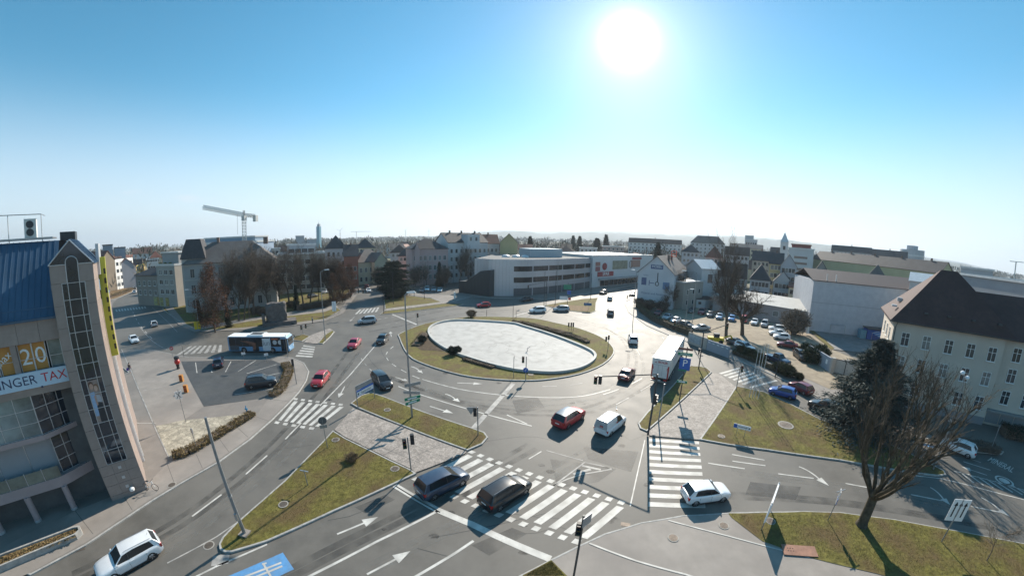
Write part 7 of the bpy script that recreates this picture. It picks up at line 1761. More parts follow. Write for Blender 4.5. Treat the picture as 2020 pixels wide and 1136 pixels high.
# --- the pollarded tree in the foreground and its neighbour
def pollard(name, seed, H, limbs, spread, thick):
    r_ = random.Random(seed); lm, tw = MB(), MB(); fork = H * .22
    lm.tube((0, 0, -.1), (.02, 0, .35), thick * 1.5, thick * 1.05, 10); lm.tube((.02, 0, .35), (.1, .05, fork), thick * 1.05, thick * .95, 10)
    for i in range(limbs):
        a = 2 * math.pi * i / limbs + r_.uniform(-.3, .3); out = spread * r_.uniform(.35, 1.0); p = Vector((.1 + math.cos(a) * .12, .05 + math.sin(a) * .12, fork - .1)); rr = thick * r_.uniform(.34, .5); tgt = Vector((math.cos(a) * out, math.sin(a) * out, H * r_.uniform(.62, .95))); q = p
        n = 7
        for s in range(n):
            t = (s + 1) / n; b = p.lerp(tgt, t); b += Vector((math.cos(a), math.sin(a), 0)) * math.sin(t * math.pi) * .5 + Vector((r_.gauss(0, .10), r_.gauss(0, .10), 0)); r2 = rr * (1 - .62 * t); lm.tube(q, b, rr * (1 - .62 * (s / n)), r2, 6, False)
            if s >= 2:
                for k in range(r_.randint(2, 4)):
                    d = (b - q).normalized() + Vector((r_.gauss(0, .6), r_.gauss(0, .6), r_.uniform(.0, .6))); L_ = r_.uniform(.8, 2.4); e = b + d.normalized() * L_; e.z += .2 * L_; lm.tube(b, e, r2 * .38, r2 * .12 + .008, 4, False)
                    for j in range(4):
                        f0 = b.lerp(e, r_.uniform(.25, 1)); d2 = (d + Vector((r_.gauss(0, .6), r_.gauss(0, .6), r_.gauss(.3, .4)))).normalized(); f1 = f0 + d2 * r_.uniform(.4, 1.2); lm.tube(f0, f1, .014, .006, 3, False)
                        for q_ in range(3): sliver(tw, f0.lerp(f1, r_.random()), d2 + Vector((r_.gauss(0, .6), r_.gauss(0, .6), r_.gauss(.2, .4))), r_.uniform(.25, .7), .009, r_)
            q = b
        for j in range(5):
            d = Vector((math.cos(a) * .3 + r_.gauss(0, .3), math.sin(a) * .3 + r_.gauss(0, .3), 1)); e = q + d.normalized() * r_.uniform(.6, 1.6); lm.tube(q, e, .03, .01, 4, False)
            for k in range(4): sliver(tw, q.lerp(e, r_.uniform(.3, 1)), d + Vector((r_.gauss(0, .5), r_.gauss(0, .5), .2)), r_.uniform(.3, .7), .011, r_)
    top = max(v[2] for v in lm.v); k = H / top
    for m in (lm, tw): m.v = [(x * k, y * k, z * k) for x, y, z in m.v]
    TREEM[name] = (lm.mesh('limbs_' + name, 60), tw.mesh('twigs_' + name)); return TREEM[name]


PO1 = pollard('po1', 71, 9.5, 13, 4.1, .31); PO2 = pollard('po2', 73, 9, 9, 2.6, .28)
g = G(1698, 1037); tree(PO1, g, 'large bare many-limbed tree on the bottom right lawn', s=topscale(g, 692, 9.5), mats=(BARKM, TWIG), z=.13, rz=.5)
g = G(1800, 868); tree(PO2, g, 'pollarded bare tree between the spruce and the right house', s=topscale(g, 694, 9), mats=(BARKM, TWIG), rz=1.2)
SAP = bare('sapling', 81, 4.2, .05, levels=3, kids=[2, 2, 1], twigs=3, first=2, twl=.6, tww=.007, up=.2); g = G(1945, 1107); tree(SAP, g, 'thin sapling tree at the right edge of the bottom lawn', 'sapling_tree', s=topscale(g, 1003, 4.2), mats=(GREYTW, GREYTW), z=.13)

# --- distant woods and hills
def wood(name, label, n, azr, Dr, hr, m, seed, slv=36, w=.22, avoid=None):
    r_ = random.Random(seed); mb = MB()
    for i in range(n):
        az = R(r_.uniform(*azr)); D = Dr[0] + (Dr[1] - Dr[0]) * r_.random() ** .8; h = r_.uniform(*hr); c = Vector((D * math.sin(az), D * math.cos(az), 0)); cr = h * r_.uniform(.28, .42); ws = w * (D / 300) ** .5
        for k in range(slv):
            v = Vector((r_.gauss(0, 1), r_.gauss(0, 1), r_.gauss(0, 1))).normalized() * r_.uniform(.3, 1) ** .5; p = c + Vector((v.x * cr, v.y * cr, h * .6 + v.z * h * .38)); sliver(mb, p, v + Vector((r_.gauss(0, .4), r_.gauss(0, .4), .7)), h * r_.uniform(.10, .26), ws * 1.6, r_)
        for k in range(3): a = r_.uniform(0, 6.28); sliver(mb, c + Vector((0, 0, 0)), Vector((math.cos(a) * .2, math.sin(a) * .2, 1)), h * .8, .25, r_)
    return mb.build(name, m, kind='stuff', label=label)


wood('distant_wood', 'brown leafless trees massed between the far houses', 1500, (-64, 66), (210, 720), (9, 17), GREYTW, 91); wood('distant_wood', 'dark evergreens dotted through the far trees', 260, (-60, 62), (230, 700), (10, 20), NEEDLE, 92, 60, .3); wood('distant_wood', 'far belt of woods along the horizon', 1700, (-74, 74), (750, 2600), (14, 26), mat('far_wood_brown', (0.09, 0.085, 0.06), 0.9, var=0.3, scale=.02), 93, 30, .5)
HILL = mat('hill_forest', (0.05, 0.062, 0.045), 0.95, var=0.3, scale=0.002, coords='World', detail=8)


def hills(D0, D1, prof, seed, label):
    """rolling ridge: prof gives the ridge row of the photograph per column"""
    mb = MB(); cols = 150; rows = 7; x0, x1 = prof[0][0], prof[-1][0]
    for j in range(rows):
        t = j / (rows - 1)
        for i in range(cols):
            x = x0 + (x1 - x0) * i / (cols - 1); y = lerp_prof(prof, x); p = AT(x, y, D0 + (D1 - D0) * .6); d = Vector((p.x, p.y, 0)).normalized(); D = D0 + (D1 - D0) * t; f_ = math.sin(min(1, t / .6) * math.pi / 2) if t < .6 else math.cos((t - .6) / .4 * math.pi / 2); zz = -8 + (p.z + 8 + 20 * noise.noise((x * .02, seed, t * 3)) + 9 * noise.noise((x * .09, seed, t * 5))) * f_; mb.v.append((d.x * D, d.y * D, zz))
    for j in range(rows - 1):
        for i in range(cols - 1): mb.f.append((j * cols + i, j * cols + i + 1, (j + 1) * cols + i + 1, (j + 1) * cols + i)); mb.m.append(0)
    return mb.build('hills', HILL, kind='structure', label=label, )


hills(3200, 4400, [(560, 478), (700, 470), (860, 466), (950, 460), (1000, 456), (1060, 460), (1130, 460), (1200, 458), (1300, 462), (1400, 466), (1480, 470), (1600, 480), (1700, 490), (1800, 503), (1900, 520), (1990, 540)], 1.3, 'nearer blue wooded hills on the horizon')
hills(6500, 8200, [(880, 466), (940, 458), (985, 453), (1020, 457), (1100, 457), (1190, 454), (1260, 458), (1350, 462), (1430, 463), (1520, 470), (1620, 481), (1720, 492), (1830, 507), (1930, 524), (2030, 546)], 7.7, 'far pale mountain ridge on the horizon')
# ------------------------------------------------------------------ street furniture
POLEG = mat('pole_grey', (0.30, 0.31, 0.32), 0.5, 0.6, var=0.15, scale=2); POLED = mat('pole_dark', (0.07, 0.075, 0.08), 0.5, 0.4, var=0.2, scale=2)


def post(name, label, cat, b, t, r=.07, r2=None, z=.0, m=None, group=None):
    """upright whose foot and top were both surveyed"""
    g = G(b[0], b[1], z); h = HT(g, t[1]) - z; o = thing(name, label, cat, (g.x, g.y, z), 0, group); MB().tube((0, 0, -.05), (0, 0, h), r, r2 or r * .75, 8).build('pole', m or POLEG, o)
    return o, h


def viewdir(o): return Vector((o.location.x, o.location.y, 0)).normalized()


def rightv(o): d = viewdir(o); return Vector((d.y, -d.x, 0))


def local_at(o, px_, py_):
    """point in the vertical plane through o facing the viewer that is seen at a pixel"""
    d = ray(px_, py_); n = viewdir(o); t = Vector((o.location.x, o.location.y, 0)).dot(n) / d.dot(n); p = Vector((0, 0, EYE)) + d * t; return p - Vector(o.location)


def board(o, M_, w, h, m, name='board', t=.04, back=True):
    """flat sign plate: local x right, z up, front towards -y"""
    b_ = MB().box((-w / 2, -t / 2, -h / 2), (w / 2, t / 2, h / 2), M_).build(name, m, o)
    if back: MB().box((-w / 2 + .01, t / 2, -h / 2 + .01), (w / 2 - .01, t / 2 + .006, h / 2 - .01), M_).build('back_plate', SIGNBACK, o)
    return b_


def head(o, p, face, arrows=0):
    """three-lamp signal head looking along face"""
    f = Vector((face[0], face[1], 0)).normalized(); M_ = frame(p, Vector((f.y, -f.x, 0)) * -1.0)
    h_ = MB().box((-.17, -.10, -.48), (.17, .12, .48), M_).build('signal_head', BLACK, o)
    for k, c in enumerate(((.18, .01, .01), (.2, .12, .01), (.01, .12, .06))):
        z = .31 - k * .31; MB().lathe([(.10, 0), (.10, .02)], n=12, M=M_ @ Matrix.Translation((0, -.10, z)) @ Matrix.Rotation(math.pi / 2, 4, 'X')).build('lens', mat('lens_%d' % k, c, 0.3), h_)
        MB().box((-.12, -.26, z + .10), (.12, -.10, z + .125), M_).build('visor', BLACK, h_)
    return h_


TO_CAM = lambda o: -viewdir(o)
LG = 'street lamps'; SG = 'traffic signals'
# mast left foreground
o, h = post('lamp_mast', 'tall bare grey mast at the tip of the left grass triangle', 'mast', (483, 1052), (400, 823), .14, .09, .15); MB().box((-.35, -.35, -.02), (.35, .35, .12)).build('foot', SLAB, o); MB().box((-.12, -.2, 1.4), (.12, -.08, 2.0)).build('switch_box', STEEL, o); MB().lathe([(.15, 0), (.15, .12)], (0, 0, 3.4), 10).build('collar', STEEL, o)


def lamp(b, t, headpx, label, z=.12, r=.09, kind='flat'):
    o, h = post('street_lamp', label, 'street lamp', b, t, r, r * .6, z, None, LG); e = local_at(o, *headpx); top = Vector((0, 0, h))
    MB().path([top, top.lerp(e, .6) + Vector((0, 0, .15)), e], .05, 6).build('arm', POLEG, o); d = (e - top); d.z = 0; d = d.normalized() if d.length > .05 else rightv(o); M_ = frame(e, d); MB().add([M_ @ Vector(p) for p in ((-.2, -.14, 0), (.75, -.17, .03), (.75, .17, .03), (-.2, .14, 0), (-.2, -.10, .14), (.6, -.12, .17), (.6, .12, .17), (-.2, .10, .14))], [(0, 3, 2, 1), (4, 5, 6, 7), (0, 1, 5, 4), (1, 2, 6, 5), (2, 3, 7, 6), (3, 0, 4, 7)]).build('lantern', mat('lantern_white', (0.66, 0.67, 0.66), 0.4, var=0.05), o); return o, h


o, h = lamp((813, 822), (800.5, 582), (806, 578), 'tall street lamp with green direction signs on the long planted island', .17, .12)
for y, m, side in ((757, SIGNBACK, 0), (773, SIGNBACK, 1), (784, SIGNG, 0), (792, SIGNG, 2)):
    p = local_at(o, 812, y); a = R({0: 20, 1: -15, 2: 30}[side]); M_ = frame(p, rightv(o)) @ Matrix.Rotation(a, 4, 'Z'); board(o, M_ @ Matrix.Translation((.05, -.16, 0)), 1.9, .34, m, 'direction_sign')
    if m is SIGNG: MB().box((-.6, -.19, -.08), (.5, -.183, .08), M_ @ Matrix.Translation((.05, 0, 0))).build('sign_text', SIGNW, o)
lamp((642, 672), (637, 537), (642, 533), 'street lamp on the small grass island left of the silver car', .15); lamp((393, 650), (385, 574), (370, 572), 'street lamp by the brown-leaved tree'); lamp((1248, 640), (1256, 536), (1251, 533), 'street lamp on the right kerb of the glaring street', .0); lamp((1350, 655), (1354, 572), (1363, 571), 'street lamp with bright head behind the street hedge'); lamp((1361, 672), (1365, 538), (1352, 535), 'slim teal street lamp by the green sign posts')
for b, t, lab in (((776, 600), (775, 538), 'thin lamp mast in front of the dark pine'), ((797, 585), (796, 540), 'thin mast right of the dark pine'), ((817, 585), (816, 540), 'thin mast left of the car dealer'), ((837, 590), (836, 532), 'thin mast before the car dealer'), ((894, 558), (894, 520), 'thin mast before the white apartment house'), ((1073, 602), (1072, 535), 'left of two dark masts before the curved office'), ((1095, 602), (1094, 534), 'right of two dark masts before the curved office'), ((1165, 590), (1164, 540), 'mast at the right end of the curved office'), ((1529, 744), (1529, 700), 'thin post behind the yard bushes')): post('mast', lab, 'mast', b, t, .09, .06, .1, POLED, 'masts around the junction')
# double globe lamp right
o, h = post('globe_lamp', 'tall pole with two white globe lamps before the right house', 'street lamp', (1841, 925), (1897, 745), .09, .05, .14, None, LG)
for x, y in ((1899, 735), (1908, 745)): e = local_at(o, x, y); MB().tube((0, 0, h), e, .03).build('arm', POLEG, o); MB().lathe([(.02, -.22), (.16, -.16), (.23, 0), (.16, .16), (.02, .22)], e, 14).build('globe', LAMPG, o)
board(o, frame((0, -.1, h * .55), rightv(o)), .9, .28, SIGNBACK, 'sign')
# signal masts with arms
def sig(b, t, label, heads=(), r=.06, z=.13, m=None, extra=()):
    o, h = post('traffic_light', label, 'traffic light', b, t, r, r, z, m or POLEG, SG)
    for (x, y, f) in heads: p = local_at(o, x, y); head(o, p, {'c': TO_CAM(o), 'a': viewdir(o), 'l': -rightv(o), 'r': rightv(o)}[f])
    for e in extra: p = local_at(o, *e); MB().path([(0, 0, h), p], .06, 6).build('arm', m or POLEG, o)
    return o, h


o, h = sig((1278, 857), (1290, 738), 'tall signal mast with arm reaching over the lane beside the lorry', ((1175, 749, 'c'), (1184, 749, 'a'), (1293, 787, 'r')), .11, .15, POLED, ((1172, 743),)); o, h = sig((1299, 830), (1311, 757), 'short pale-topped signal post behind the tall signal mast', ((1294, 790, 'c'),), .08, .15); o, h = sig((1378, 727), (1386, 656), 'signal mast with two arms at the top of the narrow right island', ((1331, 637, 'c'), (1435, 643, 'c'), (1379, 693, 'r')), .10, .15, POLED, ((1331, 634), (1435, 640)))
sig((1452, 768), (1459, 722), 'signal post at the corner of the big right lawn', ((1464, 727, 'c'),)); sig((811, 927), (803, 862), 'signal post with two heads at the right corner of the grass triangle', ((798, 875, 'c'), (813, 866, 'a'))); o, h = sig((943, 858), (941, 803), 'signal post with triangular sign at the end of the long planted island', ((937, 812, 'a'),)); p = local_at(o, 929, 810)
M_ = frame(p, rightv(o)); MB().add([M_ @ Vector(q) for q in ((-.5, 0, .4), (.5, 0, .4), (0, 0, -.45), (-.5, .03, .4), (.5, .03, .4), (0, .03, -.45))], [(0, 2, 1), (3, 4, 5), (0, 1, 4, 3), (1, 2, 5, 4), (2, 0, 3, 5)]).build('yield_sign', SIGNBACK, o)
o, h = sig((1037, 749), (1037, 703), 'signal post with blue arrow disc at the near edge of the central island', ((1032, 709, 'c'),), z=.16); p = local_at(o, 1037, 729); MB().lathe([(.36, 0), (.36, .03)], n=18, M=frame(p + TO_CAM(o) * .1, rightv(o)) @ Matrix.Rotation(math.pi / 2, 4, 'X')).build('blue_disc', SIGNB, o); MB().box((-.04, -.05, -.2), (.04, -.045, .2), frame(p + TO_CAM(o) * .1, rightv(o)) @ Matrix.Rotation(R(30), 4, 'Y')).build('white_arrow', SIGNW, o)
post('post', 'thin plain post left of the blue arrow disc on the central island', 'post', (1013, 745), (1014, 703), .04, .04, .16); sig((1199, 690), (1202, 660), 'signal post at the right edge of the central island', ((1201, 665, 'c'), (1196, 668, 'a')), .05, .16); o, h = sig((1130, 1145), (1158, 1016), 'signal post with black head at the bottom edge before the zebra', ((1142, 1043, 'c'),), .07, .13, POLED); p = local_at(o, 1158, 1026); board(o, frame(p, rightv(o)) @ Matrix.Rotation(R(55), 4, 'Z'), .7, .7, SIGNBACK, 'sign_back')
sig((585, 757), (578, 710), 'signal post on the pavement corner right of the small car park', ((577, 715, 'a'),)); sig((823, 643), (824, 618), 'signal post at the stop line left of the basin', ((824, 622, 'c'),), .05, .0); sig((598, 659), (598, 640), 'signal post with two heads on the small far left apron', ((594, 646, 'c'), (603, 643, 'c')), .05); sig((568, 704), (566, 660), 'plain signal post behind the bus nose', (), .05, .12); o, h = sig((757, 618), (755, 575), 'dark signal mast with arm at the far zebra crossing', ((716, 575, 'c'), (707, 573, 'c')), .08, .13, POLED, ((712, 573),)); sig((1077, 602), (1074, 556), 'signal mast with arm before the curved office', ((1042, 566, 'c'),), .08, .1, POLED, ((1041, 563),))
for x, lab in ((1122, 'left'), (1127, 'middle'), (1131, 'right')): sig((x, 652), (x, 637), lab + ' of three dark signal posts on the far basin rim', ((x, 640, 'a'),), .04, .16, POLED)
for b, t, lab in (((1012, 627), (1012, 598), 'thin signal post, left one behind the basin rim'), ((1018, 627), (1018, 612), 'thin signal post, right one behind the basin rim'), ((960, 624), (960, 611), 'short round-headed sign post behind the basin')): post('post', lab, 'post', b, t, .06, .05, .1, POLED, 'posts behind the basin')
# --- signs
o, h = post('direction_sign', 'white direction sign board framed in blue on the long planted island', 'sign', (706, 803), (703, 762), .06, .06, .16); g2 = G(739, 784, .16) - o.location; MB().tube((g2.x, g2.y, 0), (g2.x, g2.y, 2.2), .05).build('pole', POLEG, o); c_ = g2 / 2; M_ = frame((c_.x, c_.y, 1.75), g2); L_ = (g2.xy).length
MB().box((-L_ / 2, -.04, -.45), (L_ / 2, .0, .35), M_).build('board', SIGNB, o); MB().box((-L_ / 2 + .08, -.046, -.38), (L_ / 2 - .08, -.04, .15), M_).build('panel', SIGNW, o); lettering('Stadtmitte', .42, M_ @ Matrix.Translation((.15, -.05, -.13)) @ Matrix.Rotation(math.pi / 2, 4, 'X'), BLACK, o); MB().add([M_ @ Vector(q) for q in ((-L_ / 2 + .15, -.05, -.12), (-L_ / 2 + .4, -.05, .05), (-L_ / 2 + .4, -.05, -.3))], [(0, 2, 1), (0, 1, 2)]).build('arrow', BLACK, o); MB().box((-L_ / 2 + .1, .05, .38), (L_ / 2 - .1, .12, .95), M_).build('upper_board', SIGNBACK, o)
o, h = post('round_sign', 'grey back of a round sign beside the left zebra crossing', 'sign', (646, 882), (637, 822), .04, .04, .16); MB().lathe([(.42, 0), (.42, .03)], n=18, M=frame((0, 0, h - .4), rightv(o)) @ Matrix.Rotation(math.pi / 2, 4, 'X')).build('disc', mat('dark_sign_back', (0.12, 0.12, 0.12), 0.6, var=0.1), o); board(o, frame((0, 0, h - 1.05), rightv(o)), .7, .35, SIGNBACK, 'plate')
o, h = post('square_sign', 'white square sign with black cross on the plaza', 'sign', (367, 832), (350, 768), .04, .04, .13); p = local_at(o, 352, 779); M_ = frame(p, rightv(o)); board(o, M_, .85, .95, SIGNW)
for a in (35, -35): MB().box((-.03, -.032, -.42), (.03, -.024, .42), M_ @ Matrix.Rotation(R(a), 4, 'Y')).build('cross_stroke', BLACK, o)
o, h = post('small_post', 'short T shaped post on the left grass triangle', 'post', (607, 956), (601, 928), .04, .04, .18); MB().box((-.4, -.05, h - .06), (.4, .05, h)).build('crossbar', STEEL, o)
o, h = post('stop_sign', 'red round no entry sign at the bus road', 'sign', (341, 703), (338, 684), .04, .04, .12); M_ = frame((0, 0, h - .3), rightv(o)); MB().lathe([(.34, 0), (.34, .03)], n=16, M=M_ @ Matrix.Rotation(math.pi / 2, 4, 'X')).build('disc', SIGNR, o); MB().box((-.22, -.045, -.05), (.22, -.035, .05), M_).build('bar', SIGNW, o)
for b, t, lab in (((482, 711), (480, 695), 'small white plate, left one at the small car park'), ((527, 713), (525, 697), 'small white plate, right one at the small car park')): o, h = post('plate_sign', lab, 'sign', b, t, .03, .03, .13, None, 'small plates at the car park'); board(o, frame((0, 0, h - .2), rightv(o)), .7, .42, SIGNW)
o, h = post('post', 'thin dark post at the bus road behind the kiosk', 'post', (363, 704), (361, 681), .04, .03, .12, POLED); o, h = post('bollard_sign', 'small sign post with dark head among the cobbles', 'sign', (389, 886), (377, 845), .035, .035, .13); MB().box((-.12, -.05, h - .5), (.12, .05, h)).build('head', SIGNBACK, o)
o, h = post('hydrant', 'small blue hydrant marker at the planting strip', 'hydrant', (488, 817), (485, 800), .09, .05, .13, mat('hydrant_blue', (0.03, 0.22, 0.42), 0.5)); MB().box((-.2, -.05, h * .55), (.2, .05, h * .7)).build('arms', MATS['hydrant_blue'], o)
# parking and direction stack right of the lorry
o, h = post('sign_stack', 'mast with blue parking sign and green direction boards beside the lorry', 'sign', (1340, 790), (1353, 684), .08, .07, .15, POLED)
def plate(px0, py0, px1, py1, m, nm='board', d=0.0):
    a = local_at(o, px0, py0); b = local_at(o, px1, py1); c = (a + b) / 2 + TO_CAM(o) * (.12 + d); w_ = abs((b - a).dot(rightv(o))); return board(o, frame(c, rightv(o)), w_, abs(a.z - b.z), m, nm), c
plate(1339, 684, 1367, 692, mat('brown_board', (0.14, 0.05, 0.04), 0.5, var=0.1)); b_, c = plate(1338, 693, 1366, 703, SIGNG); lettering('Stadthalle', .36, frame(c + TO_CAM(o) * .03, rightv(o)) @ Matrix.Rotation(math.pi / 2, 4, 'X') @ Matrix.Diagonal((.9, 1, 1, 1)), SIGNW, o); b_, c = plate(1342, 704, 1360, 731, SIGNB); lettering('P', 1.3, frame(c + TO_CAM(o) * .03 + Vector((0, 0, .1)), rightv(o)) @ Matrix.Rotation(math.pi / 2, 4, 'X'), SIGNW, o); plate(1338, 726, 1354, 732, SIGNG); b_, c = plate(1336, 748, 1355, 756, SIGNG); MB().box((-.45, -.03, -.08), (.4, -.025, .08), frame(c, rightv(o))).build('sign_text', SIGNW, o)
# low sign on the lawn
o = thing('low_sign', 'low white direction sign on two legs on the big right lawn', 'sign', G(1459, 862, .17)); h = 1.5; M_ = frame((0, 0, 1.25), rightv(o))
for s in (-.45, .45): MB().tube(rightv(o) * s, rightv(o) * s + Vector((0, 0, 1.4)), .03).build('leg', STEEL, o)
board(o, M_, 1.9, .5, SIGNW); MB().box((-.93, -.03, -.22), (-.55, -.025, .22), M_).build('blue_field', SIGNB, o); MB().add([M_ @ Vector(q) for q in ((.92, -.03, 0), (.72, -.03, .12), (.72, -.03, -.12))], [(0, 1, 2), (0, 2, 1)]).build('arrow', BLACK, o); MB().box((-.4, -.03, -.06), (.6, -.025, .06), M_).build('sign_text', mat('grey_text', (0.3, 0.3, 0.3), 0.6), o)
# billboard seen nearly edge on, lane board, small signs
a, b = G(1501, 1046, .13), G(1512, 1018, .13); o = thing('billboard', 'white poster board on posts seen nearly edge on, bottom right lawn', 'billboard', a); d = (b - a); d.z = 0; M_ = frame((0, 0, 0), d); L_ = 3.2
for x in (.15, L_ - .15): MB().tube(M_ @ Vector((x, 0, 0)), M_ @ Vector((x, 0, 2.6)), .05).build('post', STEEL, o)
MB().box((0, -.06, .8), (L_, .06, 2.5), M_).build('board', SIGNW, o); MB().box((.1, -.075, .9), (L_ - .1, -.06, 2.4), M_).build('poster', mat('grey_poster', (0.5, 0.52, 0.54), 0.5, var=0.3, scale=2), o)
o, h = post('priority_sign', 'yellow and white priority sign with blue sign below on the bottom lawn', 'sign', (1633, 1026), (1651, 968), .035, .035, .13); M_ = frame((0, 0, h - .25), (1, .9, 0)); board(o, M_, .6, .6, SIGNW); MB().box((-.17, -.03, -.17), (.17, -.025, .17), M_ @ Matrix.Rotation(R(45), 4, 'Y')).build('yellow_diamond', SIGNY, o); board(o, frame((0, 0, h - .9), (1, .9, 0)), .55, .5, SIGNB); MB().box((-.5, -.03, h), (.5, .03, h + .05)).build('crossbar', STEEL, o)
o, h = post('lane_board', 'white lane board with three dark arrows on the bottom right lawn', 'sign', (1857, 1068), (1880, 985), .05, .05, .13); M_ = frame((0, 0, h - .95), Vector((.85, -.5, 0))); board(o, M_, 1.5, 1.9, SIGNW)
for x in (-.42, 0, .42): MB().box((x - .06, -.03, -.6), (x + .06, -.025, .45), M_).build('arrow', BLACK, o); MB().add([M_ @ Vector(q) for q in ((x - .16, -.03, .4), (x + .16, -.03, .4), (x, -.03, .75))], [(0, 1, 2), (0, 2, 1)]).build('arrow_tip', BLACK, o)
o, h = post('sign_board', 'grey back of a sign board before the right house', 'sign', (1953, 890), (1968, 840), .045, .045, .13); board(o, frame((0, 0, h - .4), (1, .3, 0)), 1.1, .9, SIGNBACK)
# far sign boards
o, h = post('sign_board', 'white and green direction boards on the far right island', 'sign', (1119, 602), (1121, 558), .07, .06, .1, POLED); 
for x0, y0, x1, y1, m in ((1112, 561, 1127, 571, SIGNG), (1104, 584, 1120, 592, SIGNW), (1119, 573, 1126, 581, SIGNB), (1121, 587, 1126, 592, SIGNR)): plate(x0, y0, x1, y1, m)
o, h = post('sign_board', 'blue direction board at the glaring street island', 'sign', (1160, 612), (1160, 596), .05, .05, .13); plate(1152, 597, 1167, 603, mat('dull_blue_board', (0.08, 0.16, 0.30), 0.5))
o, h = post('advert_column', 'white tall info panel at the park pavement', 'sign', (660, 620), (660, 594), .05, .05, .12); board(o, frame((0, 0, h - 1.4), rightv(o)), 1.1, 2.6, SIGNW)
o, h = post('yellow_sign', 'yellow sign board below the left street lamp', 'sign', (391, 654), (391, 634), .05, .05, .12); board(o, frame((0, 0, h - .9), rightv(o)), 1.5, 1.8, SIGNY)
o, h = post('white_post', 'white info post at the edge of the far pavement', 'post', (897, 590), (897, 576), .3, .3, .1, WHITE)
# flag poles
for i, (b, t) in enumerate((((1478, 783), (1492, 690)), ((1484, 784), (1496, 689)), ((1489, 785), (1505, 684)), ((1495, 787), (1511, 680)))): o, h = post('flagpole', ('first', 'second', 'third', 'fourth')[i] + ' white flagpole from the left on the big right lawn', 'flagpole', b, t, .05, .03, .17, mat('flagpole_white', (0.6, 0.6, 0.6), 0.4, var=0.05), 'flagpoles'); MB().lathe([(.05, h), (.06, h + .06), (.01, h + .1)], n=8).build('finial', STEEL, o)
# kiosk and boxes by the car park
o = thing('red_kiosk', 'red and black upright street machine at the car park entrance', 'machine', G(352, 727, .13)); o.scale = (.62, .62, .62); MB().lathe([(.45, 0), (.5, .2), (.4, .5), (.5, 1.3)], n=12).build('base', BLACK, o); MB().lathe([(.5, 1.3), (.75, 1.6), (.78, 2.2), (.55, 2.6)], n=14).build('red_body', mat('kiosk_red', (0.45, 0.025, 0.02), 0.35, var=0.1), o); MB().lathe([(.55, 2.6), (.72, 2.75), (.7, 3.3), (.3, 3.5)], n=14).build('top', DARKST, o); MB().box((-1.2, -.1, 1.5), (-.6, .1, 1.65)).build('handle', BLACK, o)
for i, b in enumerate(((359, 752), (368, 773))):
    o = thing('orange_box', ('upper', 'lower')[i] + ' orange street box with dark red marks beside the car park', 'box', G(b[0], b[1], .13), R(25), 'orange boxes'); o.scale = (.8, .8, .7); MB().box((-.35, -.3, 0), (.35, .3, 1.5)).build('case', mat('box_orange', (0.45, 0.20, 0.05), 0.5, var=0.1), o)
    for z in (.3, .7, 1.1): MB().box((-.22, -.32, z), (.22, -.3, z + .25)).build('mark', mat('mark_red', (0.25, 0.02, 0.01), 0.5), o)
# bicycles by the tower
def bicycle(pos, rz, label, col):
    o = thing('bicycle', label, 'bicycle', pos, rz); 
    for x in (-.5, .5):
        ring = [(x + .33 * math.cos(t * math.pi / 8), 0, .34 + .33 * math.sin(t * math.pi / 8)) for t in range(17)]; MB().path(ring, .02, 4).build('wheel', RUBBER, o)
    MB().path([(-.5, 0, .34), (-.12, 0, .82), (.38, 0, .85), (.02, 0, .32), (-.5, 0, .34)], .02, 5).build('frame', col, o); MB().path([(.5, 0, .34), (.38, 0, .85), (.36, 0, 1.0)], .02, 5).build('fork', col, o); MB().tube((.36, -.28, 1.02), (.36, .28, 1.02), .02).build('handlebar', BLACK, o); MB().box((-.26, -.07, .9), (.0, .07, .96)).build('saddle', BLACK, o); MB().tube((-.12, 0, .8), (-.12, 0, .92), .02).build('seat_post', STEEL, o)


g = G(293, 966, .126); bicycle((g.x + .3, g.y + .1, .126), R(20), 'bicycle leaning by the right corner of the granite tower', WHITE)
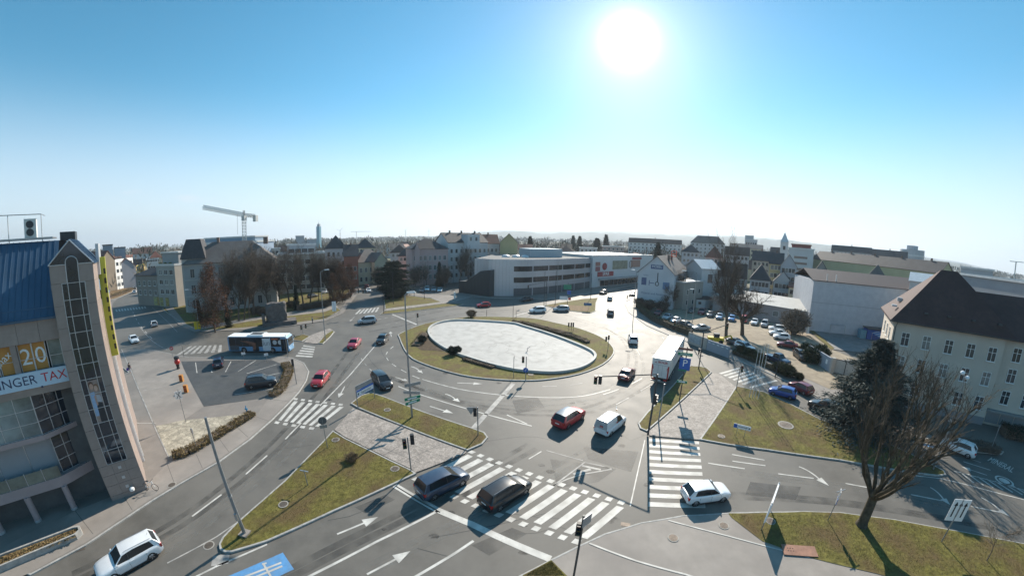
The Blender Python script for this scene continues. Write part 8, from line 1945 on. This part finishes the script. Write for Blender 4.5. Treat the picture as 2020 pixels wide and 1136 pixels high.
# person on the plaza
def person(pos, rz, label, top, legs, skin=(0.45, 0.28, 0.2), H=1.72, group=None, z=.13):
    """walking figure grown from a skeleton, clothes as children"""
    o = thing('person', label, 'person', (pos[0], pos[1], z), rz, group)
    def skinned(name, pts, edges, rad, m):
        me = bpy.data.meshes.new(name); me.from_pydata([Vector(p) * (H / 1.72) for p in pts], edges, []); ob = bpy.data.objects.new(name, me); COL.objects.link(ob); md = ob.modifiers.new('s', 'SKIN'); 
        for i, v in enumerate(me.skin_vertices[0].data): v.radius = rad[i] if isinstance(rad[i], tuple) else (rad[i], rad[i]); v.use_root = (i == 0)
        sb_ = ob.modifiers.new('d', 'SUBSURF'); sb_.levels = 1; sb_.render_levels = 1; dg = bpy.context.evaluated_depsgraph_get(); dg.update(); m2 = bpy.data.meshes.new_from_object(ob.evaluated_get(dg)); m2.name = name; m2.materials.clear(); m2.materials.append(m); m2.polygons.foreach_set('use_smooth', [True] * len(m2.polygons)); bpy.data.objects.remove(ob); return link(name, m2, o)
    sk = mat('skin', skin, 0.6, var=0.05)
    # body: pelvis, spine, neck, head, arms, legs in mid stride
    pts = [(0, 0, .92), (0, 0, 1.15), (.01, 0, 1.40), (.02, 0, 1.50), (.03, 0, 1.60), (.03, 0, 1.70), (0, .18, 1.40), (-.06, .23, 1.14), (.05, .24, .92), (0, -.18, 1.40), (.05, -.23, 1.14), (.16, -.23, .94), (.02, .09, .88), (.12, .10, .48), (.02, .10, .08), (.14, .10, .04), (-.02, -.09, .88), (-.02, -.10, .48), (-.2, -.10, .12), (-.10, -.10, .05)]
    ed = [(0, 1), (1, 2), (2, 3), (3, 4), (4, 5), (2, 6), (6, 7), (7, 8), (2, 9), (9, 10), (10, 11), (0, 12), (12, 13), (13, 14), (14, 15), (0, 16), (16, 17), (17, 18), (18, 19)]
    rad = [.13, .125, .12, .055, .095, .06, .06, .045, .035, .06, .045, .035, .085, .058, .04, .035, .085, .058, .04, .035]
    skinned('body', pts, ed, rad, sk)
    skinned('jacket', pts[:3] + [pts[6], pts[7], pts[9], pts[10]] + [(0, 0, .84)], [(0, 1), (1, 2), (2, 3), (3, 4), (2, 5), (5, 6), (0, 7)], [.17, .155, .15, .085, .065, .085, .065, .17], top)
    skinned('trousers', [pts[0], pts[12], pts[13], pts[14], pts[16], pts[17], pts[18]], [(0, 1), (1, 2), (2, 3), (0, 4), (4, 5), (5, 6)], [.15, .105, .075, .06, .105, .075, .06], legs)
    MB().lathe([(.02, 1.74), (.09, 1.72), (.11, 1.64), (.09, 1.56)], (.015, 0, 0), 10).build('hair', mat('dark_hair', (0.03, 0.02, 0.015), 0.7), o); return o


person(G(258, 737), R(100), 'person in dark jacket with purple bag walking on the plaza', mat('dark_jacket', (0.05, 0.03, 0.04), 0.8), mat('grey_trousers', (0.25, 0.25, 0.28), 0.8)); g = G(256, 733, .9); o = thing('bag', 'purple bag carried by the person on the plaza', 'bag', (G(258, 737).x - .15, G(258, 737).y - .32, .62)); MB().lathe([(.05, 0), (.2, .05), (.22, .3), (.12, .45)], n=10).build('sack', mat('purple_bag', (0.12, 0.05, 0.28), 0.7), o); MB().path([(-.1, 0, .42), (0, 0, .62), (.1, 0, .42)], .02, 4).build('strap', MATS['purple_bag'], o)
JK = [mat('jacket_%d' % i, c, 0.8) for i, c in enumerate(((.03, .03, .04), (.2, .2, .22), (.15, .03, .03)))]
for i, (b, lab) in enumerate((((1237, 592), 'pedestrian on the left of two at the glaring street kerb'), ((1241, 590), 'pedestrian on the right of two at the glaring street kerb'), ((694, 586), 'dark pedestrian on the park pavement at the street bend'), ((707, 580), 'pedestrian by the street before the cream villa'), ((617, 640), 'pedestrian on the park pavement behind the signal post'))): person(G(*b), rng.uniform(0, 6), lab, JK[i % 3], JK[0], group='far pedestrians')
# stone monument, stone planter, kiosk walls, digger
ST = mat('rough_stone', (0.12, 0.105, 0.097), 0.9, var=0.4, scale=1.2, bump=1.0, bscale=3, detail=8); g = G(548, 640); o = thing('stone_monument', 'rough grey stone block monument on a plinth in the park', 'monument', (g.x, g.y, .12), math.atan2(g.y, g.x) - math.pi / 2)
bm = bmesh.new(); bmesh.ops.create_icosphere(bm, subdivisions=4, radius=1.0)
for v in bm.verts:
    p = v.co.copy(); q = Vector([max(-.72, min(.72, c)) for c in p]); f_ = 1 + .12 * noise.noise(p * 1.7) + .07 * noise.noise(p * 5); v.co = Vector((q.x * 3.4 * f_, q.y * 2.0 * f_, q.z * 3.7 * f_ + 2.6))
me = bpy.data.meshes.new('boulder'); bm.to_mesh(me); bm.free(); me.materials.append(ST); link('boulder', me, o); MB().box((-3.6, -2.2, 0), (4.6, 2.0, .9)).build('plinth', ST, o); MB().box((-3.6, -1.8, .9), (-2.9, -.8, 3.0)).build('side_stone', ST, o)
pl = [(-30, 1127), (0, 1108), (150, 1050), (163, 1048), (166, 1056), (155, 1066), (0, 1133), (-30, 1146)]; P = ccw([Vector(p[:2]) for p in px(pl)]); c0 = P[0].copy(); o = thing('stone_planter', 'long low stone planter with brown leaves beside the footway bottom left', 'planter', (c0.x, c0.y, .12)); P = [p - c0 for p in P]; I = inset(P, .16); n = len(P)
MB().add([(p.x, p.y, 0) for p in P] + [(p.x, p.y, .5) for p in P] + [(p.x, p.y, .5) for p in I] + [(p.x, p.y, .3) for p in I], [(k * n + i, k * n + (i + 1) % n, (k + 1) * n + (i + 1) % n, (k + 1) * n + i) for k in range(3) for i in range(n)]).build('wall', KERB, o); MB().poly([(p.x, p.y, .36) for p in inset(P, .14)]).build('leaf_bed', LITTER, o)
r_ = random.Random(8); lf = MB()
for i in range(900):
    t = r_.random(); a = G(5 + 150 * t, 1117 - 58 * t + r_.uniform(-6, 10)); q = Vector((a.x - c0.x, a.y - c0.y, .37 + r_.uniform(0, .05))); sliver(lf, q, Vector((r_.gauss(0, 1), r_.gauss(0, 1), r_.gauss(0, .3))), .16, .05, r_)
lf.build('fallen_leaves', DRYS, o, kind='stuff')
a, b = G(1356, 676), G(1392, 690); o, w = site('poster_wall', 'low wall with weathered posters by the signal mast', a, b, 'wall'); walls(o, 0, w, 0, .25, 2.3, wallm('dirty_white', (0.42, 0.40, 0.36)));  MB().box((.5, -.04, .5), (w * .7, 0, 2.0)).build('poster', mat('poster_faded', (0.30, 0.36, 0.40), 0.7, var=0.4, scale=1.5), o)
a, b = G(1393, 690), G(1436, 706); o, w = site('concrete_wall', 'blue grey concrete wall with white caps beside the gravel yard', a, b, 'wall'); walls(o, 0, w, 0, .25, 2.1, WALLB)
for i in range(5): MB().box((w * (i + .5) / 5 - .25, -.06, 1.6), (w * (i + .5) / 5 + .25, 0, 1.75)).build('reflector', WHITE, o)
g = G(1415, 678); o = thing('yellow_machine', 'yellow construction machine parked behind the concrete wall', 'machine', (g.x, g.y, .13), R(-25)); YM = mat('machine_yellow', (0.62, 0.43, 0.02), 0.45, var=0.12)
MB().box((-2.2, -.7, .5), (1.2, .7, 1.3)).build('body', YM, o); MB().box((-1.0, -.6, 1.3), (.2, .6, 2.1)).build('cab', DARKST, o); MB().path([(1.0, 0, 1.2), (2.6, 0, 1.9), (3.4, 0, .6)], .16, 6).build('boom', YM, o)
for x in (-1.5, .6):
    for s in (-1, 1): MB().lathe([(.45, -.15), (.45, .15)], n=14, M=Matrix.Translation((x, s * .75, .45)) @ Mx).build('wheel', RUBBER, o)
o = thing('brick_slab', 'reddish brick slab set in the edge of the bottom right lawn', 'slab', G(1577, 1086, .135), R(-24)); MB().box((-1.3, -.5, 0), (1.3, .5, .06)).build('slab', mat('brick_red_slab', (0.28, 0.15, 0.105), 0.85, var=0.25, scale=2), o)
for x in (-.9, -.7, -.5):
    for y in (-.1, .15): MB().lathe([(.04, .06), (.04, .075)], (x, y, 0), 8).build('hole', BLACK, o)
# grass tufts on the near lawns: short blades nobody could count
def tufts(pts, n, z, seed, label):
    P = [Vector(p[:2]) for p in px(pts)]; r_ = random.Random(seed); mb = MB(); xs = [p.x for p in P]; ys = [p.y for p in P]; k = len(P); c = 0
    while c < n:
        x = r_.uniform(min(xs), max(xs)); y = r_.uniform(min(ys), max(ys)); ins = False; j = k - 1
        for i in range(k):
            if (P[i].y > y) != (P[j].y > y) and x < (P[j].x - P[i].x) * (y - P[i].y) / (P[j].y - P[i].y) + P[i].x: ins = not ins
            j = i
        if not ins: continue
        c += 1; sliver(mb, Vector((x, y, z)), Vector((r_.gauss(0, .6), r_.gauss(0, .6), 1)), r_.uniform(.03, .09), .011, r_)
    return mb.build('grass', mat('grass_blades', (0.19, 0.16, 0.055), 0.9, var=0.6, scale=1.2, coords='World', spec=0.15, big=(0.35, (0.15, 0.10, 0.04), 0.7)), kind='stuff', label=label)


tufts([(437, 1074), (450, 1086), (527, 1066), (657, 1008), (812, 934), (733, 894), (657, 854), (565, 950), (470, 1034)], 22000, .165, 1, 'short winter grass on the left grass triangle'); tufts([(697, 798), (733, 778), (838, 816), (956, 857), (950, 874), (922, 887), (790, 838)], 9000, .165, 2, 'short winter grass on the long planted island'); tufts([(1384, 866), (1453, 766), (1508, 777), (1618, 831), (1740, 873), (1858, 934), (1656, 906)], 26000, .19, 3, 'short winter grass on the big right lawn'); tufts([(1440, 1016), (1656, 1015), (1763, 1029), (2020, 1078), (2030, 1140), (1728, 1130), (1503, 1066)], 26000, .137, 4, 'grass on the bottom right lawn'); tufts([(1034, 1136), (1087, 1108), (1114, 1136)], 2500, .137, 5, 'grass in the small bottom corner lawn')
# ------------------------------------------------------------------ the hazy air
hz = MB().box((-9600, -9600, -12), (9600, 9600, 330)).build('haze', None or mat('haze_air'), kind='stuff', label='thin pale blue haze filling the air towards the hills')
hm = MATS['haze_air']; nt = hm.node_tree; nt.nodes.clear(); ou = nt.nodes.new('ShaderNodeOutputMaterial'); pv = nt.nodes.new('ShaderNodeVolumePrincipled'); pv.inputs['Color'].default_value = (0.80, 0.90, 1.0, 1); pv.inputs['Density'].default_value = 0.00018; pv.inputs['Anisotropy'].default_value = 0.3; nt.links.new(pv.outputs[0], ou.inputs['Volume'])
